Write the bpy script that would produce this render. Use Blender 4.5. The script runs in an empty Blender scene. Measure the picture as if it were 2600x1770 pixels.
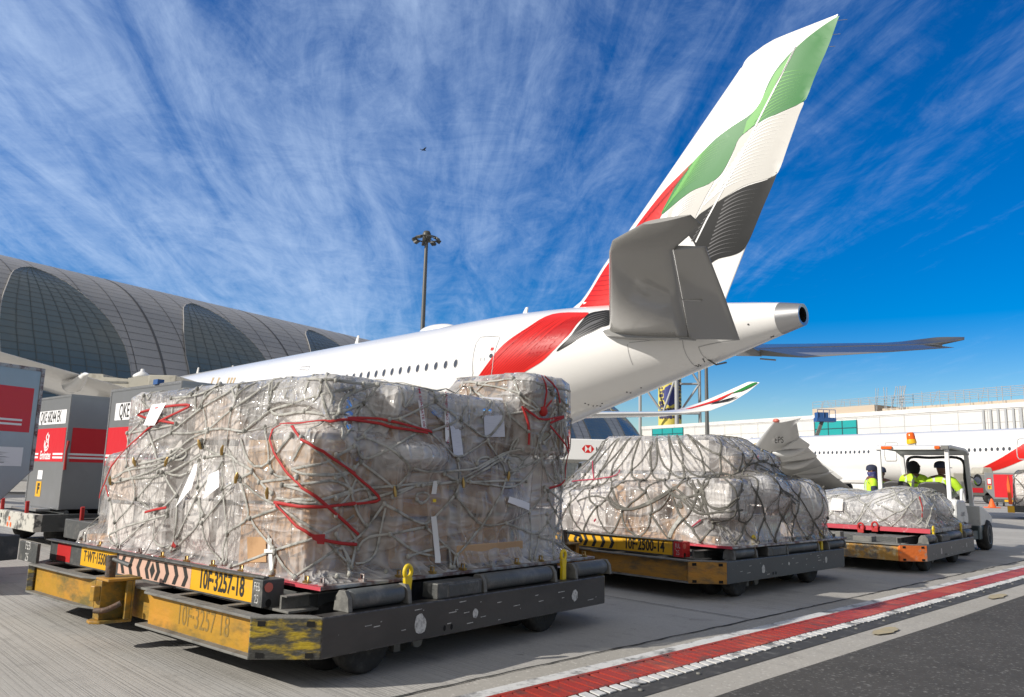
import bpy, bmesh, math, random
import numpy as np
from mathutils import Vector, Matrix, noise
from mathutils.bvhtree import BVHTree
R=math.radians
random.seed(7)
SC=bpy.context.scene
COL=SC.collection
# ------------------------------------------------------------------ camera
CX,CY,FPX,PIT,ROL,CH=1300.,885.,1966.3,.163,.0251,1.10      # photo is 2600 px wide
cd=bpy.data.cameras.new("camera"); cam=bpy.data.objects.new("camera",cd); COL.objects.link(cam)
cd.lens=FPX/2600*36; cd.sensor_width=36; cd.clip_start=.05; cd.clip_end=20000
cam.matrix_world=Matrix.Translation((0,0,CH))@Matrix.Rotation(math.pi/2+PIT,4,'X')@Matrix.Rotation(ROL,4,'Z')
cd.dof.use_dof=True; cd.dof.focus_distance=6.5; cd.dof.aperture_fstop=7.1
SC.camera=cam
# ------------------------------------------------------------------ sky and sun
SUN_AZ,SUN_EL=R(248.4),R(29)
w=bpy.data.worlds.new("World"); SC.world=w; w.use_nodes=True
nt=w.node_tree; nt.nodes.clear()
def N(t,**k):
    n=nt.nodes.new(t)
    for a,b in k.items():
        if a=='inp':
            for i,v in b.items(): n.inputs[i].default_value=v
        else: setattr(n,a,b)
    return n
def L(a,b): nt.links.new(a,b)
sky=N('ShaderNodeTexSky',sky_type='NISHITA',sun_disc=False,sun_elevation=SUN_EL,sun_rotation=SUN_AZ,altitude=0,air_density=1.0,dust_density=.6,ozone_density=2.5)
hs=N('ShaderNodeHueSaturation',inp={'Hue':.515,'Saturation':1.75,'Value':.90}); L(sky.outputs[0],hs.inputs['Color'])
tc=N('ShaderNodeTexCoord'); sx=N('ShaderNodeSeparateXYZ'); L(tc.outputs['Generated'],sx.inputs[0])
def M(op,a,b=None,c=None,clamp=False):
    n=N('ShaderNodeMath',operation=op,use_clamp=clamp)
    for i,v in enumerate((a,b,c)):
        if v is None: continue
        if hasattr(v,'is_linked'): L(v,n.inputs[i])
        else: n.inputs[i].default_value=v
    return n.outputs[0]
zz=M('MAXIMUM',sx.outputs[2],.0); zq=M('ADD',zz,.10)
px=M('DIVIDE',sx.outputs[0],zq); py=M('DIVIDE',sx.outputs[1],zq)
ca,sa=math.cos(R(-6)),math.sin(R(-6))
qx=M('SUBTRACT',M('MULTIPLY',px,ca),M('MULTIPLY',py,sa)); qy=M('ADD',M('MULTIPLY',px,sa),M('MULTIPLY',py,ca))
def cloud(sxs,sys,det,rough,dist,off):
    cb=N('ShaderNodeCombineXYZ'); L(M('MULTIPLY',qx,sxs),cb.inputs[0]); L(M('MULTIPLY',qy,sys),cb.inputs[1]); cb.inputs[2].default_value=off
    n=N('ShaderNodeTexNoise',inp={'Scale':1.,'Detail':det,'Roughness':rough,'Distortion':dist}); L(cb.outputs[0],n.inputs['Vector']); return n.outputs['Fac']
big=cloud(.9,.35,4,.5,.4,3.1); fib=cloud(5.5,.8,9,.62,.9,7.7); fin_=cloud(9,3.2,10,.72,1.3,1.3)
def MR(v,a,b,c=0.,d=1.):
    n=N('ShaderNodeMapRange',interpolation_type='SMOOTHSTEP',inp={1:a,2:b,3:c,4:d}); L(v,n.inputs[0]); return n.outputs[0]
side=MR(qx,1.7,-.7,.20,1.)                       # more cirrus to the left, clear to the upper right
cov=M('ADD',M('MULTIPLY',big,.55),M('MULTIPLY',side,.50))
wis=cloud(2.4,2.1,11,.74,1.6,5.5)
tex=M('ADD',M('ADD',M('MULTIPLY',fib,.46),M('MULTIPLY',fin_,.24)),M('MULTIPLY',wis,.30))
dens=MR(M('ADD',M('MULTIPLY',cov,.62),tex),.74,1.27,0.,.84)
hz=MR(sx.outputs[2],.0,.14,.35,1.)
dens=M('MULTIPLY',dens,hz)
CLOUD_COL=(4.1,5.3,7.3,1)
mx=N('ShaderNodeMix',data_type='RGBA'); L(dens,mx.inputs['Factor']); L(hs.outputs[0],mx.inputs['A']); mx.inputs['B'].default_value=CLOUD_COL
# white cloud added out of view, behind and overhead, to neutralise blue fill light
fill_veil=M('MAXIMUM',MR(sx.outputs[1],.12,-.35),MR(sx.outputs[2],.66,.86)); fill_veil=M('MULTIPLY',fill_veil,M('ADD',.62,M('MULTIPLY',big,.5)),None,True)
mv=N('ShaderNodeMix',data_type='RGBA'); L(fill_veil,mv.inputs['Factor']); L(mx.outputs['Result'],mv.inputs['A']); mv.inputs['B'].default_value=(3.7,3.6,3.4,1); mx=mv
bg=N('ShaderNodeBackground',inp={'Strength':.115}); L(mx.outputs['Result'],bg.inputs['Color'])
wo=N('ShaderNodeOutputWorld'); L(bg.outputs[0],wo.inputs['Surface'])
sl=bpy.data.lights.new("sun",'SUN'); sl.energy=4.4; sl.angle=R(.6); sl.color=(1,.94,.85)
so=bpy.data.objects.new("sun",sl); COL.objects.link(so)
to_sun=Vector((math.sin(SUN_AZ)*math.cos(SUN_EL),math.cos(SUN_AZ)*math.cos(SUN_EL),math.sin(SUN_EL)))
so.rotation_euler=to_sun.to_track_quat('Z','Y').to_euler(); so.location=(-30,-10,40)
SC.view_settings.view_transform='Standard'; SC.view_settings.look='None'; SC.view_settings.exposure=0.24; SC.view_settings.gamma=1
SC.cycles.max_bounces=8; SC.cycles.transparent_max_bounces=24
# ------------------------------------------------------------------ helpers: photo measure
def ray(x,y):
    A=x-CX;B=y-CY; c,s=math.cos(ROL),math.sin(ROL)
    u=(A*c+B*s)/FPX; v=(A*s-B*c)/FPX
    cp,sp=math.cos(PIT),math.sin(PIT)
    return Vector((u,cp-v*sp,sp+v*cp))
EYE=Vector((0,0,CH))
def at_z(x,y,z): d=ray(x,y); return EYE+d*((z-CH)/d.z)
def at_y(x,y,Y): d=ray(x,y); return EYE+d*(Y/d.y)
def at_pl(x,y,p,n): d=ray(x,y); return EYE+d*((Vector(p)-EYE).dot(n)/d.dot(n))
def Zm(ox,oy,s): return lambda q:(ox+q[0]/s,oy+q[1]/s)
# ------------------------------------------------------------------ helpers: objects
def link(o,parent=None):
    COL.objects.link(o)
    if parent: o.parent=parent
    return o
def tag(o,label=None,cat=None,group=None,kind=None):
    if label: o['label']=label
    if cat: o['category']=cat
    if group: o['group']=group
    if kind: o['kind']=kind
    return o
def empty(name,loc=(0,0,0),rz=0,label=None,cat=None,group=None):
    o=bpy.data.objects.new(name,None); link(o); o.location=loc; o.rotation_euler=(0,0,rz); o.empty_display_size=.2
    return tag(o,label,cat,group)
def subtree(o): return [c for c in bpy.data.objects if c.parent==o]
def copy_tree(o,parent=None):
    c=o.copy(); link(c,parent)
    for ch in subtree(o): copy_tree(ch,c)
    return c
class MB:
    def __init__(s): s.v=[];s.f=[];s.m=[];s.sm=[];s.mi=0
    def add(s,vs,fs,smooth=False):
        k=len(s.v); s.v+= [tuple(p) for p in vs]; s.f+=[tuple(i+k for i in f) for f in fs]; s.m+=[s.mi]*len(fs); s.sm+=[smooth]*len(fs); return s
    def box(s,x0,x1,y0,y1,z0,z1,M4=None):
        vs=[Vector((x,y,z)) for z in (z0,z1) for y in (y0,y1) for x in (x0,x1)]
        if M4: vs=[M4@p for p in vs]
        return s.add(vs,[(0,2,3,1),(4,5,7,6),(0,1,5,4),(2,6,7,3),(0,4,6,2),(1,3,7,5)])
    def bar(s,a,b,wd,h,up=(0,0,1)):
        a=Vector(a);b=Vector(b);d=(b-a).normalized();up=(0,1,0) if abs(d.z)>.97 else up;sd=d.cross(Vector(up)).normalized();u=sd.cross(d)
        vs=[p+sd*x*wd/2+u*y*h/2 for p in (a,b) for x,y in ((-1,-1),(1,-1),(1,1),(-1,1))]
        return s.add(vs,[(0,3,2,1),(4,5,6,7),(0,1,5,4),(1,2,6,5),(2,3,7,6),(3,0,4,7)])
    def rings(s,rs,cap=True,closed=False,smooth=True):
        n=len(rs[0]);vs=[p for r in rs for p in r];fs=[]
        m=len(rs)
        for i in range(m if closed else m-1):
            j=(i+1)%m
            for k in range(n): fs.append((i*n+k,i*n+(k+1)%n,j*n+(k+1)%n,j*n+k))
        s.add(vs,fs,smooth)
        if cap and not closed: s.add(rs[0],[tuple(range(n))[::-1]]); s.add(rs[-1],[tuple(range(n))])
        return s
    def tube(s,pts,r,n=8,cap=True,closed=False):
        pts=[Vector(p) for p in pts]; rs=[]; u=None
        for i,p in enumerate(pts):
            a=pts[i-1] if (i or closed) else pts[0]; b=pts[(i+1)%len(pts)] if (i<len(pts)-1 or closed) else pts[-1]
            d=(b-a).normalized()
            if u is None: u=d.orthogonal().normalized()
            u=(u-d*u.dot(d)); u=u.normalized() if u.length>1e-6 else d.orthogonal().normalized()
            w_=d.cross(u); rr=r[i] if isinstance(r,(list,tuple)) else r
            rs.append([p+(u*math.cos(2*math.pi*k/n)+w_*math.sin(2*math.pi*k/n))*rr for k in range(n)])
        return s.rings(rs,cap,closed)
    def cyl(s,a,b,r,n=16,r2=None): return s.tube([a,b],[r,r if r2 is None else r2],n)
    def lathe(s,prof,c,axis=(0,0,1),n=24):
        ax=Vector(axis).normalized();u=ax.orthogonal().normalized();w_=ax.cross(u);c=Vector(c)
        return s.rings([[c+ax*h+(u*math.cos(2*math.pi*k/n)+w_*math.sin(2*math.pi*k/n))*r for k in range(n)] for r,h in prof])
    def prism(s,poly,f0,f1):
        n=len(poly);a=[f0(p) for p in poly];b=[f1(p) for p in poly]
        return s.add(a+b,[tuple(range(n))[::-1],tuple(range(n,2*n))]+[(i,(i+1)%n,n+(i+1)%n,n+i) for i in range(n)])
    def quad(s,*p): return s.add(p,[tuple(range(len(p)))])
    def ell(s,c,r,n=14,m=9,rot=None):
        rs=[]
        for j in range(m+1):
            th=math.pi*(j+.001)/(m+.002); rs.append([Vector((r[0]*math.sin(th)*math.cos(2*math.pi*k/n),r[1]*math.sin(th)*math.sin(2*math.pi*k/n),-r[2]*math.cos(th))) for k in range(n)])
        if rot: rs=[[rot@p for p in q] for q in rs]
        c=Vector(c); return s.rings([[p+c for p in q] for q in rs],True)
    def build(s,name,mats,parent=None,bevel=0,sub=0,solid=0):
        me=bpy.data.meshes.new(name); me.from_pydata(s.v,[],s.f); me.validate(verbose=False)
        if not isinstance(mats,(list,tuple)): mats=[mats]
        for m in mats: me.materials.append(m)
        if len(me.polygons)==len(s.m):
            me.polygons.foreach_set('material_index',s.m); me.polygons.foreach_set('use_smooth',s.sm)
        bm=bmesh.new(); bm.from_mesh(me); bmesh.ops.recalc_face_normals(bm,faces=bm.faces); bm.to_mesh(me); bm.free()
        o=bpy.data.objects.new(name,me); link(o,parent)
        if bevel: b=o.modifiers.new('bevel','BEVEL'); b.width=bevel; b.segments=2; b.limit_method='ANGLE'; b.angle_limit=R(40)
        if sub: b=o.modifiers.new('sub','SUBSURF'); b.levels=b.render_levels=sub
        if solid: b=o.modifiers.new('solid','SOLIDIFY'); b.thickness=solid
        return o
def spline(pts,k=6,closed=False):
    P=[Vector(p) for p in pts]; n=len(P); out=[]
    rng=range(n if closed else n-1)
    for i in rng:
        p0=P[(i-1)%n] if (closed or i>0) else P[0]; p1=P[i]; p2=P[(i+1)%n]; p3=P[(i+2)%n] if (closed or i+2<n) else P[-1]
        for j in range(k):
            t=j/k; out.append(.5*((2*p1)+(p2-p0)*t+(2*p0-5*p1+4*p2-p3)*t*t+(3*p1-p0-3*p2+p3)*t**3))
    if not closed: out.append(P[-1])
    return out
def text_polys(txt,size,sx=1.,shear=0,bold=0):
    c=bpy.data.curves.new('t','FONT'); c.body=txt; c.size=size; c.align_x='CENTER'; c.align_y='CENTER'; c.resolution_u=3; c.shear=shear; c.offset=bold
    o=bpy.data.objects.new('t',c); COL.objects.link(o); dg=bpy.context.evaluated_depsgraph_get(); dg.update()
    me=bpy.data.meshes.new_from_object(o.evaluated_get(dg)); v=[(p.co.x*sx,p.co.y) for p in me.vertices]; f=[tuple(p.vertices) for p in me.polygons]
    bpy.data.objects.remove(o); bpy.data.curves.remove(c); bpy.data.meshes.remove(me); return v,f
def text(mb,txt,size,org,ex,ey,sx=1.,off=.0,shear=0,bold=0):
    v,f=text_polys(txt,size,sx,shear,bold); ex=Vector(ex);ey=Vector(ey);n=ex.cross(ey).normalized();o=Vector(org)
    return mb.add([o+ex*a+ey*b+n*off for a,b in v],f)
# ------------------------------------------------------------------ materials
def edge_wear(m,col,r_=.010,amt=.8):
    t=m.node_tree; b=t.nodes['Principled BSDF']; bv=t.nodes.new('ShaderNodeBevel'); bv.samples=4; bv.inputs['Radius'].default_value=r_
    ge=t.nodes.new('ShaderNodeNewGeometry'); d=t.nodes.new('ShaderNodeVectorMath'); d.operation='DOT_PRODUCT'; t.links.new(bv.outputs[0],d.inputs[0]); t.links.new(ge.outputs['True Normal'],d.inputs[1])
    mr=t.nodes.new('ShaderNodeMapRange'); mr.inputs[1].default_value=.985; mr.inputs[2].default_value=.90; mr.inputs[3].default_value=0; mr.inputs[4].default_value=1; t.links.new(d.outputs['Value'],mr.inputs[0])
    tc=t.nodes.new('ShaderNodeTexCoord'); nz=t.nodes.new('ShaderNodeTexNoise'); nz.inputs['Scale'].default_value=22; nz.inputs['Detail'].default_value=5; t.links.new(tc.outputs['Object'],nz.inputs['Vector'])
    m2=t.nodes.new('ShaderNodeMapRange'); m2.inputs[1].default_value=.42; m2.inputs[2].default_value=.60; m2.inputs[4].default_value=amt; t.links.new(nz.outputs['Fac'],m2.inputs[0])
    mu=t.nodes.new('ShaderNodeMath'); mu.operation='MULTIPLY'; t.links.new(mr.outputs[0],mu.inputs[0]); t.links.new(m2.outputs[0],mu.inputs[1])
    mx=t.nodes.new('ShaderNodeMix'); mx.data_type='RGBA'; t.links.new(mu.outputs[0],mx.inputs['Factor'])
    l=b.inputs['Base Color'].links
    if l: t.links.new(l[0].from_socket,mx.inputs['A'])
    else: mx.inputs['A'].default_value=b.inputs['Base Color'].default_value
    mx.inputs['B'].default_value=(*col,1); t.links.new(mx.outputs['Result'],b.inputs['Base Color'])
def mat(name,col,rough=.6,metal=0,col2=None,scale=6,amt=.5,detail=6,bump=0,bscale=40,col3=None,s3=3,t3=.6,spec=.5,stretch=None,coat=0,emis=None,sharp=.12,wsoft=.08):
    m=bpy.data.materials.new(name); m.use_nodes=True; t=m.node_tree; b=t.nodes['Principled BSDF']
    b.inputs['Roughness'].default_value=rough; b.inputs['Metallic'].default_value=metal; b.inputs['Specular IOR Level'].default_value=spec
    b.inputs['Base Color'].default_value=(*col,1)
    if coat: b.inputs['Coat Weight'].default_value=coat; b.inputs['Coat Roughness'].default_value=.05
    if emis: b.inputs['Emission Color'].default_value=(*col,1); b.inputs['Emission Strength'].default_value=emis
    if col2 or bump:
        tc=t.nodes.new('ShaderNodeTexCoord'); mp=t.nodes.new('ShaderNodeMapping'); t.links.new(tc.outputs['Object'],mp.inputs[0])
        if stretch: mp.inputs['Scale'].default_value=stretch
    if col2:
        last=(*col,1); lk=None
        for (c2,sc,am,sh) in ((col2,scale,amt,sharp),(col3,s3,t3,wsoft)):
            if c2 is None: continue
            n=t.nodes.new('ShaderNodeTexNoise'); n.inputs['Scale'].default_value=sc; n.inputs['Detail'].default_value=detail; n.inputs['Roughness'].default_value=.65; t.links.new(mp.outputs[0],n.inputs['Vector'])
            mr=t.nodes.new('ShaderNodeMapRange'); t.links.new(n.outputs['Fac'],mr.inputs[0]); mr.inputs[1].default_value=am-sh; mr.inputs[2].default_value=am+sh; mr.interpolation_type='SMOOTHSTEP'
            mxn=t.nodes.new('ShaderNodeMix'); mxn.data_type='RGBA'; t.links.new(mr.outputs[0],mxn.inputs['Factor'])
            if lk: t.links.new(lk,mxn.inputs['A'])
            else: mxn.inputs['A'].default_value=last
            mxn.inputs['B'].default_value=(*c2,1); lk=mxn.outputs['Result']
        t.links.new(lk,b.inputs['Base Color'])
    if bump:
        n=t.nodes.new('ShaderNodeTexNoise'); n.inputs['Scale'].default_value=bscale; n.inputs['Detail'].default_value=6; t.links.new(mp.outputs[0],n.inputs['Vector'])
        bp=t.nodes.new('ShaderNodeBump'); bp.inputs['Strength'].default_value=bump; bp.inputs['Distance'].default_value=.02; t.links.new(n.outputs['Fac'],bp.inputs['Height']); t.links.new(bp.outputs[0],b.inputs['Normal'])
    return m
MT={}
MT['steel']=mat('grey_steel',(.062,.066,.066),.55,.0,col2=(.15,.145,.135),scale=9,amt=.62,bump=.25,bscale=30,col3=(.035,.036,.037),s3=2.2,t3=.6)
MT['steel_lt']=mat('dusty_steel',(.17,.168,.155),.7,0,col2=(.09,.09,.085),scale=7,amt=.6,bump=.2,bscale=40)
MT['beam']=mat('scuffed_beam',(.058,.054,.051),.42,.0,col2=(.22,.22,.215),scale=9,amt=.72,bump=.08,bscale=18,col3=(.034,.032,.031),s3=2.2,t3=.55,stretch=(1,.7,1.8),sharp=.06,wsoft=.2)
MT['beam_b']=mat('bluish_beam',(.058,.068,.075),.42,.0,col2=(.22,.23,.24),scale=9,amt=.72,bump=.08,bscale=18,col3=(.048,.054,.060),s3=2.2,t3=.55,stretch=(1,.7,1.8),sharp=.06,wsoft=.2)
MT['yellow']=mat('worn_yellow_paint',(.40,.215,.014),.5,0,col2=(.52,.24,.025),scale=3.0,amt=.55,bump=.22,bscale=18,col3=(.13,.105,.03),s3=4.6,t3=.57,stretch=(.7,1,1.5),sharp=.15,wsoft=.14)
MT['yellow2']=mat('green_worn_yellow_paint',(.05,.05,.045),.5,0,col2=(.42,.30,.015),scale=7,amt=.56,bump=.35,bscale=28,col3=(.13,.13,.125),s3=12,t3=.68,stretch=(.7,.7,2.2),sharp=.09)
MT['orange2']=mat('rusty_orange_paint',(.42,.20,.025),.55,0,col2=(.10,.085,.05),scale=4,amt=.52,bump=.3,bscale=28,col3=(.62,.15,.02),s3=2.6,t3=.62,stretch=(.5,1,1.4),sharp=.12)
MT['orange3']=mat('flaking_orange_paint',(.72,.17,.03),.55,0,col2=(.30,.26,.22),scale=9,amt=.58,bump=.3,bscale=28,sharp=.06)
MT['orange3b']=mat('scraped_ochre_paint',(.50,.27,.06),.55,0,col2=(.20,.17,.13),scale=9,amt=.54,bump=.3,bscale=28,col3=(.55,.45,.25),s3=11,t3=.62,sharp=.08)
MT['sign_y']=mat('yellow_sign_paint',(.74,.40,.015),.45,0,col2=(.60,.34,.05),scale=8,amt=.66)
MT['sign_p']=mat('faded_pink_reflective',(.62,.40,.31),.5,0,col2=(.45,.32,.26),scale=10,amt=.62)
MT['ink']=mat('black_ink',(.018,.018,.016),.6)
MT['ink_red']=mat('dark_red_ink',(.35,.03,.06),.6)
MT['stencil']=mat('white_stencil_paint',(.6,.6,.58),.7,0,col2=(.25,.25,.25),scale=30,amt=.55)
MT['redpaint']=mat('red_paint',(.48,.02,.02),.45,0,col2=(.55,.35,.32),scale=5,amt=.70)
MT['reflector']=mat('pink_reflector',(.6,.16,.12),.3)
MT['lever']=mat('bright_yellow_paint',(.75,.55,.01),.4,0,col2=(.40,.30,.03),scale=18,amt=.66)
MT['rubber']=mat('rubber',(.020,.020,.020),.8,0,col2=(.07,.068,.062),scale=6,amt=.6,bump=.2,bscale=60)
MT['roller']=mat('grey_rubber_roller',(.085,.095,.10),.5,0,col2=(.17,.17,.165),scale=7,amt=.6,bump=.15,bscale=60)
MT['rust']=mat('rusty_steel',(.13,.075,.05),.7,.0,col2=(.06,.055,.05),scale=14,amt=.5,bump=.4,bscale=40)
MT['hole']=mat('dark_void',(.006,.006,.006),.9)
MT['alu']=mat('aluminium_sheet',(.36,.37,.375),.38,.75,col2=(.38,.39,.40),scale=3,amt=.55,bump=.06,bscale=6)
MT['alu_edge']=mat('worn_pallet_edge',(.42,.42,.41),.5,.5,col2=(.16,.09,.08),scale=9,amt=.52,bump=.3,bscale=30)
MT['pallet_red']=mat('red_pallet_edge',(.50,.05,.075),.5,0,col2=(.62,.45,.45),scale=10,amt=.68)
MT['card']=mat('brown_cardboard',(.47,.28,.14),.8,0,col2=(.33,.19,.09),scale=3,amt=.55,bump=.08,bscale=60)
MT['card2']=mat('dark_cardboard',(.30,.18,.09),.8,0,col2=(.24,.14,.07),scale=3,amt=.55)
MT['card_p']=mat('tan_pink_carton',(.62,.52,.45),.8,0,col2=(.54,.44,.37),scale=2,amt=.55)
MT['card_t']=mat('light_brown_carton',(.50,.33,.19),.8,0,col2=(.42,.27,.15),scale=3,amt=.55)
MT['tape']=mat('brown_parcel_tape',(.33,.20,.10),.3)
MT['card_w']=mat('pale_carton',(.70,.67,.645),.8,0,col2=(.60,.57,.54),scale=2,amt=.55)
MT['wood']=mat('pallet_wood',(.42,.27,.14),.8,0,col2=(.26,.15,.07),scale=9,amt=.5,stretch=(.3,3,3))
MT['rope']=mat('grey_webbing',(.46,.455,.42),.75,0,col2=(.22,.215,.19),scale=12,amt=.55,bump=.5,bscale=220)
MT['rope_dk']=mat('dark_grey_webbing',(.12,.115,.10),.75,0,col2=(.27,.26,.23),scale=10,amt=.6,bump=.5,bscale=220)
MT['strap']=mat('red_strap',(.42,.02,.018),.65,0,col2=(.40,.02,.02),scale=20,amt=.55)
MT['strapw']=mat('white_strap',(.70,.70,.69),.7)
MT['paper']=mat('white_paper',(.80,.80,.82),.8)
MT['paper_b']=mat('pale_printed_paper',(.62,.64,.72),.7,0,col2=(.48,.50,.60),scale=30,amt=.62,stretch=(.4,.4,4))
MT['brass']=mat('brass_fitting',(.42,.28,.10),.35,.8)
MT['white']=mat('white_aircraft_paint',(.78,.77,.75),.22,0,coat=.6)
MT['white2']=mat('white_paint',(.78,.78,.77),.4)
MT['wingu']=mat('grey_wing_paint',(.56,.56,.55),.35,0,coat=.3)
MT['apu']=mat('bare_metal_cone',(.45,.45,.46),.36,.9)
MT['liv_red']=mat('red_livery',(.60,.018,.015),.38,spec=.22)
MT['liv_red_d']=mat('dark_red_livery',(.40,.012,.012),.38,spec=.22)
MT['liv_red_l']=mat('light_red_livery',(.68,.09,.07),.38,spec=.22)
MT['liv_gr']=mat('green_livery',(.016,.165,.030),.38,spec=.22)
MT['liv_gr_l']=mat('light_green_livery',(.10,.36,.06),.38,spec=.22)
MT['liv_gy']=mat('grey_white_livery',(.50,.49,.46),.38,spec=.22)
MT['liv_w']=mat('white_livery_stripe',(.82,.82,.81),.38,spec=.22)
MT['liv_bk']=mat('charcoal_livery',(.015,.016,.017),.45,spec=.12)
MT['liv_bk_l']=mat('grey_livery_stripe',(.11,.11,.115),.38,spec=.22)
MT['gold']=mat('gold_lettering',(.48,.35,.17),.4)
MT['glass_d']=mat('cabin_window',(.06,.065,.075),.12,0)
MT['line']=mat('panel_line_grey',(.36,.36,.36),.5)
MT['line_d']=mat('dark_panel_line',(.12,.12,.12),.5)
MT['hivis']=mat('lime_hi_vis_fabric',(.50,.78,.03),.7,0,col2=(.42,.68,.03),scale=12,amt=.55,bump=.3,bscale=20)
MT['hiband']=mat('silver_reflective_band',(.50,.52,.47),.4)
MT['navy']=mat('navy_fabric',(.020,.026,.055),.8,bump=.3,bscale=30)
MT['navy2']=mat('blue_patterned_scarf',(.035,.04,.16),.8,0,col2=(.30,.32,.45),scale=30,amt=.62)
MT['blackf']=mat('black_knit_fabric',(.016,.016,.017),.85,bump=.4,bscale=80)
MT['skin']=mat('brown_skin',(.16,.075,.045),.55)
MT['seat']=mat('black_vinyl',(.022,.022,.022),.38)
MT['tug_w']=mat('white_tug_paint',(.66,.67,.66),.4,0,col2=(.50,.50,.49),scale=5,amt=.66)
MT['tug_g']=mat('dark_green_grey_panel',(.035,.05,.055),.5)
MT['amber']=mat('amber_lens',(.80,.12,.01),.2)
MT['amber_y']=mat('yellow_beacon_base',(.75,.42,.01),.35)
MT['mirror']=mat('mirror_glass',(.8,.82,.85),.05,1)
MT['chrome']=mat('wheel_rim_steel',(.45,.45,.44),.4,.6)
MT['beige']=mat('beige_panel',(.42,.40,.34),.7,0,col2=(.30,.28,.23),scale=2,amt=.6)
MT['teal']=mat('teal_glass',(.03,.33,.33),.12)
MT['teal_d']=mat('dark_window_bar',(.02,.08,.09),.4)
MT['boom']=mat('blue_lift_paint',(.03,.10,.28),.5)
MT['mast']=mat('galvanised_mast',(.12,.12,.115),.5,.3)
MT['lamp']=mat('floodlight_housing',(.06,.06,.05),.5)
MT['orange']=mat('orange_cover',(.85,.13,.02),.6)
MT['vinyl_red']=mat('red_vinyl_curtain',(.62,.02,.03),.35,bump=.5,bscale=4)
MT['grey_tower']=mat('pale_tower_steel',(.36,.37,.38),.6)

for k,c in (('steel',(.24,.235,.22)),('beam',(.26,.25,.24)),('beam_b',(.28,.28,.28)),('yellow',(.20,.17,.12)),('yellow2',(.25,.24,.22)),('orange2',(.22,.19,.16)),('roller',(.22,.22,.21)),('lever',(.35,.30,.10))): edge_wear(MT[k],c)
MT['ghost']=mat('ghost_lettering',(.22,.14,.03),.6)
# ------------------------------------------------------------------ ground
YS=.8022
SE=Vector((math.sin(YS),math.cos(YS),0)); SU=Vector((math.cos(YS),-math.sin(YS),0))
def gmat(name,base,c2,grooves,speck,rough=.85):
    m=bpy.data.materials.new(name); m.use_nodes=True; t=m.node_tree; b=t.nodes['Principled BSDF']; b.inputs['Roughness'].default_value=rough; b.inputs['Specular IOR Level'].default_value=.25
    def n(ty,**k):
        q=t.nodes.new(ty)
        for a,v in k.items():
            if a=='inp':
                for i,x in v.items(): q.inputs[i].default_value=x
            else: setattr(q,a,v)
        return q
    def l(a,c): t.links.new(a,c)
    def nz(vec,sc,de=8,ro=.6):
        q=n('ShaderNodeTexNoise',inp={'Scale':sc,'Detail':de,'Roughness':ro}); l(vec,q.inputs['Vector']); return q.outputs['Fac']
    def mr(v,a,c,d=0.,e=1.):
        q=n('ShaderNodeMapRange',interpolation_type='SMOOTHSTEP',inp={1:a,2:c,3:d,4:e}); l(v,q.inputs[0]); return q.outputs[0]
    def mix(f,a,c):
        q=n('ShaderNodeMix',data_type='RGBA'); l(f,q.inputs['Factor'])
        for i,x in (('A',a),('B',c)):
            if isinstance(x,tuple): q.inputs[i].default_value=(*x,1)
            else: l(x,q.inputs[i])
        return q.outputs['Result']
    tc=n('ShaderNodeTexCoord'); mp=n('ShaderNodeMapping',inp={'Rotation':(0,0,YS)}); l(tc.outputs['Object'],mp.inputs[0]); V=mp.outputs[0]
    c=mix(mr(nz(V,.55,9,.7),.35,.7),base,c2)                                  # broad staining
    c=mix(mr(nz(V,3.5,9,.7),.52,.72,0,.45),c,tuple(x*.55 for x in base))        # smudges
    c=mix(mr(nz(V,1.1,5,.55),.63,.71,0,.38),c,tuple(x*.40 for x in base))       # oil spots and drips
    c=mix(mr(nz(V,6.5,4,.5),.68,.74,0,.5),c,tuple(x*.35 for x in base))
    hgt=None
    if grooves:
        ms=n('ShaderNodeMapping',inp={'Scale':(.22,85,1)}); l(V,ms.inputs[0]); g=nz(ms.outputs[0],1.,3,.5)
        ms2=n('ShaderNodeMapping',inp={'Scale':(.5,150,1)}); l(V,ms2.inputs[0]); g2=nz(ms2.outputs[0],1.,2,.5)
        gm=mr(nz(V,.30,3),.36,.55,.25,1.)
        gg=n('ShaderNodeMath',operation='ADD'); l(mr(g,.40,.52),gg.inputs[0]); l(mr(g2,.36,.55,0,.6),gg.inputs[1])
        inv=mr(gg.outputs[0],.3,1.3,1,0); gd=n('ShaderNodeMath',operation='MULTIPLY'); l(inv,gd.inputs[0]); l(gm,gd.inputs[1])
        sc2=n('ShaderNodeMath',operation='MULTIPLY'); l(gd.outputs[0],sc2.inputs[0]); sc2.inputs[1].default_value=.34
        c=mix(sc2.outputs[0],c,tuple(x*.42 for x in base))
        hgt=gd.outputs[0]
    sp=mr(nz(V,60 if grooves else 38,3,.6),.56,.70,0,.6 if grooves else .8); c=mix(sp,c,speck)
    sp2=mr(nz(V,45,3,.6),.60,.74,0,.55); c=mix(sp2,c,tuple(x*.45 for x in base))
    l(c,b.inputs['Base Color'])
    bp=n('ShaderNodeBump',inp={'Strength':.5,'Distance':.004}); 
    if hgt:
        bp.invert=True; l(hgt,bp.inputs['Height'])
    else: l(nz(V,120,4),bp.inputs['Height'])
    l(bp.outputs[0],b.inputs['Normal'])
    return m
MT['conc']=gmat('brushed_concrete',(.37,.358,.335),(.44,.427,.40),True,(.54,.52,.49))
MT['conc2']=gmat('light_concrete',(.33,.315,.285),(.39,.37,.335),False,(.52,.50,.46))
MT['asph']=gmat('dark_asphalt',(.058,.055,.051),(.080,.076,.071),False,(.21,.205,.195))
MT['crack']=mat('joint_sealant',(.035,.034,.032),.9,col2=(.10,.10,.09),scale=14,amt=.58)
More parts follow.
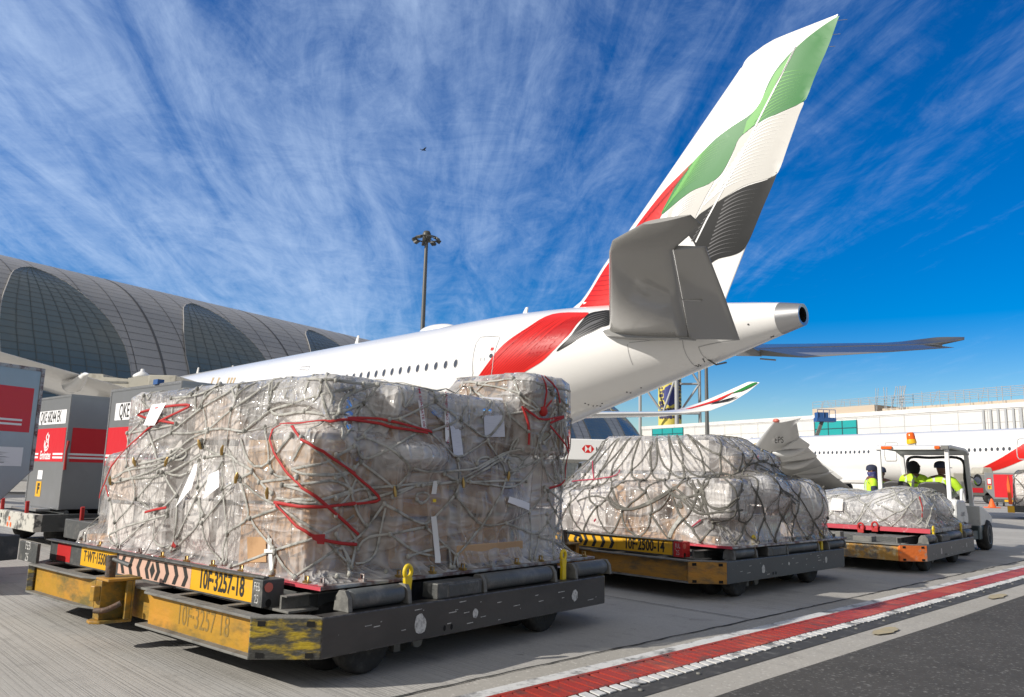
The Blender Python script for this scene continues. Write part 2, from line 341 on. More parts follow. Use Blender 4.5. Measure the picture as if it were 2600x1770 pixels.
MT['p_white']=mat('scuffed_white_road_paint',(.60,.60,.59),.6,0,col2=(.13,.13,.13),scale=4.5,amt=.57,col3=(.40,.40,.39),s3=16,t3=.58,sharp=.06)
MT['p_red']=mat('scuffed_red_road_paint',(.34,.032,.020),.5,0,col2=(.12,.045,.04),scale=7,amt=.57,col3=(.42,.08,.05),s3=1.2,t3=.55,sharp=.10)
MT['p_blk']=mat('black_road_paint',(.045,.044,.043),.75,0,col2=(.13,.13,.125),scale=9,amt=.62)
MT['tan']=mat('tan_patch_repair',(.40,.33,.20),.85,col2=(.33,.29,.2),scale=9,amt=.5)
def strip(name,o0,o1,v0,v1,z,m,n=60,jit=0,kind='structure'):
    b=MB();pts=[]
    for i in range(n+1):
        v=v0+(v1-v0)*(i/n)**1.6 if v0>=0 else v0+(v1-v0)*i/n
        j0=noise.noise((v*1.3,o0*5,3))*jit+noise.noise((v*6,o0*5,7))*jit*.5; j1=noise.noise((v*1.3,o1*5,9))*jit+noise.noise((v*6,o1*5,1))*jit*.5
        pts.append((SU*(o0+j0)+SE*v+Vector((0,0,z)),SU*(o1+j1)+SE*v+Vector((0,0,z))))
    for a,c in zip(pts,pts[1:]): b.quad(a[0],a[1],c[1],c[0])
    return tag(b.build(name,m),kind=kind)
g=MB(); g.quad((-4000,-600,0),(4000,-600,0),(4000,6000,0),(-4000,6000,0)); tag(g.build('ground',MT['conc']),kind='structure')
strip('concrete_kerb_strip',-3.29,-2.24,1.,70,.004,MT['conc2'],200,.012)
strip('asphalt_road',-2.255,400,-30,900,.008,MT['asph'],300,.03)
def joint(name,pts,wd,z=.008):
    b=MB()
    P=[Vector(p) for p in pts]; S=[]
    for a,c in zip(P,P[1:]):
        n=max(2,int((c-a).length/.08)); S+=[a.lerp(c,i/n) for i in range(n)]
    S.append(P[-1]); prev=None
    for i,p in enumerate(S):
        d=(S[min(i+1,len(S)-1)]-S[max(i-1,0)]).normalized(); s=Vector((d.y,-d.x,0)); j=noise.noise(p*5)*wd*.6; ww=wd*(.6+.7*abs(noise.noise(p*9)))
        q=(p+s*(j-ww/2)+Vector((0,0,z)),p+s*(j+ww/2)+Vector((0,0,z)))
        if prev: b.quad(prev[0],prev[1],q[1],q[0])
        prev=q
    return tag(b.build(name,MT['crack']),kind='structure')
joint('slab_joint',[SU*-3.296+SE*v for v in (1,60)],.03)
joint('slab_joint',[SU*-9.2+SE*v for v in (2,60)],.02)
for v in (-1.9,5.95,13.4,21,29): joint('slab_joint',[SU*-3.3+SE*v,SU*-40+SE*v],.018)
# painted drain running along the apron edge
dr=empty('drain_channel',SU*-2.8+SE*3,0,'long slotted drain grate painted red and white along the apron edge','drain')
def drw(o,v,z): return SU*(o+2.8)+SE*(v-3)+Vector((0,0,z))
b=MB();b.quad(drw(-2.985,1,.007),drw(-2.51,1,.007),drw(-2.51,60,.007),drw(-2.985,60,.007)); b.build('channel_bed',MT['p_blk'],dr)
def bars(o0,o1,pitch,fill,v0,v1,slant,z1):
    b=MB();v=v0
    while v<v1:
        p=pitch*(1 if v<14 else 2); f=fill*p
        j=[random.uniform(-.006,.006) for _ in range(4)]; f*=random.uniform(.88,1.04); q=[(o0+j[0],v+slant+j[1]),(o1+j[2],v),(o1+j[2],v+f),(o0+j[0],v+f+slant+j[3])]
        b.prism(q,lambda a:drw(a[0],a[1],.0085),lambda a:drw(a[0],a[1],z1)); v+=p
    return b
bars(-2.955,-2.752,.085,.80,1.2,45,.03,.016).build('red_slat',MT['p_red'],dr)['kind']='stuff'
bars(-2.735,-2.645,.085,.72,1.2,45,.02,.015).build('white_slat',MT['p_white'],dr)['kind']='stuff'
b=MB(); 
for o0,o1 in ((-2.985,-2.956),(-2.751,-2.7365)): b.prism([(o0,1),(o1,1),(o1,60),(o0,60)],lambda a:drw(a[0],a[1],.0075),lambda a:drw(a[0],a[1],.017))
b.build('red_rail',MT['p_red'],dr)
for v in np.arange(1.3,22,.55): b=MB(); b.lathe([(.014,0),(.014,.006),(.006,.009)],drw(-2.585,v,.008),n=10); b.build('cover_bolt',MT['steel_lt'],dr)
strip('white_edge_line',-3.095,-2.99,1,60,.012,MT['p_white'],200,.004)
for v,l_ in ((6.35,.22),(9.3,.25),(14.2,.4)):
    c=SU*-2.40+SE*v+Vector((0,0,.0145)); b=MB(); b.add([c+SE*(math.cos(a)*l_*(1+.3*noise.noise((a*2,v,0))))+SU*(math.sin(a)*.06*(1+.4*noise.noise((a*3,v,0)))) for a in np.linspace(0,6.2,26)],[tuple(range(26))]); tag(b.build('patch_repair',MT['tan']),kind='structure')
# ------------------------------------------------------------------ cargo dolly
DW,DL,DC,ZT,ZB=3.503,3.16,.256,.359,.153
def dolly(pose,label,num,style):
    (x,y,yaw)=pose
    A,Bm,Yl=(MT['beam'],MT['steel'],MT['yellow']) if style==1 else (MT['beam_b'],MT['steel'],MT['orange2'])
    corner=MT['yellow2'] if style==1 else (MT['orange2'] if style==2 else MT['orange3'])
    if style==3: Yl=MT['orange3b']
    r=empty('cargo_dolly',(x,y,0),-yaw,label,'dolly','cargo dollies coupled in a train behind the tug')
    W,Ln,c=DW,DL,DC
    # side beams and front beam
    for u0,u1 in ((-.10,0),(-W,-W+.10)):
        b=MB(); b.box(u0,u1,c,Ln-c,ZB,ZT); o=b.build('side_beam',A,r,bevel=.006)
        if u1==0:
            k=MB(); k.mi=0
            spots=((.95,.245,.047),(1.42,.25,.026),(2.50,.25,.036)) if style==1 else ((.95,.25,.035),(2.40,.26,.03),(1.5,.27,.016))
            for v,z,rr in spots:
                n=14; k.add([(.0022,v+rr*(math.cos(6.283*i/n)+.12*random.uniform(-1,1)),z+rr*1.12*(math.sin(6.283*i/n)+.12*random.uniform(-1,1))) for i in range(n)],[tuple(range(n))])
            for q in range(26):
                v=random.uniform(.35,2.8);z=random.uniform(.18,.34);l_=random.uniform(.008,.10)*random.random();k.quad((.0022,v,z),(.0022,v+l_,z+.002),(.0022,v+l_,z+.006),(.0022,v,z+.005))
            k.build('scuff_mark',MT['stencil'],o)['kind']='stuff'
            for v in (1.15,1.21): h=MB(); h.add([(.0024,v+.011*math.cos(6.283*i/12),.195+.017*math.sin(6.283*i/12)) for i in range(12)],[tuple(range(12))]); h.build('bolt_hole',MT['hole'],o)
    for (a,d) in (((-c,0),(0,c)),((-W,c),(-W+c,0)),((0,Ln-c),(-c,Ln)),((-W+c,Ln),(-W,Ln-c))):
        a=Vector((*a,0));d=Vector((*d,0));t=(d-a).normalized();n=Vector((t.y,-t.x,0)); inn=-n*.05
        b=MB(); b.prism([(0,0),(1,0),(1,1),(0,1)],lambda q:a.lerp(d,q[0])+inn*q[1]+Vector((0,0,ZB)),lambda q:a.lerp(d,q[0])+inn*q[1]+Vector((0,0,ZT)))
        o=b.build('corner_plate',corner,r,bevel=.006)
        for s in (.16,.84):
            for z,dz in ((ZT-.032,1),(ZB+.020,1)):
                h=MB(); p=a.lerp(d,s)+n*.0025; h.quad(p+t*-.020+Vector((0,0,z-.012)),p+t*.020+Vector((0,0,z-.012)),p+t*.020+Vector((0,0,z+.014)),p+t*-.020+Vector((0,0,z+.014)))
                h.build('drain_hole',MT['hole'],o)
    b=MB(); b.box(-W+c,-c,Ln-.12,Ln,ZB,ZT); b.build('front_beam',A,r,bevel=.006)
    # rear channel beam in two lengths
    if style<3:
        for (u0,u1) in ((-1.48,-c),(-W+c,-2.16)):
            b=MB(); b.box(u0+(.06 if u0>-2 else 0),u1-(.03 if u0<-2 else 0),.05,.075,ZB+.014,ZT-.012); b.build('rear_beam_web',Yl,r)
            b=MB(); b.prism([(u0,0),(u1,0),(u1,.14),(u0,.14)] if u0>-2 else [(u0,0),(u1-.22,0),(u1,.06),(u1,.14),(u0,.14)],lambda q:(q[0],q[1],ZB),lambda q:(q[0],q[1],ZB+.014))
            b.build('rear_beam_lower_flange',MT['steel_lt'],r,bevel=.003)
        if style==1: b=MB(); text(b,'10F·3257 18',.16,(-.80,.0485,.262),(1,0,0),(0,0,1),.7); b.build('ghost_lettering',MT['ghost'],r)
        b=MB(); b.box(-2.20,-1.42,.09,.115,ZB+.016,ZT-.014); b.build('rear_beam_web',Yl,r)
    else:
        b=MB(); b.box(-W+c,-c,.03,.06,ZB,ZT-.012); o=b.build('rear_beam_web',Yl,r,bevel=.004)
        b=MB(); b.box(-2.25,-1.62,.021,.027,ZB+.03,ZT-.03); b.build('number_patch',MT['sign_y'],o)
        b=MB(); text(b,'·03',.13,(-1.85,.0195,.255),(1,0,0),(0,0,1),.9); b.build('lettering',MT['ink'],o)
    # upper ledge with openings: rails front/back plus webs
    b=MB(); z0,z1=ZT-.0115,ZT+.002
    b.prism([(-W+c,0),(-2.3,0),(-2.16,.06),(-1.48,.06),(-1.40,0),(-c,0),(-c,.08),(-W+c,.08)],lambda q:(q[0],q[1],z0),lambda q:(q[0],q[1],z1)) if style<3 else b.box(-W+c,-c,0,.08,z0,z1)
    b.box(-W+c,-c,.225,.42,z0,z1)
    for u in (-3.2,-2.70,-2.67+.02,-2.1,-1.63,-1.165,-.64): b.box(u-.03,u+.03,.08,.225,z0,z1)
    b.box(-2.29,-1.50,.081,.224,z0-.0005,z1-.0005) if style<3 else b.box(-W+.3,-.3,.08,.225,z0-.0005,z1-.0005)
    b.prism([(-c,0),(0,c),(-.10,c),(-c,.12)],lambda q:(q[0],q[1],z0),lambda q:(q[0],q[1],z1)); b.prism([(-W+c,0),(-W+c,.12),(-W+.10,c),(-W,c)],lambda q:(q[0],q[1],z0),lambda q:(q[0],q[1],z1))
    b.build('deck_ledge',MT['steel_lt'],r,bevel=.003)
    b=MB(); b.box(-W+.10,-.10,.27,Ln-.27,.20,.24); b.box(-W+.3,-.3,.13,.269,.20,.24); b.build('deck_pan',MT['hole'],r)
    # sign plate
    if style<3:
        b=MB(); b.box(-3.42,-.50,.205,.217,ZT+.002,.512); b.prism([(-3.42,.165),(-.62,.165),(-.45,.19),(-.45,.225),(-3.42,.225)],lambda q:(q[0],q[1],.5125),lambda q:(q[0],q[1],.522)); sp=b.build('sign_plate',MT['steel'],r,bevel=.002)
        b=MB(); f=.2035
        b.quad((-1.244,f,.372),(-.562,f,.372),(-.562,f,.508),(-1.244,f,.508)); b.build('number_panel',MT['sign_y'],sp)
        b=MB(); text(b,num,.148,(-.90,f-.0015,.440),(1,0,0),(0,0,1),.66,bold=.004); b.build('lettering',MT['ink'],sp)
        pink=MT['sign_p'] if style==1 else MT['sign_y']
        b=MB(); b.quad((-2.225,f,.372),(-1.246,f,.372),(-1.246,f,.500),(-2.225,f,.500)); b.build('chevron_panel',pink,sp)
        b=MB(); f2=f-.0015
        for k in range(4):
            for s in (-1,1):
                x0=-1.735+s*(.060+.118*k)
                if s>0: q=[(x0-.03,.378),(x0+.012,.378),(x0+.045,.436),(x0+.012,.495),(x0-.03,.495),(x0+.003,.436)]
                else: q=[(x0+.03,.378),(x0-.012,.378),(x0-.045,.436),(x0-.012,.495),(x0+.03,.495),(x0-.003,.436)]
                b.add([(p[0],f2,p[1]) for p in q],[tuple(range(6))])
        b.add([(p[0],f2,p[1]) for p in ((-1.735,.385),(-1.700,.436),(-1.735,.488),(-1.770,.436))],[(0,1,2,3)])
        b.build('chevron',MT['ink'],sp)
        b=MB(); b.quad((-2.84,f,.372),(-2.26,f,.372),(-2.26,f,.502),(-2.84,f,.502)); b.build('weight_panel',MT['sign_y'],sp)
        b=MB(); text(b,'T·WT·1550KGS',.108,(-2.54,f-.0015,.440),(1,0,0),(0,0,1),.70,bold=.002); b.build('lettering',MT['ink'],sp)
        b=MB(); b.quad((-3.28,f,.372),(-3.03,f,.372),(-3.03,f,.500),(-3.28,f,.500)); b.build('red_reflective_panel',MT['redpaint'],sp)
        # end caps
        for u0,u1,txt in ((-3.56,-3.20,'FEB\n25'),(-.53,-.43,'FEB\n25' if style==1 else 'JUL\n25')):
            b=MB(); red=(style==2 and u0>-1)
            b.box(u0,u1,.172,.31,ZT+.003,.508) if u0>-1 else b.box(u0,u1,.03,.055,ZT+.003,.506)
            e=b.build('end_plate',MT['redpaint'] if red else MT['steel'],r,bevel=.004)
            b=MB(); y=(.172 if u0>-1 else .03)-.0015
            text(b,txt,.065 if u0>-1 else .085,((u0+u1)/2,y,.435),(1,0,0),(0,0,1),.62 if u0>-1 else .8); b.build('lettering',MT['stencil'],e)
            if u0>-1:
                b=MB(); b.lathe([(.026,0),(.026,.004)],(u1,.21,.468),(1,0,0),16); b.build('reflector',MT['reflector'],e)
                b=MB(); b.add([(u1+.0015,.215+.018*math.cos(6.283*i/14),.385+.022*math.sin(6.283*i/14)) for i in range(14)],[tuple(range(14))]); b.build('slot_hole',MT['hole'],e)
    else:
        b=MB(); b.cyl((-2.3,.16,ZT+.055),(-1.10,.16,ZT+.055),.045,14); b.build('rear_roller',MT['steel_lt'],r)
        b=MB(); b.box(-2.38,-2.31,.1,.24,ZT,ZT+.11); b.box(-1.09,-1.02,.1,.24,ZT,ZT+.11); b.box(-.86,-.62,.10,.3,ZT,ZT+.07); b.box(-3.2,-2.5,.1,.3,ZT,ZT+.06); b.build('roller_bracket',MT['steel_lt'],r,bevel=.006)
    # roller bed carrying the pallet
    z=ZT+.003
    b=MB(); b.box(-3.2,-.34,.42,.47,.30,z+.06); b.box(-3.2,-.34,2.7,2.75,.30,z+.06)
    for u in (-.36,-.9,-1.6,-2.3,-3.15): b.box(u-.03,u+.03,.47,2.7,.30,z+.058)
    b.build('bed_frame',MT['steel'],r)
    for i in range(12):
        v=.56+i*.185; k=MB(); k.cyl((-3.12,v,z+.035),(-.40,v,z+.035),.032,10); k.build('bed_roller',MT['roller'],r)
    # side roller stations
    for side in (1,-1):
        fx=(lambda u: u) if side>0 else (lambda u:-W-u)
        for v0,v1 in ((.47,.86),(1.56,2.28),(2.58,3.0)):
            k=MB(); a=fx(-.085); k.lathe([(.02,0),(.048,.004),(.055,.02),(.055,v1-v0-.02),(.048,v1-v0-.004),(.02,v1-v0)],(a,v0,.415),(0,1,0),18); o=k.build('edge_roller',MT['roller'],r)
            for v in (v0-.035,v1+.008):
                k=MB(); k.prism([(fx(-.15),ZT),(fx(-.02),ZT),(fx(-.03),.43),(fx(-.06),.468),(fx(-.11),.468),(fx(-.14),.43)],lambda q:(q[0],v,q[1]),lambda q:(q[0],v+.03,q[1]))
                k.build('roller_bracket',MT['steel_lt'],r,bevel=.004)
        k=MB(); k.box(min(fx(-.15),fx(-.02)),max(fx(-.15),fx(-.02)),1.10,1.50,ZT,.452); k.box(min(fx(-.016),fx(-.13)),max(fx(-.016),fx(-.13)),1.19,1.47,ZT+.004,.44); k.build('drive_unit',MT['steel'],r,bevel=.008)
        for v in (.90,2.45):
            k=MB(); u=fx(-.07); lean=.012
            prof=[(-.024,.36),(.024,.36),(.022,.45),(.030,.50),(.036,.525)]+[(.038*math.cos(a),.538+.038*math.sin(a)) for a in np.linspace(.2,math.pi-.2,9)]+[(-.036,.525),(-.030,.50),(-.022,.45)]
            # ring head with an eye
            k.prism([(p[0],p[1]) for p in prof if p[1]<.512],lambda q:(u-.012,v+q[0],q[1]),lambda q:(u+.012,v+q[0],q[1]))
            k.tube([Vector((u,v+.027*math.cos(a),.533+.034*math.sin(a))) for a in np.linspace(0,6.283,17)[:-1]],.013,8,False,True)
            k.build('stop_lever',MT['lever'],r,bevel=.002)
    # inner side channel visible behind the corner
    b=MB(); b.box(-.36,-.345,.24,1.05,ZT+.002,.425); b.box(-.36,-.30,.24,1.05,.4255,.432); b.build('guide_channel',MT['steel_lt'],r)
    # wheels
    def wheel(u,v,rr=.185):
        k=MB(); k.lathe([(rr*.62,-.055),(rr*.86,-.06),(rr*.97,-.045),(rr,-.02),(rr,.02),(rr*.97,.045),(rr*.86,.06),(rr*.62,.055)],(u,v,rr),(1,0,0),30); o=k.build('wheel',MT['rubber'],r)
        k=MB(); k.lathe([(.02,-.062),(rr*.3,-.060),(rr*.36,-.035),(rr*.6,-.032),(rr*.64,-.05),(rr*.64,.05),(rr*.6,.032),(rr*.36,.035),(rr*.3,.060),(.02,.062)],(u,v,rr),(1,0,0),24); k.build('rim',MT['steel'],o)
    for u in (-.15,-W+.15):
        s=1 if u>-1 else -1
        wheel(u,.64);wheel(u-s*.20,.56); wheel(u-s*.04,2.32); wheel(u-s*.30,2.32)
    b=MB(); b.box(-W+.3,-.3,.64,.74,.13,.20); b.box(-W+.3,-.3,2.26,2.38,.12,.20); b.build('axle_beam',MT['steel'],r)
    b=MB(); b.prism([(1.02,.22),(1.12,.22),(1.115,.12),(1.10,.085),(1.07,.075),(1.04,.085),(1.025,.12)],lambda q:(-.16,q[0],q[1]),lambda q:(-.14,q[0],q[1])); b.box(-.20,-.16,.90,.95,.07,.2); b.build('brake_flag',MT['steel_lt'],r)
    # rear hitch
    if style<3:
        b=MB()
        b.box(-1.79,-1.705,-.12,.05,.168,.40); b.box(-1.704,-1.625,.035,.05,.168,.40); b.box(-1.65,-1.625,.0,.034,.168,.40)
        b.box(-1.795,-1.62,-.12,.088,.4002,.416)
        b.prism([(-1.80,.05),(-1.80,-.12),(-1.77,-.16),(-1.71,-.17),(-1.66,-.13),(-1.63,.05)],lambda q:(q[0],q[1],.150),lambda q:(q[0],q[1],.1675)); b.prism([(-1.785,-.121),(-1.71,-.121),(-1.72,-.155),(-1.75,-.165),(-1.775,-.15)],lambda q:(q[0],q[1],.28),lambda q:(q[0],q[1],.37))
        hi=b.build('hitch',MT['yellow'] if style==1 else MT['orange2'],r,bevel=.004)
        b=MB(); b.cyl((-1.74,-.06,.412),(-1.74,-.06,.545),.030,18); b.cyl((-1.74,-.06,.16),(-1.74,-.06,.27),.024,12); b.build('hitch_pin',MT['rust'],hi,bevel=.003)
        b=MB(); b.tube([(-1.71,-.06,.525),(-1.63,-.05,.515),(-1.55,-.03,.50)],[.013,.013,.016],8); b.build('pin_handle',MT['steel'],hi)
        b=MB(); b.tube(spline([(-1.72,-.14,.225),(-1.66,-.10,.232),(-1.62,-.03,.27)],5),.017,8); b.build('latch',MT['rust'],hi)
    # draw bar at the towing end
    b=MB(); b.tube([(-W/2,Ln,.28),(-W/2+.02,Ln+.75,.30),(-W/2+.06,Ln+1.25,.25)],.035,8); b.tube([(-W/2+.06+.06*math.cos(a),Ln+1.31+.06*math.sin(a),.25) for a in np.linspace(0,6.283,15)[:-1]],.016,8,False,True); b.build('drawbar',MT['steel'],r,bevel=0)
    return r
P1=(-1.097,3.944,.694);P2=(1.872,7.268,.794);P3=(5.184,9.942,.73)
dolly(P1,'nearest cargo dolly, worn yellow rear beam and sign 10F·3257-18','10F·3257-18',1)
dolly(P2,'middle cargo dolly, rusty orange rear beam and sign 10F·2500-14','10F·2500-14',2)
dolly(P3,'farthest dolly behind the tug, flaking orange rear corner and 03 patch','',3)
# ------------------------------------------------------------------ wrapped air cargo
def film_mat(name,alpha,tint,bump,seed,rough=.24,avar=.35):
    m=bpy.data.materials.new(name); m.use_nodes=True; t=m.node_tree; b=t.nodes['Principled BSDF']; out=t.nodes['Material Output']
    def n(ty,inp={},**k):
        q=t.nodes.new(ty)
        for i,v in inp.items(): q.inputs[i].default_value=v
        for a,v in k.items(): setattr(q,a,v)
        return q
    tc=n('ShaderNodeTexCoord')
    def nz(sc,rot,scale,de=5,dist=.6):
        mp=n('ShaderNodeMapping',{'Rotation':rot,'Scale':sc,'Location':(seed,seed*.7,seed*.3)}); t.links.new(tc.outputs['Object'],mp.inputs[0])
        q=n('ShaderNodeTexNoise',{'Scale':scale,'Detail':de,'Roughness':.62,'Distortion':dist}); t.links.new(mp.outputs[0],q.inputs['Vector']); return q.outputs['Fac']
    def ridge(v):
        a=n('ShaderNodeMath',{1:.5},operation='SUBTRACT'); t.links.new(v,a.inputs[0]); c=n('ShaderNodeMath',operation='ABSOLUTE'); t.links.new(a.outputs[0],c.inputs[0])
        e=n('ShaderNodeMapRange',{1:0.,2:.065,3:1.,4:0.}); t.links.new(c.outputs[0],e.inputs[0]); return e.outputs[0]
    def madd(a,b_,k):
        q=n('ShaderNodeMath',{1:k},operation='MULTIPLY'); t.links.new(b_,q.inputs[0])
        if a is None: return q.outputs[0]
        z=n('ShaderNodeMath',operation='ADD'); t.links.new(a,z.inputs[0]); t.links.new(q.outputs[0],z.inputs[1]); return z.outputs[0]
    r1=ridge(nz((1,1,.14),(.35,.25,.2),4.6,2,.5)); r2=ridge(nz((.24,.24,1),(-.5,.35,.9),4.6,2,.5)); r3=ridge(nz((1,.2,.6),(.2,.9,.5),7.,2,.4)); r4=nz((.10,.10,1.),(.03,.05,0),30.,2,.1)
    big_=nz((1,1,.6),(.4,.2,.6),1.6,2,.3)
    h=madd(madd(madd(madd(None,r1,.7),r2,.6),r3,.35),big_,1.4)
    bp=n('ShaderNodeBump',{'Strength':bump,'Distance':.03}); t.links.new(h,bp.inputs['Height'])
    dif=n('ShaderNodeBsdfDiffuse',{'Color':(*tint,1)}); t.links.new(bp.outputs[0],dif.inputs['Normal'])
    tl=n('ShaderNodeBsdfTranslucent',{'Color':(*tint,1)}); m2=n('ShaderNodeMixShader',{0:.30}); t.links.new(dif.outputs[0],m2.inputs[1]); t.links.new(tl.outputs[0],m2.inputs[2])
    al=n('ShaderNodeMapRange',{1:.38,2:.66,3:max(alpha-avar/2,.04),4:alpha+avar/2}); t.links.new(nz((1,1,.5),(.3,.5,.1),1.9,6,.9),al.inputs[0])
    a3=madd(madd(madd(al.outputs[0],r1,.24),r2,.20),r3,.12); cl=n('ShaderNodeMath',{1:.0},operation='ADD',use_clamp=True); t.links.new(a3,cl.inputs[0])
    tr=n('ShaderNodeBsdfTransparent'); ms=n('ShaderNodeMixShader'); t.links.new(cl.outputs[0],ms.inputs[0]); t.links.new(tr.outputs[0],ms.inputs[1]); t.links.new(m2.outputs[0],ms.inputs[2])
    gl=n('ShaderNodeBsdfGlossy',{'Color':(1,1,1,1),'Roughness':rough}); t.links.new(bp.outputs[0],gl.inputs['Normal'])
    fr=n('ShaderNodeFresnel',{'IOR':1.38}); t.links.new(bp.outputs[0],fr.inputs['Normal']); fa=n('ShaderNodeMath',{1:.72},operation='MULTIPLY',use_clamp=True); t.links.new(fr.outputs[0],fa.inputs[0])
    m3=n('ShaderNodeMixShader'); t.links.new(fa.outputs[0],m3.inputs[0]); t.links.new(ms.outputs[0],m3.inputs[1]); t.links.new(gl.outputs[0],m3.inputs[2]); t.links.new(m3.outputs[0],out.inputs['Surface'])
    return m
MT['film']=film_mat('stretch_film',.22,(.90,.885,.87),.6,1.7,.10,.26)
MT['film2']=film_mat('milky_wrap',.17,(.88,.865,.85),.6,5.1,.12,.32)
MT['bag']=film_mat('white_plastic_bag',.88,(.84,.84,.85),.42,9.2,.2,.15)
def sdf(P,prims):
    best=np.full(len(P),1e9); G=np.zeros_like(P)
    for k in prims:
        c=np.array(k['c']);h=np.array(k['h']); a=k.get('r',0.); ca,sa=math.cos(a),math.sin(a)
        q=P-c; ql=np.stack([q[:,0]*ca+q[:,1]*sa,-q[:,0]*sa+q[:,1]*ca,q[:,2]],1)
        if k.get('e'):
            s=ql/h; ln=np.linalg.norm(s,axis=1)+1e-9; d=(ln-1)*h.min(); g=s/h; g/=np.linalg.norm(g,axis=1,keepdims=True)+1e-9
        else:
            rr=.008; w_=np.abs(ql)-(h-rr); o=np.maximum(w_,0); ln=np.linalg.norm(o,axis=1); ins=np.minimum(w_.max(1),0); d=ln+ins-rr
            g=np.sign(ql)*o/(ln[:,None]+1e-9); mi=w_.argmax(1); gi=np.zeros_like(g); gi[np.arange(len(g)),mi]=np.sign(ql[np.arange(len(g)),mi]); g=np.where((ln>1e-6)[:,None],g,gi)
        gw=np.stack([g[:,0]*ca-g[:,1]*sa,g[:,0]*sa+g[:,1]*ca,g[:,2]],1)
        m=d<best; best=np.where(m,d,best); G[m]=gw[m]
    return best,G
def bx(u0,u1,v0,v1,z0,z1,m='card',r=0): return dict(c=((u0+u1)/2,(v0+v1)/2,(z0+z1)/2),h=((u1-u0)/2,(v1-v0)/2,(z1-z0)/2),m=m,r=r)
def el(c,h,m='bag',r=0): return dict(c=c,h=h,m=m,r=r,e=1)
def membrane(u0,u1,v0,v1,z0,ztop,prims,nP=220,nH=44,nT=18,it=260,amp=.010,seed=1,margin=.008,skirt=.05):
    rad=.12; per=[]
    segs=[((u1,v0+rad),(u1,v1-rad)),None,((u1-rad,v1),(u0+rad,v1)),None,((u0,v1-rad),(u0,v0+rad)),None,((u0+rad,v0),(u1-rad,v0)),None]
    cor=[(u1-rad,v1-rad,0),(u0+rad,v1-rad,math.pi/2),(u0+rad,v0+rad,math.pi),(u1-rad,v0+rad,1.5*math.pi)]
    line=[]
    for k in range(4):
        a,b=segs[2*k]; 
        for i in range(40): line.append((a[0]+(b[0]-a[0])*i/40,a[1]+(b[1]-a[1])*i/40))
        cx,cy,a0=cor[k]
        for i in range(8): t=a0+math.pi/2*i/8; line.append((cx+rad*math.cos(t),cy+rad*math.sin(t)))
    line=np.array(line+[line[0]]); cl=np.concatenate([[0],np.cumsum(np.linalg.norm(np.diff(line,axis=0),axis=1))])
    s=np.linspace(0,cl[-1],nP,endpoint=False); base=np.stack([np.interp(s,cl,line[:,0]),np.interp(s,cl,line[:,1])],1)
    c=np.array([(u0+u1)/2,(v0+v1)/2]); rings=[]
    for j in range(nH): rings.append(np.column_stack([base,np.full(nP,z0+(ztop-z0)*j/(nH-1))]))
    for j in range(1,nT+1):
        f=1-.97*j/nT; rings.append(np.column_stack([c+(base-c)*f,np.full(nP,ztop+.01)]))
    X=np.array(rings); NR=len(X)
    rs=np.random.RandomState(seed); ph=rs.rand(6)*6.28; ang=np.arange(nP)/nP*2*math.pi
    sk=sum(np.sin(ang*k+p) for k,p in zip((5,9,14,23,31,43),ph))/6
    ctr=np.array([c[0],c[1]]); d=X[0,:,:2]-ctr; d/=np.linalg.norm(d,axis=1,keepdims=True); X[0,:,:2]+=d*(skirt*(.1+sk[:,None])); X[0,:,2]=z0
    fix0=X[0].copy()
    # fall the sheet onto the goods: sides move inwards, top moves down, then relax under tension
    F=X.reshape(-1,3); D=np.zeros_like(F); ns=nH*nP
    ax=np.clip(F[:ns,:2],[u0+.75,v0+.75],[u1-.75,v1-.75]); dd_=ax-F[:ns,:2]; D[:ns,:2]=dd_/(np.linalg.norm(dd_,axis=1,keepdims=True)+1e-9); D[ns:,2]=-1
    tr=np.zeros(len(F)); mxd=np.where(np.arange(len(F))<ns,np.linalg.norm(np.pad(dd_,((0,len(F)-ns),(0,0))),axis=1)*.55,2.0)
    live=np.ones(len(F),bool); live[:nP]=False
    for i in range(60):
        d,_=sdf(F,prims); live&=(d>margin)&(tr<mxd)&(F[:,2]>z0+.01); 
        if not live.any(): break
        st=np.clip(d*.8,.004,.10)*live; F=F+D*st[:,None]; tr+=st
    d,_=sdf(F,prims); fall=(np.arange(len(F))<ns)&(d>margin*1.6)&(F[:,2]>z0+.55*(ztop-z0)); zmin=z0+.45*(ztop-z0)
    for i in range(60):
        d,_=sdf(F,prims); fall&=(d>margin)&(F[:,2]>zmin)
        if not fall.any(): break
        F[:,2]-=np.clip(d*.8,.004,.10)*fall
    X=F.reshape(NR,nP,3); X[0]=fix0
    for i in range(it):
        A=(np.roll(X,1,1)+np.roll(X,-1,1)); Y=X.copy()
        Y[1:-1]=(A[1:-1]+X[:-2]+X[2:])/4; Y[-1]=(X[-1].mean(0)+A[-1]/2+X[-2])/3
        X=X+.9*(Y-X); X[0]=fix0
        F=X.reshape(-1,3); dd,G=sdf(F,prims); m=dd<margin; F[m]+=G[m]*(margin-dd[m])[:,None]; F[:,2]=np.maximum(F[:,2],z0); X=F.reshape(NR,nP,3)
    # folds
    tu=np.roll(X,-1,1)-np.roll(X,1,1); tv=np.gradient(X,axis=0); Nn=np.cross(tu,tv); Nn/=np.linalg.norm(Nn,axis=2,keepdims=True)+1e-9
    mid=X[:nH].mean((0,1)); 
    if (Nn[nH//2]*(X[nH//2]-mid)).sum()<0: Nn=-Nn
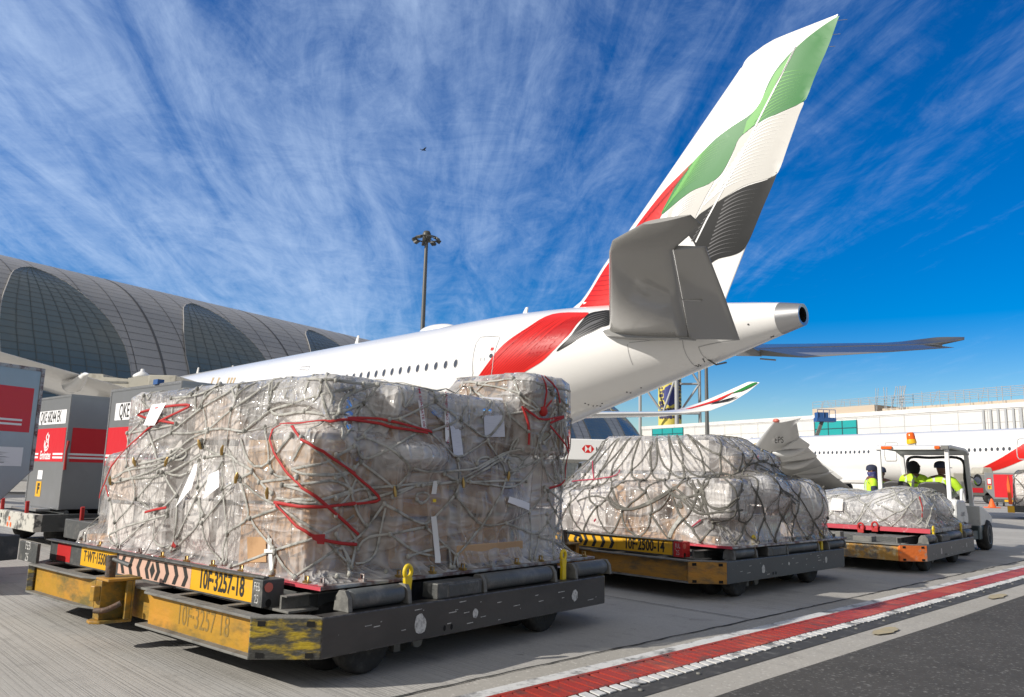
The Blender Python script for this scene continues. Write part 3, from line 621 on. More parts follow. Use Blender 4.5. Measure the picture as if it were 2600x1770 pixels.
    for j in range(1,NR):
        for i in range(nP):
            p=Vector(X[j,i]); 
            n1=1-abs(noise.noise(p*3.1+Vector((seed,0,0))+Vector((0,0,p.z*-1.7))))*2.2; n2=noise.noise(Vector((p.x*7,p.y*7,p.z*3))+Vector((seed*3,2,1))); n3=1-abs(noise.noise(Vector((p.x*9+p.z*4,p.y*9-p.z*3,p.z*9+seed))))*2.4
            X[j,i]+=Nn[j,i]*amp*(max(n1,0)*.9+n2*.6+max(n3,0)*.5)*min(1,j/5)
    return X,Nn
class Load:
    def __init__(s,pose,label,zb=.46): 
        x,y,yaw=pose; s.zb=zb
        s.r=empty('cargo_pallet_load',(x,y,zb),-yaw,label,'cargo','netted pallet loads riding on the dollies')
        s.M=Matrix.Translation((x,y,0))@Matrix.Rotation(-yaw,4,'Z'); s.Mi=s.M.inverted(); s.ro=s.Mi@EYE; s.R3=s.Mi.to_3x3()
    def out(s,mb,name,m,parent=None,**k):
        mb.v=[(p[0],p[1],p[2]-s.zb) for p in mb.v]; return mb.build(name,m,parent or s.r,**k)
    def film(s,X,Nn,m,name='plastic_wrap'):
        NR,nP,_=X.shape; s.X,s.N=X,Nn
        vs=[tuple(p) for p in X.reshape(-1,3)]; fs=[(j*nP+i,j*nP+(i+1)%nP,(j+1)*nP+(i+1)%nP,(j+1)*nP+i) for j in range(NR-1) for i in range(nP)]+[tuple((NR-1)*nP+i for i in range(nP))]
        s.bvh=BVHTree.FromPolygons(vs,fs); b=MB(); b.add(vs,fs,True); return s.out(b,name,m)
    def hit(s,q,last=None):
        d=(s.R3@ray(*q)).normalized(); h=s.bvh.ray_cast(s.ro,d)
        if h[0] is not None:
            n=h[1]; n=n if n.dot(d)<0 else -n; return h[0],n
        p=s.ro+d*((last-s.ro).dot(d) if last is not None else 6); h=s.bvh.find_nearest(p); n=h[1]; n=n if n.dot(d)<.3 else -n
        return h[0],n
    def trace(s,pts,step=16,off=.008):
        out=[];last=None
        for a,b in zip(pts,pts[1:]):
            n=max(1,int(math.hypot(b[0]-a[0],b[1]-a[1])/step))
            for i in range(n):
                h=s.hit((a[0]+(b[0]-a[0])*i/n,a[1]+(b[1]-a[1])*i/n),last); out.append(h); last=h[0]
        out.append(s.hit(pts[-1],last))
        P=[h[0] for h in out]
        for _ in range(2):   # pull the webbing taut over small hollows
            P=[P[0]]+[P[i]*.5+(P[i-1]+P[i+1])*.25 for i in range(1,len(P)-1)]+[P[-1]]
        res=[]
        for p,h in zip(P,out):
            c=s.bvh.find_nearest(p); n=c[1] if c[1].dot(h[1])>0 else -c[1]; gap=max((p-c[0]).dot(n),0)
            n2=(n+h[1]).normalized(); res.append((c[0]+n*min(gap,.05)+n2*off*(1+.4*noise.noise(p*8)),n2))
        return res
    def ribbon(s,mb,path,wd,th,tw=.5):
        if len(path)<2: return
        k0=len(mb.v); sd0=random.random()*50
        ln=0; S=[]
        for i,(p,n) in enumerate(path):
            a=path[max(i-1,0)][0]; b=path[min(i+1,len(path)-1)][0]; d=b-a
            if d.length<1e-6: d=Vector((0,0,1))
            d.normalize(); ln+=(p-a).length
            sd=d.cross(n); sd=sd.normalized() if sd.length>1e-5 else d.orthogonal().normalized(); up=sd.cross(d).normalized()
            ang=tw*noise.noise((ln*2.2+sd0,sd0,1)); x=sd*math.cos(ang)+up*math.sin(ang); y=up*math.cos(ang)-sd*math.sin(ang)
            w_=wd*(1+.25*noise.noise((ln*6,sd0,3)))
            S.append([p+x*w_*.5*cx+y*th*cy for cx,cy in ((-1,0),(-.7,.9),(0,1.15),(.7,.9),(1,0),(0,-.5))])
        mb.rings(S,True)
    def P(s,a,t):
        NR,nP,_=s.X.shape; a=(a%1)*nP; i=int(a); f=a-i; t=min(max(t,0),1)*(NR-1); j=min(int(t),NR-2); g=t-j
        X=s.X;N_=s.N
        def bl(A): return (A[j,i%nP]*(1-f)+A[j,(i+1)%nP]*f)*(1-g)+(A[j+1,i%nP]*(1-f)+A[j+1,(i+1)%nP]*f)*g
        return Vector(bl(X)),Vector(bl(N_)).normalized()
    def pnet(s,cols,rows,wd,mat_,hide=False,jit=.22,t0=.01,t1=.86,th=.005,knots=True,sag=.012,name='net'):
        mb=MB(); nodes={}
        for j in range(rows+1):
            for i in range(cols): 
                nodes[i,j]=((i+(j%2)*.5+random.uniform(-jit,jit)*(j>0))/cols,t0+(t1-t0)*(j+random.uniform(-jit,jit)*(0<j<rows))/rows)
        def vis(p,n): return (s.ro-p).dot(n)>0 and n.z<.75
        for j in range(rows):
            for i in range(cols):
                for di in ((0,-1) if j%2==0 else (0,1)):
                    a=nodes[i,j]; b=nodes[(i+di)%cols,j+1]; b0=b[0]
                    if b0-a[0]>.5: b0-=1
                    if b0-a[0]<-.5: b0+=1
                    n=9; sg=random.uniform(-1,1)*.006
                    path=[]
                    for k in range(n+1):
                        f=k/n; p,nn=s.P(a[0]+(b0-a[0])*f+sg*math.sin(f*math.pi),a[1]+(b[1]-a[1])*f-.02*math.sin(f*math.pi)*random.uniform(.6,1)*(1 if sag else 0)); path.append((p+nn*.008,nn))
                    if hide and vis(*path[n//2]): continue
                    s.ribbon(mb,path,wd,th)
                if knots:
                    p,nn=s.P(*nodes[i,j]); 
                    if not(hide and vis(p,nn)): mb.ell(p+nn*.01,(wd*.8,wd*.8,wd*.9),8,5)
        return mb
    def tangle(s,mb,a0,a1,t,n,wd,spread=.05):
        for q in range(n):
            f0=random.uniform(0,.7);f1=min(1,f0+random.uniform(.15,.5)); ph=random.random()*9; off=random.uniform(-spread,spread); path=[]
            for k in range(22):
                f=f0+(f1-f0)*k/21; p,nn=s.P(a0+(a1-a0)*f,t(f)+off+spread*.7*noise.noise((f*9+ph,ph,q))); path.append((p+nn*(.012+.02*abs(noise.noise((f*12,q,ph)))),nn))
            s.ribbon(mb,path,wd,.005,1.5)
    def boxes(s,prims):
        for k in prims:
            if k['m'] is None: continue
            b=MB(); c=k['c'];h=k['h']
            if k.get('e'):
                b.ell(c,tuple(x*.93 for x in h),20,12,Matrix.Rotation(k['r'],3,'Z')); s.out(b,'bagged_parcel',MT['bag'])
            else:
                M4=Matrix.Translation(c)@Matrix.Rotation(k['r'],4,'Z'); e=.022
                n3=[max(1,round(2*x/y)) for x,y in zip(h,(.55,.60,.42))] if min(h)>.1 else [1,1,1]
                lo=[-h[0]+e,-h[1]+e,-h[2]]; sz=[(2*h[0]-2*e)/n3[0],(2*h[1]-2*e)/n3[1],(2*h[2]-e)/n3[2]]
                pool={'card':('card','card_t','card2','card'),'card2':('card2','card_t'),'card_w':('card_w','card_w','card_p','card_w','card_w','card_w')}[k['m']]
                for ix in range(n3[0]):
                    for iy in range(n3[1]):
                        for iz in range(n3[2]):
                            if 0<ix<n3[0]-1 and 0<iy<n3[1]-1 and iz<n3[2]-1: continue
                            b=MB(); g=.014+.018*random.random(); x,y,z=[lo[q]+sz[q]*i for q,i in enumerate((ix,iy,iz))]
                            b.box(x+g,x+sz[0]-g,y+g,y+sz[1]-g,z+.002,z+sz[2]-g,M4); o=s.out(b,'carton',MT[random.choice(pool)],bevel=.008)
    def pallet(s,u0,u1,v0,v1,z0,z1,red=True):
        b=MB(); b.box(u0,u1,v0,v1,z0,z1); o=s.out(b,'pallet_base',MT['alu_edge'],bevel=.004)
        b=MB(); b.quad((u0+.02,v0+.002,z1+.0015),(u1-.02,v0+.002,z1+.0015),(u1-.02,v0+.07,z1+.0015),(u0+.02,v0+.07,z1+.0015)); b.quad((u0,v0-.0015,z0),(u1,v0-.0015,z0),(u1,v0-.0015,z1),(u0,v0-.0015,z1)); s.out(b,'red_edge',MT['pallet_red'],o)
# ---- load on the nearest dolly
L1=Load(P1,'tall wrapped pallet load with red straps on the nearest dolly')
L1.pallet(-3.42,-.17,.36,3.02,.462,.482)
pr=[bx(-1.20,-.43,.42,.98,.5,1.335,'card',.03),bx(-1.1,-.36,1.0,1.62,.5,1.16,'card',0),bx(-1.0,-.34,1.64,2.25,.5,1.18,'card2'),bx(-1.05,-.42,1.04,2.23,1.20,1.655,'card'),
 bx(-1.1,-.30,2.27,2.86,1.27,1.885,'card'),bx(-1.1,-.36,2.3,2.84,.5,1.25,'card_w'),bx(-1.34,-.60,.62,1.5,1.34,1.70,'card_w',.05),
 bx(-2.1,-1.24,.52,1.5,.5,1.30,'card_w'),bx(-2.95,-2.12,.50,1.5,1.2,1.67,'card_w'),bx(-3.20,-2.2,.455,1.4,.5,1.19,'card_w'),bx(-3.42,-3.0,.40,1.2,.5,.60,'card'),bx(-2.10,-1.36,.52,1.5,1.30,1.68,'card_w'),
 bx(-3.1,-1.12,1.55,2.9,.5,1.66,'card_w'),bx(-1.03,-.80,.44,.60,.485,.70,'card'),bx(-.95,-.42,.415,.55,.485,.64,'card2'),bx(-.34,-.31,1.5,2.3,.5,.68,'card'),
 el((-.47,1.24,1.215),(.20,.30,.115),'bag'),el((-.42,1.95,.88),(.16,.36,.22),None),el((-1.7,.50,.80),(.38,.12,.26),None)]
L1.boxes(pr)
X,Nn=membrane(-3.46,-.22,.385,2.98,.484,1.97,pr,264,72,28,16,.004,3)
L1.film(X,Nn,MT['film'])
z4=Zm(200,920,2.727); z5=Zm(850,920,2.727)
T4=[[(300,395),(345,330),(460,230),(640,185),(745,150)],[(460,230),(465,330),(460,410),(345,490),(345,640),(340,720)],[(320,400),(345,490)],[(650,190),(645,260),(650,370),(648,490)],[(745,150),(650,190)],[(650,250),(820,235),(975,165)],[(980,160),(900,230),(830,290),(865,310)],[(865,310),(1110,165),(1190,130),(1390,100)],[(1110,170),(1085,300),(1065,325)],[(865,310),(745,400),(650,490),(520,545),(505,550),(420,640),(400,690)],[(865,310),(905,460),(880,540),(865,590)],[(460,410),(490,480),(510,550),(545,640),(530,680),(620,690)],[(650,490),(780,500),(905,465),(1040,455),(1150,490)],[(905,465),(1065,325),(1350,130),(1400,95)],[(1350,130),(1325,320)],[(1065,325),(1040,455),(1030,590),(1020,640)],[(1150,480),(1320,330),(1480,290),(1660,230),(1900,175)],[(1325,320),(1370,400),(1440,350),(1570,345),(1640,350),(1790,370),(1820,350)],[(1690,130),(1690,215),(1660,240),(1570,345)],[(1400,100),(1700,125),(1880,130)],[(1800,350),(1805,250),(1850,230),(1900,200)],[(1370,400),(1400,440),(1150,490),(1080,520),(1100,480)],
[(220,800),(240,830),(330,740),(410,700),(530,690),(650,650),(780,520),(905,480)],[(240,840),(380,800),(560,740),(760,600),(860,540)],[(300,810),(480,800),(560,800),(640,760),(790,680),(850,640)],[(250,790),(380,730),(500,730),(620,690),(680,650)],[(650,620),(690,595),(745,610),(750,650),(690,680),(640,660)],[(880,660),(1000,640),(1030,620),(1120,690),(1210,750)],[(860,560),(900,620),(940,660),(1010,640)],[(1040,600),(1090,700),(1110,790)],[(560,760),(600,740),(660,800),(760,790),(830,690)],
[(340,720),(380,770),(390,850),(405,945),(380,980),(260,1110)],[(260,1110),(270,1270)],[(220,950),(240,1020),(260,1110)],[(405,945),(540,1040),(280,1280)],[(405,945),(560,760)],[(540,1040),(520,1240),(530,1280),(640,1290)],[(540,1040),(690,930),(790,690)],[(580,760),(640,860),(690,930)],[(690,930),(680,1200),(650,1300)],[(690,1210),(850,870),(1000,700)],[(830,870),(840,680)],[(840,940),(860,1110),(650,1310)],[(860,1110),(1120,800)],[(860,1110),(890,1260),(1000,1400)],[(820,950),(870,1060)],[(1000,640),(1000,880),(1025,1050),(1040,1190),(1025,1400)],[(1040,1190),(1000,1260),(1005,1400)],[(1000,880),(1130,800),(1210,760)],[(1130,820),(1195,1080),(1040,1180)],[(1195,1080),(1360,1020)],[(1195,1080),(1220,1140),(1360,1290)],[(1150,840),(1260,930),(1330,980),(1370,980)],[(1210,760),(1310,890),(1350,910)],[(1130,530),(1170,680),(1210,750),(1290,740),(1330,690),(1480,500)],[(1480,740),(1700,700),(1900,580)],[(1480,740),(1560,780),(1820,780),(1900,730)],[(1330,690),(1340,790),(1480,800),(1520,800)],[(1420,850),(1520,850),(1780,810),(1890,880)],[(1420,850),(1560,890),(1640,950),(1620,980),(1380,940)],[(1380,990),(1690,1200),(1860,1400)],[(1360,1020),(1480,940),(1650,960),(1880,890)],[(1690,1200),(1370,1300),(1060,1420)],[(1370,1310),(1350,1460)],[(1320,1200),(1350,1290)],[(1370,1320),(1420,1420),(1510,1500)],[(1690,1190),(1800,1130),(1900,1060)],[(1500,1490),(1750,1310),(1830,1260),(1860,1400)],[(1860,1400),(1870,1480)],[(20,1220),(70,1080),(120,1040)],[(120,1090),(160,1160),(250,1270)],[(70,1070),(130,1110)],[(1550,520),(1720,680),(1830,780),(1880,900)],[(1290,460),(1330,560),(1310,680),(1350,760)],[(1260,830),(1420,810),(1520,790)]]
T5=[[(30,340),(25,280),(70,235),(190,180),(290,160)],[(190,160),(430,130),(560,130),(800,120),(945,180)],[(0,125),(190,150)],[(30,350),(0,390)],[(300,165),(190,290),(125,380)],[(190,290),(30,355)],[(190,290),(250,320),(290,380)],[(600,150),(690,270),(800,120)],[(690,270),(450,390),(380,400)],[(690,270),(870,400),(660,480)],[(870,400),(950,190),(945,180)],[(950,190),(1195,360),(1050,540),(870,400)],[(1195,360),(1400,330)],[(1195,360),(1340,480)],[(1050,540),(845,680),(660,490)],[(450,390),(660,490)],[(800,120),(990,150),(1240,115),(1460,160),(1660,200)],[(1240,115),(1285,215),(1290,300),(1400,330)],[(990,150),(1170,180),(1285,215)],[(1220,95),(1240,115)],[(1285,215),(1420,330)],[(60,430),(75,470),(150,575),(200,520),(190,490),(280,430)],[(150,575),(0,650)],[(150,575),(170,690),(400,600),(550,500)],[(200,520),(400,605),(545,730),(430,860)],[(170,690),(135,740),(50,790),(0,800)],[(170,690),(380,840),(400,870)],[(545,730),(640,760),(870,750),(980,740),(1200,610),(1300,600)],[(845,680),(870,830),(830,920)],[(750,770),(800,820),(870,830),(1000,830),(1320,820)],[(840,830),(950,760),(1100,690),(1230,600)],[(870,840),(1000,760),(1150,680)],[(600,850),(750,840),(860,820)],[(0,940),(150,880),(560,840),(700,830)],[(130,980),(400,900),(570,850)],[(1050,545),(1140,680),(1180,770)],[(1180,820),(1150,910),(1010,1140),(840,1340)],[(830,920),(625,1140),(340,980)],[(830,920),(1010,1140),(1180,1110),(1340,1040),(1470,890)],[(625,1140),(840,1340)],[(625,1140),(380,1190),(180,1210),(150,1290)],[(340,980),(170,1210),(0,1300)],[(350,1010),(300,1230),(290,1330),(200,1420),(140,1400)],[(380,1190),(570,1330),(690,1345)],[(500,1350),(560,1325),(780,1270)],[(830,1345),(820,1430)],[(840,1340),(850,1430)],[(790,1280),(800,1430)],[(1180,1110),(1410,1210),(1520,1030)],[(1410,1210),(1380,1370)],[(1410,1210),(1600,1260),(1730,1320)],[(1520,1030),(1600,870)],[(1520,1030),(1470,950),(1470,890)],[(1520,1030),(1570,1100),(1590,1290)],[(1340,1040),(1360,1200),(1350,1370)],[(1700,1120),(1740,1320)],[(1640,870),(1690,960)],[(1600,1260),(1690,1050)],[(1180,770),(1390,690),(1460,640)],[(1550,290),(1560,500),(1540,800)],[(1600,300),(1500,520),(1440,560)],[(1575,310),(1600,520),(1640,680),(1640,800),(1560,860)],[(1400,510),(1420,650),(1450,760),(1520,830)],[(1530,310),(1470,420),(1400,520),(1380,640)],[(1480,400),(1560,420),(1660,390)],[(1660,200),(1600,300)],[(1500,600),(1400,680),(1330,810),(1230,880),(930,830)],[(1490,480),(1520,600),(1550,720)],[(1410,560),(1440,700),(1480,830)],[(1200,690),(1210,740),(1260,750),(1305,700),(1270,650),(1220,640)],[(980,710),(1000,670),(1060,660),(1080,690)],[(1230,600),(1270,540),(1250,530),(1210,600),(1170,700)],[(560,930),(570,910),(620,900),(650,930),(600,980),(560,950)],[(400,930),(560,850)],[(100,880),(150,1050),(210,1130)],[(0,1060),(70,1130),(150,1210),(110,1430)],[(0,640),(80,730),(130,800),(240,890),(240,940)],[(150,790),(110,890),(60,980),(0,1010)],[(1520,350),(1540,480),(1500,640),(1520,800)],[(1560,330),(1580,450),(1540,620),(1560,760)],[(1590,330),(1560,430),(1600,560),(1610,700)],[(1500,700),(1560,840),(1600,900)],[(1380,600),(1300,690),(1200,800)],[(0,1190),(60,1300),(110,1400)],[(1460,440),(1400,560),(1390,690)]]
mb=L1.pnet(30,5,.018,MT['rope'],hide=True,th=.0035)
for T,z,sp in ((T4,z4,0),(T5,z5,0)):
    for q in T:
        c=[tuple(v) for v in [z(p) for p in q]]
        if math.hypot(c[0][0]-c[-1][0],c[0][1]-c[-1][1])<45 and len(c)>3: c=[(v.x,v.y) for v in spline([(a[0],a[1],0) for a in c],4)]
        L1.ribbon(mb,L1.trace(c),.0175,.003,.6)
        for p in (c[0],c[-1]):
            if random.random()<.75: h=L1.hit(p); mb.ell(h[0]+h[1]*.012,(.014,.014,.017),8,5)
L1.out(mb,'net',MT['rope'])
RED=[(z4,q) for q in ([(305,395),(500,330),(620,305),(820,290),(570,410),(490,460),(390,560),(270,680),(215,760),(205,820),(165,900),(150,940)],[(200,850),(220,930)],[(150,970),(80,1050)],[(1400,445),(1640,430),(1700,425),(1900,400)],[(1400,455),(1340,480),(1330,530),(1370,630),(1470,780),(1600,900),(1900,1170)],[(1480,460),(1560,540),(1900,770)],[(1370,970),(1550,1000),(1700,1000),(1900,975)],[(1380,980),(1500,1110),(1640,1220),(1800,1255),(1900,1260)])]+[(z5,q) for q in ([(80,395),(200,390),(400,410),(660,490)],[(80,400),(240,420),(630,500)],[(80,740),(340,960),(80,985)],[(80,1130),(150,1190)],[(80,1255),(140,1260)],[(1475,90),(1450,260),(1430,350)],[(1515,95),(1550,290)],[(1430,340),(1490,265)],[(1295,310),(1345,420),(1340,570)],[(1310,320),(1395,410),(1575,375)],[(1480,420),(1575,380)],[(1480,440),(1600,580),(1640,690),(1620,800)],[(1600,510),(1610,600)],[(1475,870),(1640,840),(1660,820)])]
for z,q in RED:
    b=MB(); L1.ribbon(b,L1.trace([z(p) for p in q],off=.018),.019,.0035,.4); 
    if len(q)==3 and q[0]==(1475,90): 
        h=L1.hit(z((1430,340))); b.ell(h[0]+h[1]*.02,(.035,.035,.04),10,6)
    L1.out(b,'red_strap',MT['strap'])
def patch(Ld,name,z,poly,m,off=.014,parent=None,nn=6,curl=0):
    """a flexible sheet lying on the wrap: polygon of four corners, subdivided"""
    b=MB(); a,c,d,e=[z(p) for p in poly]; k=len(b.v); vs=[];fs=[]
    for j in range(nn+1):
        for i in range(nn+1):
            s,t=i/nn,j/nn; q=((a[0]*(1-s)+c[0]*s)*(1-t)+(e[0]*(1-s)+d[0]*s)*t,(a[1]*(1-s)+c[1]*s)*(1-t)+(e[1]*(1-s)+d[1]*s)*t)
            h=Ld.hit(q); vs.append((h[0],h[1]))
    P=[v[0] for v in vs]; W_=nn+1
    for _ in range(3): P=[(P[i]*2+sum((P[k2] for k2 in ((i-1) if i%W_ else i,(i+1) if i%W_<nn else i,max(i-W_,i%W_),min(i+W_,(W_*W_-W_)+i%W_))),Vector()))/6 for i in range(len(P))]
    b.add([p+vs[i][1]*(off+curl*(i//W_)/nn) for i,p in enumerate(P)],[(j*W_+i,j*W_+i+1,(j+1)*W_+i+1,(j+1)*W_+i) for j in range(nn) for i in range(nn)],True)
    return Ld.out(b,name,m,parent)
patch(L1,'paper_sheet',z4,[(520,285),(640,265),(560,452),(472,450)],MT['paper'],.02,curl=.02)
patch(L1,'paper_sheet',z4,[(828,685),(845,690),(820,890),(690,1040)],MT['paper'],.02,curl=.02)
patch(L1,'paper_sheet',z4,[(905,785),(992,740),(1000,880),(875,972)],MT['paper'],.02,curl=.01)
patch(L1,'paper_sheet',z5,[(1010,222),(1172,226),(1190,538),(1025,540)],MT['paper_b'],.004)
patch(L1,'printed_label',z5,[(765,225),(840,190),(900,690),(820,680)],MT['paper_b'],.003)
patch(L1,'paper_tag',z5,[(1185,926),(1345,975),(1345,1033),(1168,968)],MT['paper'],.02)
patch(L1,'warning_tag',z4,[(1605,1185),(1690,1182),(1682,1265),(1625,1260)],MT['strap'],.03)
patch(L1,'warning_tag',z4,[(680,1216),(705,1250),(690,1310),(664,1300)],MT['strap'],.03)
patch(L1,'white_strap',z5,[(648,1040),(692,1035),(735,1432),(690,1432)],MT['strapw'],.016)
patch(L1,'white_strap',z5,[(668,810),(705,810),(690,920),(650,920)],MT['strapw'],.02)
patch(L1,'white_strap',z4,[(1312,1200),(1345,1200),(1358,1465),(1330,1465)],MT['strapw'],.010)
patch(L1,'white_strap',z4,[(1300,1292),(1370,1290),(1368,1320),(1300,1322)],MT['strapw'],.022)
patch(L1,'buckle_tag',z5,[(650,938),(688,938),(688,975),(650,975)],MT['lever'],.03,nn=2)
patch(L1,'brown_flap',z4,[(1160,1195),(1310,1195),(1315,1400),(1165,1400)],MT['card'],.006)
for z,p,q in ((z5,[(553,135),(588,135),(635,480),(600,480)],'B 9M EXP DATE 08/2'),(z5,[(745,120),(785,120),(790,575),(762,575)],'rates vCargo  TSO C172  906')):
    o=patch(L1,'printed_tape',z,p,MT['paper'],.006,nn=8)
    a,c,d,e=[z(k) for k in p]; v,f=text_polys(q,1.0,1,bold=.01); xs=[k[0] for k in v]; x0,x1=min(xs),max(xs); b=MB(); vs=[]
    for X_,Y_ in v:
        t=(X_-x0)/(x1-x0)*.96+.02; s=.5-Y_*.62
        s=1-s; qq=((a[0]*(1-s)+c[0]*s)*(1-t)+(e[0]*(1-s)+d[0]*s)*t,(a[1]*(1-s)+c[1]*s)*(1-t)+(e[1]*(1-s)+d[1]*s)*t); h=L1.hit(qq); vs.append(h[0]+h[1]*.0105)
    b.add(vs,f); b.v=[(k[0],k[1],k[2]-L1.zb) for k in b.v]; t_=b.build('lettering',MT['ink_red'],o)
for z,p in ((z4,(865,570)),(z4,(1022,610)),(z4,(625,690)),(z4,(412,690)),(z4,(1335,905)),(z4,(1120,800)),(z5,(415,895)),(z5,(870,835)),(z5,(1180,795)),(z4,(245,820))):
    h=L1.hit(z(p)); b=MB(); d=Vector((random.uniform(-.4,.4),random.uniform(-.2,.2),1)).normalized()*.035; b.tube([h[0]+h[1]*.03-d,h[0]+h[1]*.034,h[0]+h[1]*.03+d],[.008,.013,.006],8); L1.out(b,'net_hook',MT['brass'])
for p in ((1520,1498),(1860,1490)): 
    h=z4(p)
for u,v in [(-.21,.40+.28*i) for i in range(10)]+[(-3.3+.33*i,.385) for i in range(10)]:
    b=MB(); b.box(u-.025,u+.025,v-.012,v+.012,.4825,.497); b.tube([Vector((u-.012,v,.492)),Vector((u-.014,v,.522)),Vector((u+.014,v,.522)),Vector((u+.012,v,.492))],.006,6); L1.out(b,'tie_down_fitting',MT['brass'] if random.random()<.7 else MT['alu_edge'])
# ---- load on the middle dolly
L2=Load(P2,'low humped pallet load under a dark net on the middle dolly')
L2.pallet(-3.3,-.02,.40,3.05,.462,.482)
p2=[bx(-2.55,-.7,1.05,2.5,.5,1.20,'card_w'),bx(-2.25,-1.55,1.15,2.1,1.2,1.60,'card_w',.1),bx(-1.5,-.72,1.2,2.1,1.2,1.60,'card_w'),bx(-.72,-.45,1.25,2.3,1.1,1.42,'card_w'),
 bx(-1.62,-1.38,.55,.95,.5,1.07,'card'),bx(-1.36,-.92,.50,.95,.62,1.02,'card'),bx(-.88,-.62,.58,1.0,.6,1.10,'card'),bx(-.58,-.10,.50,.98,.74,1.115,'card_w',.06),el((-.13,1.22,1.03),(.17,.17,.15),'bag'),el((-.20,1.58,.98),(.19,.20,.18),'bag',.3),
 el((-.24,2.40,.84),(.24,.34,.30),'bag'),bx(-.55,-.15,2.0,2.8,.5,1.08,'card_w'),bx(-.5,-.10,1.0,1.7,.5,.80,'card_w'),bx(-3.1,-2.3,.55,1.2,.5,.82,'card_w'),bx(-2.2,-1.62,.5,1.0,.5,.95,'card_w'),bx(-1.2,-.2,.42,.62,.49,.60,'card'),bx(-1.55,-.55,.46,.8,.5,.74,'card2',.06),el((-1.9,.52,.70),(.5,.14,.17),None),bx(-3.2,-2.6,1.2,2.7,.5,1.0,'card_w')]
L2.boxes(p2)
X,Nn=membrane(-3.26,-.05,.42,3.0,.484,1.68,p2,220,52,24,150,.0045,8); L2.film(X,Nn,MT['film2'])
mb=L2.pnet(30,7,.022,MT['rope_dk'],jit=.13,th=.0035,t1=.9)
z6=Zm(1400,1050,3.0987)
for q in ([(200,690),(350,640),(480,700),(600,760),(740,720),(930,600),(980,590),(1100,700),(1180,770)],[(450,660),(500,740),(640,760),(860,660),(960,590)],[(960,600),(1050,530),(1190,500),(1330,480)],[(940,620),(1010,660),(1150,640),(1200,580),(1280,500)],[(1000,650),(1100,760),(1190,790),(1300,780),(1500,760)],[(1000,700),(1040,740),(990,720),(1010,690)],[(1190,620),(1220,720),(1330,760),(1430,700),(1490,600)],[(1320,480),(1450,500),(1500,560),(1480,640)],[(1100,520),(1150,640),(1190,780)],[(1160,520),(1200,640),(1180,760)],[(1650,440),(1720,470),(1850,500),(2000,520)],[(1690,460),(1760,560),(1930,700)]):
    for k in range(2):
        c=[z6((p[0]+random.uniform(-14,14),p[1]+random.uniform(-12,12))) for p in q]; c=[(v.x,v.y) for v in spline([(a[0],a[1],0) for a in c],4)] if len(c)>2 else c
        L2.ribbon(mb,L2.trace(c,12),.020,.0035,.6)
L2.out(mb,'net',MT['rope_dk'])
for q in ([(170,540),(360,520),(530,500),(560,460),(545,450)],[(330,380),(325,460),(340,530)],[(1180,830),(1110,900)]):
    b=MB(); L2.ribbon(b,L2.trace([z6(p) for p in q],off=.016),.018,.005,.6); L2.out(b,'red_strap',MT['ink_red'])
b=MB(); L2.ribbon(b,L2.trace([z6(p) for p in ((1025,820),(975,880),(935,975))],off=.014),.05,.004,.3); L2.out(b,'white_strap',MT['rope'])
patch(L2,'warning_tag',z6,[(335,835),(365,810),(372,835),(345,865)],MT['ink_red'],.03,nn=2)
# ---- load on the farthest dolly
L3=Load(P3,'low grey bagged pallet load with white card, just behind the tug',.47)
L3.pallet(-3.2,-.10,.86,3.30,.472,.53)
p3=[el((-.62,1.38,.74),(.46,.44,.33),'bag',.2),el((-1.42,1.5,.70),(.52,.42,.28),'bag',-.2),el((-2.3,1.55,.72),(.50,.46,.28),'bag'),el((-.7,2.3,.76),(.55,.5,.31),'bag'),el((-1.7,2.4,.74),(.6,.5,.28),'bag'),bx(-2.9,-.6,2.2,3.0,.53,.93,'card_w'),bx(-3.0,-2.2,1.1,2.4,.53,.9,'card_w'),bx(-.5,-.2,1.2,2.9,.53,.62,'card_w')]
L3.boxes(p3)
X,Nn=membrane(-3.15,-.14,.92,3.24,.532,1.12,p3,200,30,20,40,.014,5); L3.film(X,Nn,MT['film2'])
mb=L3.pnet(20,3,.018,MT['rope'],jit=.25,t1=.7,th=.0035)
z7=Zm(2000,1080,3.767)
for q in ([(830,740),(1000,680),(1160,600)],[(830,740),(960,800),(1040,830),(1120,800),(1240,690)],[(1040,830),(870,930)],[(1240,690),(1290,880),(1240,950)],[(990,690),(1110,770)],[(1240,600),(1330,700),(1470,860),(1680,960)],[(1250,620),(1300,720),(1430,880),(1560,990)],[(1260,620),(1420,790),(1580,960)],[(1300,630),(1390,760),(1480,900),(1640,980)],[(1290,900),(1400,950),(1470,990)],[(1280,880),(1230,940)],[(1330,600),(1450,680),(1560,840),(1700,960)],[(230,620),(480,615),(700,605),(1000,590),(1250,570)],[(230,635),(560,625),(900,605),(1200,585)],[(270,800),(430,680),(560,660)],[(410,830),(600,930)],[(250,860),(400,820)],[(660,940),(720,850),(800,740)]):
    c=[z7(p) for p in q]; c=[(v.x,v.y) for v in spline([(a[0],a[1],0) for a in c],4)] if len(c)>2 else c
    L3.ribbon(mb,L3.trace(c,10),.019,.0035,.5)
L3.tangle(mb,.02,.24,lambda f:.45,22,.014,.10); L3.tangle(mb,.66,.98,lambda f:.56,16,.014,.03)
L3.out(mb,'net',MT['rope'])
patch(L3,'white_card',z7,[(235,655),(318,632),(325,715),(242,752)],MT['paper'],.05,nn=3)
patch(L3,'grey_flap',z7,[(420,700),(550,710),(545,840),(400,820)],MT['card_w'],.04,nn=4)
b=MB(); L3.ribbon(b,L3.trace([z7(p) for p in ((1255,690),(1275,800),(1278,880))],off=.016),.018,.005,.4); L3.out(b,'red_strap',MT['strap'])
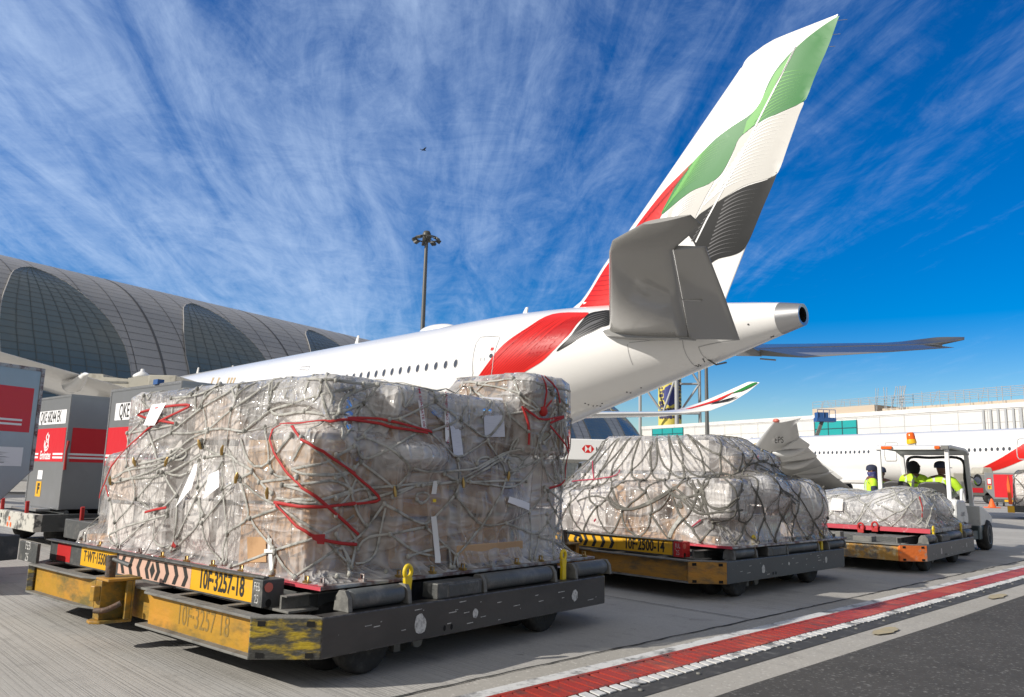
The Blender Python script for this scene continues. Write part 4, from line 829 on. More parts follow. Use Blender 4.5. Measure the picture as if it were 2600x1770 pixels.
for q in ((700,990),(835,980)):
    p=at_pl(*z7(q),L3.M@Vector((0,.84,0)),(L3.R3.inverted()@Vector((0,1,0)))); l_=L3.Mi@p; k=MB(); k.tube([l_+Vector((.04*math.cos(a),0,.05*math.sin(a)+.03)) for a in np.linspace(0,6.283,13)[:-1]],.014,8,False,True); k.box(l_.x-.04,l_.x+.04,.82,.85,l_.z-.05,l_.z); L3.out(k,'red_lock',MT['strap'])
# ------------------------------------------------------------------ the near airliner
AX=Vector((.695,-.719,0)).normalized(); AN=Vector((AX.y,-AX.x,0)); AO=Vector((-.24,33.8,0))
AM=Matrix(((AX.x,AN.x,0,AO.x),(AX.y,AN.y,0,AO.y),(0,0,1,0),(0,0,0,1))); AMi=AM.inverted()   # local: x aft, y port, z up
air=empty('airliner',(0,0,0),0,'huge white airliner with red, green and black ribbon tail, seen from behind','airplane'); air.matrix_world=AM
eyeA=AMi@EYE
def pn(q,n=0):   # photo point on the plane y=n of the airframe
    d=(AMi.to_3x3()@ray(*q)); t=(n-eyeA.y)/d.y; return eyeA+d*t
def curve(xs,ys):
    xs=np.array(xs,float);ys=np.array(ys,float); h=np.diff(xs); dl=np.diff(ys)/h; m=np.zeros(len(xs)); m[1:-1]=np.where(dl[:-1]*dl[1:]>0,2*dl[:-1]*dl[1:]/(dl[:-1]+dl[1:]+1e-12),0); m[0]=dl[0];m[-1]=dl[-1]
    def f(x):
        x=min(max(x,xs[0]),xs[-1]); i=min(max(int(np.searchsorted(xs,x))-1,0),len(h)-1); t=(x-xs[i])/h[i]
        return (2*t**3-3*t*t+1)*ys[i]+(t**3-2*t*t+t)*h[i]*m[i]+(-2*t**3+3*t*t)*ys[i+1]+(t**3-t*t)*h[i]*m[i+1]
    return f
FT=curve([-53,-51,-48,-45,-41,-2,0,2,5,8,11,12.9,13.6],[5.0,6.2,7.2,7.75,8.03,8.03,8.02,7.97,7.80,7.50,7.12,6.86,6.73])
FB=curve([-53,-51,-48,-44,-3,-1,2,4.2,7.2,10.1,12.9,13.6],[4.6,3.4,2.5,2.08,2.06,2.2,2.85,3.45,4.27,5.06,5.83,6.02])
FW=curve([-53,-51,-48,-44,-41,-2,0,3,6,9,11,12.9,13.6],[.2,1.3,2.2,2.8,2.98,2.98,2.93,2.66,2.2,1.58,1.08,.55,.37])
def fsec(t,a): 
    zt,zb,w_=FT(t),FB(t),FW(t); return Vector((t,w_*math.cos(a),(zt+zb)/2+(zt-zb)/2*math.sin(a)))
def fside(t,z):
    zt,zb,w_=FT(t),FB(t),FW(t); s=(z-(zt+zb)/2)/((zt-zb)/2); return w_*math.sqrt(max(0,1-s*s))
def fpt(t,z,off=.012):
    e=.03; p=Vector((t,fside(t,z),z)); a=Vector((t+e,fside(t+e,z),z))-p; b=Vector((t,fside(t,z+e),z+e))-p; n=b.cross(a); n=n if n.y>0 else -n
    return p+n.normalized()*off
def fhit(q):     # photo point -> (t,z) on the port side
    lo,hi=3.4,0.
    n=2.9
    for _ in range(40):
        p=pn(q,n); m=fside(p.x,p.z) if FB(p.x)<p.z<FT(p.x) else 0
        n=n+.4*(m-n)
    p=pn(q,n); return (p.x,p.z)
MT['joint']=mat('faint_skin_joint',(.62,.62,.61),.5)
ts=list(np.linspace(-53,-41,14))+list(np.linspace(-38,-4,12))+list(np.linspace(-3,12.9,40))
b=MB(); b.rings([[fsec(t,2*math.pi*k/64) for k in range(64)] for t in ts]); fus=b.build('fuselage',MT['white'],air)
b=MB(); b.rings([[fsec(t,2*math.pi*k/40)+Vector((0,0,0)) for k in range(40)] for t in np.linspace(12.905,13.6,6)],cap=False); 
b.rings([[fsec(13.6,2*math.pi*k/40)*1 for k in range(40)],[Vector((13.58,.25*math.cos(2*math.pi*k/40),6.375+.25*math.sin(2*math.pi*k/40))) for k in range(40)]],cap=False); o=b.build('exhaust_cone',MT['apu'],air)
b=MB(); b.rings([[Vector((x,.25*math.cos(2*math.pi*k/30),6.375+.25*math.sin(2*math.pi*k/30))) for k in range(30)] for x in (13.585,13.1)],cap=False); b.add([Vector((13.1,.25*math.cos(2*math.pi*k/30),6.375+.25*math.sin(2*math.pi*k/30))) for k in range(30)],[tuple(range(30))]); b.build('exhaust_hole',MT['hole'],o)
def decal(poly,fn,lim=.35,k=4,sp=True):
    """polygon in two surface coordinates, finely split and laid on a curved surface"""
    P=[(p.x,p.y) for p in spline([(a[0],a[1],0) for a in poly],k,True)] if sp else poly
    bm=bmesh.new(); bm.faces.new([bm.verts.new((a,c,0)) for a,c in P]); bmesh.ops.triangulate(bm,faces=bm.faces)
    for _ in range(9):
        l_=[e for e in bm.edges if e.calc_length()>lim]
        if not l_: break
        bmesh.ops.subdivide_edges(bm,edges=l_,cuts=1); bmesh.ops.triangulate(bm,faces=bm.faces)
    bm.verts.index_update(); v=[fn(p.co.x,p.co.y) for p in bm.verts]; f=[tuple(x.index for x in q.verts) for q in bm.faces]; bm.free(); return v,f
def sliver(A,Bq,wd,bow,n=10):
    A=Vector((*A,0));Bq=Vector((*Bq,0)); d=Bq-A; s=Vector((-d.y,d.x,0)).normalized(); up=[];dn=[]
    for i in range(n+1):
        t=i/n; c=A.lerp(Bq,t)+s*bow*math.sin(math.pi*t)*d.length; w_=wd*(math.sin(math.pi*min(t*.5+.5,1)) if t>.0 else 1)*(1-t)**.6+.002
        up.append(c+s*w_/2); dn.append(c-s*w_/2)
    return [(p.x,p.y) for p in up+dn[::-1]]
b1=Zm(1400,0,2.26); b2=Zm(1150,500,2.324)
# fuselage ribbon
FR=[fhit(b2(p)) for p in [(590,692),(440,772),(300,870),(200,990),(130,1085),(60,1160),(260,1140),(430,1030),(520,975),(580,920),(680,820),(740,742),(800,690),(760,683)]]
b=MB(); v,f=decal(FR,lambda t,z:fpt(t,min(z,FT(t)-.01)),.3); b.add(v,f,True); lr=b.build('red_ribbon',MT['liv_red'],fus)
b=MB()
for i in range(15):
    f_=i/14; A=(590+(790-590)*f_,700+(695-700)*f_); C=(150+(400-150)*f_,1075+(1030-1075)*f_); m_=((330+(640-330)*f_),(860+(850-860)*f_))
    pts=[fhit(b2(p)) for p in (A,m_,C)]; q=[(p.x,p.y) for p in spline([(a[0],a[1],0) for a in pts],8)]
    poly=[(p[0],p[1]+.025*(1-abs(2*k/len(q)-1))) for k,p in enumerate(q)]+[(p[0],p[1]-.03*(1-abs(2*k/len(q)-1))) for k,p in list(enumerate(q))[::-1]]
    v,f=decal(poly,lambda t,z:fpt(t,z,.018),.35,sp=False); b.add(v,f,True)
b.build('ribbon_shading',MT['liv_red_d'],lr)
FK=[fhit(b2(p)) for p in [(800,692),(760,735),(700,815),(610,912),(700,865),(780,812),(860,775),(930,748),(930,674),(860,676)]]
b=MB(); v,f=decal(FK,lambda t,z:fpt(t,z,.014),.3); b.add(v,f,True); lk=b.build('charcoal_ribbon',MT['liv_bk'],fus)
b=MB()
for i in range(8):
    f_=i/7; pts=[fhit(b2(p)) for p in ((925,680+66*f_),(800+5*f_,712+92*f_),(690-50*f_,835+55*f_))]; q=[(p.x,p.y) for p in spline([(a[0],a[1],0) for a in pts],8)]
    poly=[(p[0],p[1]+.03*(1-abs(2*k/len(q)-1))) for k,p in enumerate(q)]+[(p[0],p[1]-.03*(1-abs(2*k/len(q)-1))) for k,p in list(enumerate(q))[::-1]]
    v,f=decal(poly,lambda t,z:fpt(t,z,.02),.35,sp=False); b.add(v,f,True)
b.build('ribbon_shading',MT['liv_bk_l'],lk)
# cabin windows, door and lettering on the port side
for k in range(34):
    t=-.635*k
    if k in (17,18): continue
    b=MB(); b.add([fpt(t+.125*math.cos(a),5.64+.19*math.sin(a),.012) for a in np.linspace(0,6.283,19)[:-1]],[tuple(range(18))]); o=b.build('cabin_window',MT['line'],fus)
    b=MB(); b.add([fpt(t+.10*math.cos(a),5.64+.16*math.sin(a),.018) for a in np.linspace(0,6.283,19)[:-1]],[tuple(range(18))]); b.build('pane',MT['glass_d'],o)
def outline(pts,fn,wd,closed=True,r=0):
    b=MB(); P=[Vector((*p,0)) for p in pts]; n=len(P); D=[]
    for i in range(n if closed else n-1):
        a,c=P[i],P[(i+1)%n]; m=max(1,int((c-a).length/.15)); D+=[a.lerp(c,j/m) for j in range(m)]
    if not closed: D.append(P[-1])
    N_=len(D); prev=None; first=None
    for i in range(N_+(1 if closed else 0)):
        p=D[i%N_]; d=(D[(i+1)%N_ if closed else min(i+1,N_-1)]-D[(i-1)%N_ if closed else max(i-1,0)]).normalized(); s=Vector((-d.y,d.x,0))*wd/2
        q=(fn(p.x+s.x,p.y+s.y),fn(p.x-s.x,p.y-s.y))
        if prev: b.quad(prev[0],prev[1],q[1],q[0])
        prev=q
    return b
dq=[fhit(b2(p)) for p in ((165,828),(262,822),(278,832),(235,1010),(228,1055),(112,1080),(118,1040),(140,860))]
b=outline(dq,lambda t,z:fpt(t,z,.02),.03); dr_=b.build('cabin_door',MT['line'],fus)
b=MB(); 
for q,w_,h_ in (((232,898),.075,.06),):
    t,z=fhit(b2(q)); b.quad(*[fpt(t+a*w_,z+c*h_,.021) for a,c in ((-1,-1),(1,-1),(1,1),(-1,1))])
b.build('red_placard',MT['liv_red'],dr_)
b=MB(); t,z=fhit(b2((225,938))); b.add([fpt(t+.09*math.cos(a),z+.09*math.sin(a),.021) for a in np.linspace(0,6.283,17)[:-1]],[tuple(range(16))]); b.build('door_window',MT['glass_d'],dr_)
b=MB(); 
for q in ((165,958),(185,958)): t,z=fhit(b2(q)); b.quad(*[fpt(t+a*.012,z+c*.07,.021) for a,c in ((-1,-1),(1,-1),(1,1),(-1,1))])
b.build('door_handle',MT['line_d'],dr_)
b4=Zm(400,750,2.734)
b=outline([fhit(b4(p)) for p in ((985,515),(1000,498),(1058,493),(1048,520))],lambda t,z:fpt(t,z,.02),.03); b.build('cabin_door',MT['line'],fus)
b=MB()
for x in (370,410,480,500,520):
    q=[fhit(b4((x+dx,y))) for dx,y in ((0,612),(8,612),(26,572),(14,572))]; b.quad(*[fpt(t,z,.02) for t,z in q])
b.build('gold_lettering',MT['gold'],fus)
# faint skin joints round the fuselage and lap joints along it
for t in (-2.2,-7.5,-13.,-18.5,-24.):
    outline([(t,z) for z in np.linspace(2.6,7.7,24)],lambda t,z:fpt(t,z,.006),.014,False).build('skin_joint',MT['joint'],fus)
for z in (6.75,4.35): outline([(t,z) for t in np.linspace(-40,-.5,40)],lambda t,z:fpt(t,z,.006),.012,False).build('skin_joint',MT['joint'],fus)
# panel seams on the tail
for pts in ([(1030,870),(1040,930),(1062,992)],[(1355,840),(1365,900),(1395,960),(1430,998)],[(1450,885),(1470,930),(1500,955)],[(1450,885),(1560,860),(1690,842)],[(1040,860),(1200,845),(1350,838)]):
    p=[fhit(b2(q)) for q in pts]; outline([(v.x,v.y) for v in spline([(a[0],a[1],0) for a in p],4)],lambda t,z:fpt(t,z,.008),.018,False).build('panel_seam',MT['line'],fus)
b=MB()
for q in ((780,1218),(800,1226),(828,1233),(850,1232),(880,1218),(870,1234),(1026,1152),(1048,1156),(1110,1126),(1435,996),(1446,1000),(1460,996),(1450,990),(1878,826),(1890,822),(1742,752)):
    t,z=fhit(b2(q)); b.ell(fpt(t,z,.0),(.035,.035,.03),8,5)
b.build('drain_port',MT['line_d'],fus)
t,z=fhit(b2((1560,962))); b=MB(); b.tube([fpt(t-.2,z,.0),fpt(t-.1,z-.05,.1),fpt(t+.35,z-.12,.12)],.03,6); b.tube([fpt(t-.3,z+.02,.0),fpt(t-.28,z,.12)],.02,6); b.build('drain_mast',MT['line_d'],fus)
for q,h_,l_ in (((420,712),.34,.3),(b4((1378,350)),.55,.35),(b4((273,556)),.55,.35),(b4((520,480)),.2,.2)):
    p=pn(b2(q) if q==(420,712) else q,0); zt=FT(p.x); b=MB(); b.prism([(p.x-l_/2,zt-.03),(p.x+l_/2,zt-.03),(p.x+l_*.75,zt+h_),(p.x+l_*.35,zt+h_)],lambda a:(a[0],-.03,a[1]),lambda a:(a[0],.03,a[1])); b.build('blade_antenna',MT['white'],fus)
p=pn(b4((1950,240)),0); b=MB(); b.ell((p.x,0,FT(p.x)-.04),(1.35,.62,.34),24,10); b.build('satcom_radome',MT['white'],fus)
# fin
FZ0=7.0
LEc=curve([6.5,7.79,8.01,9.47,10.75,15.57],[.5,3.6,4.17,5.56,6.9,11.70]); TEc=curve([6.5,7.22,13.68,16.13],[10.5,10.83,13.96,15.15])
outl=[pn(b1(p)) for p in ((1648,78),(1560,112),(1460,152),(1370,188),(1300,218),(1235,252),(1180,292),(1140,320),(1110,352),(1095,385))]
TOP=curve(*zip(*sorted([(p.x,p.z) for p in outl])))
def fth(t,z):
    le=LEc(z) if z<15.57 else 11.7; te=TEc(z); c=te-le; s=min(max((t-le)/max(c,.1),0),1)
    tip=1.
    if t>11.7: tip=min(1,max(0,(TOP(t)-z))/.5)**.5
    return (.06*c*(2.969*math.sqrt(s)-1.26*s-3.516*s*s+2.843*s**3-1.036*s**4)*.95+.008)*max(tip,.02)
rings=[]
zs=list(np.linspace(6.6,15.4,36))+list(np.linspace(15.5,16.1,10))
for z in zs:
    if z<15.57: le=LEc(z)
    else:
        xs=np.linspace(11.7,15.1,80); le=next((x for x in xs if TOP(x)>=z),15.05)
    te=TEc(z); le=min(le,te-.05); S=[.5*(1-math.cos(math.pi*k/18)) for k in range(19)]
    up=[Vector((le+(te-le)*s,fth(le+(te-le)*s,z),z)) for s in S]; dn=[Vector((p.x,-p.y,p.z)) for p in up[::-1]]; rings.append(up+dn)
b=MB(); b.rings(rings); fin=b.build('tail_fin',MT['white'],air)
def fn_fin(off): return lambda t,z:Vector((t,fth(t,z)+off,z))
def finp(l,z=b1): return [(p.x,p.z) for p in (pn(z(q),.12) for q in l)]
def findec(name,poly,m,off,parent=fin,sp=True):
    b=MB(); 
    for q in poly:
        v,f=decal(q,fn_fin(off),.35,4,sp); b.add(v,f,True)
    return b.build(name,m,parent)
GR=finp([(650,1235),(700,1130),(760,1015),(825,940),(890,870),(960,800),(1050,730),(1150,660),(1205,590),(1245,490),(1295,400),(1370,310),(1430,250),(1490,195),(1570,130),(1640,84),(1634,110),(1580,262),(1510,420),(1462,545),(1440,575),(1380,610),(1300,650),(1210,700),(1150,740),(1085,800),(1050,880),(1000,980),(960,1030),(900,1070),(830,1100),(760,1150),(690,1210)])
RD=finp([(825,940),(760,1002),(650,1112),(520,1275),(440,1390),(318,1545),(200,1740),(100,1890),(40,1960),(150,1955),(420,1955),(420,1600),(600,1330),(660,1225),(720,1110),(780,1010)])
rd=findec('red_ribbon',[RD],MT['liv_red'],.012); gr=findec('green_ribbon',[GR],MT['liv_gr'],.014)
GY=finp([(850,1250),(900,1150),(940,1080),(1000,1000),(1050,890),(1085,803),(1150,745),(1210,703),(1300,655),(1380,615),(1440,580),(1410,660),(1350,830),(1292,985),(1230,1022),(1100,1070),(960,1165),(905,1205)])
GY2=finp([(690,1225),(760,1160),(830,1105),(900,1075),(945,1045),(900,1130),(850,1230),(800,1330),(700,1300)])
gy=findec('grey_ribbon',[GY,GY2],MT['liv_gy'],.012)
BK=finp([(960,1165),(1100,1078),(1230,1028),(1286,990),(1200,1200),(1130,1370),(1090,1432),(1040,1462),(960,1485),(890,1515),(830,1400),(800,1340),(850,1250),(905,1205)])
bk=findec('charcoal_ribbon',[BK],MT['liv_bk'],.013)
def fan(n,A0,A1,B0,B1,wd,bow,jit=0):
    out=[]
    for i in range(n):
        f=i/(n-1); A=[A0[k]+(A1[k]-A0[k])*f for k in (0,1)]; Bq=[B0[k]+(B1[k]-B0[k])*f for k in (0,1)]
        a,c=finp([A,Bq]); out.append(sliver(a,c,wd,bow))
    return out
findec('ribbon_light',fan(12,(825,950),(665,1215),(1040,790),(900,1010),.05,.10),MT['liv_gr_l'],.020,gr,False)
findec('ribbon_light',fan(11,(1290,440),(1110,770),(1450,400),(1390,575),.055,.06)+[finp([(1290,420),(1240,520),(1190,620),(1130,700),(1110,770),(1150,740),(1210,650),(1280,520),(1330,420),(1380,310)])],MT['liv_gr_l'],.018,gr,False)
findec('ribbon_light',fan(17,(1190,720),(890,1180),(1360,650),(1180,1010),.06,.10),MT['liv_w'],.020,gy,False)
findec('ribbon_light',fan(6,(720,1215),(700,1290),(870,1110),(830,1190),.06,.08),MT['liv_w'],.020,gy,False)
findec('ribbon_light',fan(15,(1000,1160),(880,1500),(1180,1080),(1040,1440),.045,.08)+fan(9,(925,1195),(815,1390),(960,1175),(860,1350),.03,.03),MT['liv_bk_l'],.021,bk,False)
findec('ribbon_shading',fan(12,(800,975),(470,1360),(700,1120),(440,1420),.05,-.02)+fan(14,(300,1590),(60,1950),(470,1560),(300,1960),.05,-.03),MT['liv_red_d'],.020,rd,False)
hl=finp([(1404,270),(1300,480),(1200,680),(1100,890),(1000,1080),(900,1270),(840,1395)]); 
b=outline([(p[0],p[1]) for p in hl],fn_fin(.024),.055,False); b.build('rudder_seam',MT['liv_w'],fin)
b=outline(finp([(1404,270),(1345,390),(1290,490)]),fn_fin(.027),.03,False); b.build('rudder_gap',MT['line_d'],fin)
for q in ((1640,118),(1602,200),(1572,270)): 
    p=pn(b1(q)); b=MB(); b.tube([p,p+Vector((.32,0,-.10))],.008,5); b.build('static_wick',MT['line_d'],fin)
# tailplanes
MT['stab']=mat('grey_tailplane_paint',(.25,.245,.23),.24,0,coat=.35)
def tailplane(s):
    st=[(1.3,7.0,10.9,12.2,6.25,5.86,5.46),(2.2,7.55,10.8,12.6,6.22,5.72,5.36),(5.5,10.17,12.75,14.07,6.466,6.08,5.83),(8.6,12.65,14.55,15.4,6.70,6.42,6.28),(9.1,13.15,14.95,15.62,6.76,6.58,6.62),(9.42,14.3,15.2,15.55,6.86,6.80,6.78)]
    def ring(n,le,hi,te,zl,zh,zt,a,c):
        R_=[]
        th=.036*(te-le)
        S=[0,.02,.06,.15,.3,.5,.7,.85,1.0]
        for q in S:
            t=a+(c-a)*q; f=(t-le)/(te-le); z=zl+(zh-zl)*(t-le)/(hi-le) if t<hi else zh+(zt-zh)*(t-hi)/(te-hi); h=th*(2.969*math.sqrt(max(f,0))-1.26*f-3.516*f*f+2.843*f**3-1.036*f**4)*.9+.004; R_.append((t,z,h))
        return [Vector((t,n*s,z+h)) for t,z,h in R_]+[Vector((t,n*s,z-h*1.0)) for t,z,h in R_[::-1]]
    b=MB(); b.rings([ring(*q,q[1],q[2]-.03 if i<4 else q[3]) for i,q in enumerate(st)]); o=b.build('tailplane',MT['stab'],air)
    b=MB(); b.rings([ring(*q,q[2],q[3]) for q in [st[1][:3]+st[1][3:],st[2],st[3]]]); b.build('elevator',MT['stab'],o)
    b=MB(); b.rings([ring(q[0],q[1]-.4,q[2],q[3],q[4],q[5],q[6],q[1]-.4,q[2]+.3) for q in [(1.2,7.0,10.8,12.3,6.22,5.84,5.5),(2.35,7.75,10.6,12.5,6.2,5.74,5.4)]]); b.build('root_fairing',MT['stab'],o)
    b=MB()
    for n,le,hi in ((2.6,7.9,10.7),(5.5,10.2,12.75),(8.4,12.5,14.45)): b.tube([Vector((hi-.0,n*s,5.60+.16*(n-2.6)-.06)),Vector((hi+.6,n*s,5.50+.16*(n-2.6)-.06))],.03,6)
    b.build('hinge_fairing',MT['line'],o)
    return o
tailplane(1); tailplane(-1)
# wings with upswept tips
def wing(s):
    up=.5 if s>0 else .0
    st=[(a,b,c,d+up*min(1,a/9),e+up*min(1,a/9)) for a,b,c,d,e in [(2.5,-32.5,-19.3,3.5,3.5),(9,-27.6,-18.6,4.6,4.5),(16,-22.5,-15.6,5.5,5.45),(24,-16.6,-11.9,6.05,6.0),(28.5,-13.3,-9.6,6.3,6.28),(30.2,-11.7,-8.3,6.6,6.55),(31.4,-10.0,-7.1,7.3,7.25),(32.1,-8.2,-6.1,8.1,8.05),(32.5,-6.4,-5.3,8.85,8.8)]]
    rs=[]
    for n,le,te,zl,zt in st:
        th=.055*(te-le); R_=[]
        for q in (0,.03,.1,.25,.45,.7,1.): h=th*(2.969*math.sqrt(q)-1.26*q-3.516*q*q+2.843*q**3-1.036*q**4)+.01; R_.append((le+(te-le)*q,zl+(zt-zl)*q,h))
        rs.append([Vector((t,n*s,z+h)) for t,z,h in R_]+[Vector((t,n*s,z-h)) for t,z,h in R_[::-1]])
    b=MB(); b.rings(rs); o=b.build('wing',MT['white'],air)
    for n,t0,z in (((7,-18.8,4.6),(12.3,-17.0,5.45),(18.5,-14.5,6.1)) if s>0 else ()):
        b=MB(); L_=5.2-n*.1; b.tube([Vector((t0+L_*(q-.72),n*s,z-.42*math.sin(math.pi*min(q*1.15,1))-.05)) for q in np.linspace(0,1,9)],[.05,.28,.36,.38,.36,.30,.22,.12,.02],12); b.build('flap_fairing',MT['white'],o)
    ribb=[('liv_red',[(29.6,.30),(30.6,.36),(31.9,.42),(32.0,.52),(31.2,.58),(30.2,.44)]),('liv_gr',[(31.95,.48),(32.2,.50),(32.45,.60),(32.47,.94),(32.25,.86),(32.05,.66)]),('liv_bk',[(30.9,.62),(31.4,.66),(31.6,.80),(31.7,.97),(31.2,.82)])]
    def wf(n,q):
        for a,c in zip(st,st[1:]):
            if a[0]<=n<=c[0]+1e-6:
                f=(n-a[0])/(c[0]-a[0]); le,te,zl,zt=[a[k]+(c[k]-a[k])*f for k in (1,2,3,4)]; th=.055*(te-le); return Vector((le+(te-le)*q,n*s,zl+(zt-zl)*q)),th
        return Vector((0,0,0)),.1
    for m,poly in ribb:
        def fn(n,q):
            p,th=wf(min(n,32.49),q); a,_=wf(min(n+.05,32.499),q); c,_=wf(min(n,32.49),q+.02); d=(a-p).cross(c-p); d=d if d.y*s<0 else -d; return p+d.normalized()*(th*.9+.03)
        v,f=decal(poly,fn,.25,3); b=MB(); b.add(v,f); b.build('winglet_ribbon',MT[m],o)
wing(1); wing(-1)
# ------------------------------------------------------------------ the second airliner beyond
Sa=at_y(2071,1149,106); Sb=at_y(2464,1142,88.3); BX=Vector((Sb.x-Sa.x,Sb.y-Sa.y,0)).normalized(); BN=Vector((BX.y,-BX.x,0)); BO=Vector((Sa.x,Sa.y,0))-BN*3.1
BMx=Matrix(((BX.x,BN.x,0,BO.x),(BX.y,BN.y,0,BO.y),(0,0,1,0),(0,0,0,1))); BMi=BMx.inverted(); eyeB=BMi@EYE
air2=empty('airliner',(0,0,0),0,'second white airliner parked beyond the tug, with drooped flaps and gold lettering','airplane'); air2.matrix_world=BMx
def bn(q,n): d=BMi.to_3x3()@ray(*q); return eyeB+d*((n-eyeB.y)/d.y)
ZC,RB=4.66,3.1
GT=curve([-38,-36,-33,-29,24,32,40,47],[4.9,6.1,7.1,ZC+RB,ZC+RB,7.65,7.1,6.6]); GB=curve([-38,-36,-33,-29,16,23,31,39,47],[4,2.9,2.0,ZC-RB,ZC-RB,1.9,2.9,4.2,5.6]); GW=curve([-38,-36,-33,-29,16,26,36,47],[.2,1.5,2.4,RB,RB,2.8,1.9,.4])
def bsec(t,a): return Vector((t,GW(t)*math.cos(a),(GT(t)+GB(t))/2+(GT(t)-GB(t))/2*math.sin(a)))
def bside(t,z): s=(z-(GT(t)+GB(t))/2)/((GT(t)-GB(t))/2); return GW(t)*math.sqrt(max(0,1-s*s))
def bpt(t,z,off=.03): y=bside(t,z); return Vector((t,y+off,z+off*(z-ZC)/3))
def bhit(q):
    n=3.
    for _ in range(30): p=bn(q,n); n+=.5*((bside(p.x,p.z) if GB(p.x)<p.z<GT(p.x) else 0)-n)
    p=bn(q,n); return p.x,p.z
b=MB(); b.rings([[bsec(t,2*math.pi*k/48) for k in range(48)] for t in list(np.linspace(-38,-29,9))+list(np.linspace(-25,13,10))+list(np.linspace(14,47,24))]); f2=b.build('fuselage',MT['white'],air2)
z7=Zm(2000,1080,3.767)
for x,y in [(225,264),(265,263),(305,263),(347,262),(388,261),(428,261),(470,260),(512,259),(555,258),(598,257),(640,256),(685,255),(730,254),(773,253),(1685,238),(1735,237),(1790,236),(1842,234),(1897,232),(1953,229),(2008,228),(2065,226),(2122,224)]:
    t,z=bhit(z7((x,y))); b=MB(); b.add([bpt(t+.15*math.cos(a),z+.22*math.sin(a)) for a in np.linspace(0,6.283,13)[:-1]],[tuple(range(12))]); b.build('cabin_window',MT['glass_d'],f2)
for pts in ([(935,170),(945,163),(1040,163),(1050,175),(1045,325),(1035,340),(945,340),(935,330)],[(2200,140),(2215,130),(2262,130),(2290,130),(2290,325),(2215,322),(2200,300)]):
    outline([bhit(z7(p)) for p in pts],lambda t,z:bpt(t,z,.05),.09).build('cabin_door',MT['line'],f2)
P=[bhit(z7(p)) for p in ((1755,470),(1900,385),(2060,300),(2260,175),(2450,60),(2700,-60),(2700,140),(2450,250),(2260,330),(2060,410),(1900,448))]
v,f=decal(P,lambda t,z:bpt(t,min(max(z,GB(t)+.05),GT(t)-.05)),.6); b=MB(); b.add(v,f); b.build('red_ribbon',MT['liv_red'],f2)
# gold script on the flank, right to left strokes
zz_=Zm(1600,1000,4.648); b=MB()
for st_ in ([(1185,600),(1205,640),(1190,660)],[(1240,600),(1215,675),(1200,690)],[(1230,665),(1270,668),(1262,690)],[(1290,595),(1280,665),(1400,668)],[(1345,668),(1350,650),(1370,648)],[(1400,668),(1395,640),(1412,625),(1428,640),(1420,665),(1400,668)],[(1470,600),(1488,592),(1494,610),(1480,625)]):
    S=spline([(*bhit(zz_(p)),0) for p in st_],5); b.tube([bpt(p.x,p.y,.05) for p in S],.14,6)
b.build('gold_lettering',MT['gold'],f2)
# its raised wing with drooped flaps
def wq(q,n,dz=0): p=bn(q,n); return Vector((p.x,p.y,p.z+dz))
LE=[wq((1965,1071),32.5),wq((1930,1115),28),wq((1895,1160),23),wq((1850,1215),16),wq((1800,1270),8),wq((1770,1300),3)]
TE_=[wq((2034,1061),32.5),wq((2023,1075),30),wq((2030,1112),26),wq((2062,1148),20),wq((2100,1195),12),wq((2160,1240),3.2)]
b=MB(); rs=[]
def wing_rings(A,C,th):
    rs=[]
    for a,c in zip(A,C):
        row=[]
        for q in (0,.04,.12,.3,.5,.75,1.): h=th*(c-a).length*(2.969*math.sqrt(q)-1.26*q-3.516*q*q+2.843*q**3-1.036*q**4)+.02; row.append((a.lerp(c,q),h))
        rs.append([p+Vector((0,0,h)) for p,h in row]+[p-Vector((0,0,h)) for p,h in row[::-1]])
    return rs
b.rings(wing_rings(LE,TE_,.045)); w2=b.build('wing',MT['wingu'],air2)
for pts in ([(2030,1112),(2056,1130),(2046,1136),(1985,1140)],[(2040,1126),(2074,1158),(2060,1164),(1985,1172)],[(2070,1160),(2105,1196),(2085,1202),(2000,1206)],[(2085,1175),(2140,1214),(2120,1220),(2060,1216)]):
    i=[26,21,15,9][[(2030,1112),(2040,1126),(2070,1160),(2085,1175)].index(pts[0])]
    q=[wq(p,i+(0,-1,-1.5,-.5)[k]) for k,p in enumerate(pts)]; b=MB(); b.add([v+Vector((0,0,.08)) for v in q]+[v-Vector((0,0,.08)) for v in q],[(0,1,2,3),(7,6,5,4),(0,4,5,1),(1,5,6,2),(2,6,7,3),(3,7,4,0)]); b.build('flap',MT['wingu'],w2)
for c,e,n in (((1960,1150),(2055,1133),25),((1985,1185),(2075,1162),19),((2020,1205),(2115,1197),13)):
    a_=wq(c,n+1);e_=wq(e,n-1.5); b=MB(); b.tube([a_.lerp(e_,q)-Vector((0,0,.35*math.sin(math.pi*q))) for q in np.linspace(0,1,8)],[.05,.3,.4,.42,.4,.3,.2,.03],10); b.build('flap_fairing',MT['wingu'],w2)
b=MB(); p=wq((1970,1071),32.5); b.ell(p+Vector((.1,.1,.1)),(.35,.25,.2),10,6); b.build('red_tip_light',MT['reflector'],w2)
b=MB(); o_=wq((1976,1118),27.5); text(b,'EPS',.9,bn((1978,1118),28.2),(BX*0+Vector((1,0,0))),(0,0,1),.9); b.build('lettering',MT['ink'],w2)
for t,n in ((-2,5.2),(-3,-5.2)):
    b=MB(); b.cyl((t,n,.75),(t,n,3.6),.18,10)
    for dt in (-1.45,0,1.45):
        for dn in (-.5,.5): b.lathe([(.3,-.22),(.62,-.22),(.66,-.1),(.66,.1),(.62,.22),(.3,.22)],(t+dt,n+dn,.66),(0,1,0),20)
    b.tube([(t-1.6,n,.66),(t+1.6,n,.66)],.16,8); b.build('landing_gear',MT['rubber'],air2)
b=MB(); b.box(-8,8,-3.2,3.2,1.2,2.6); b.build('belly_fairing',MT['white'],air2,bevel=.5)
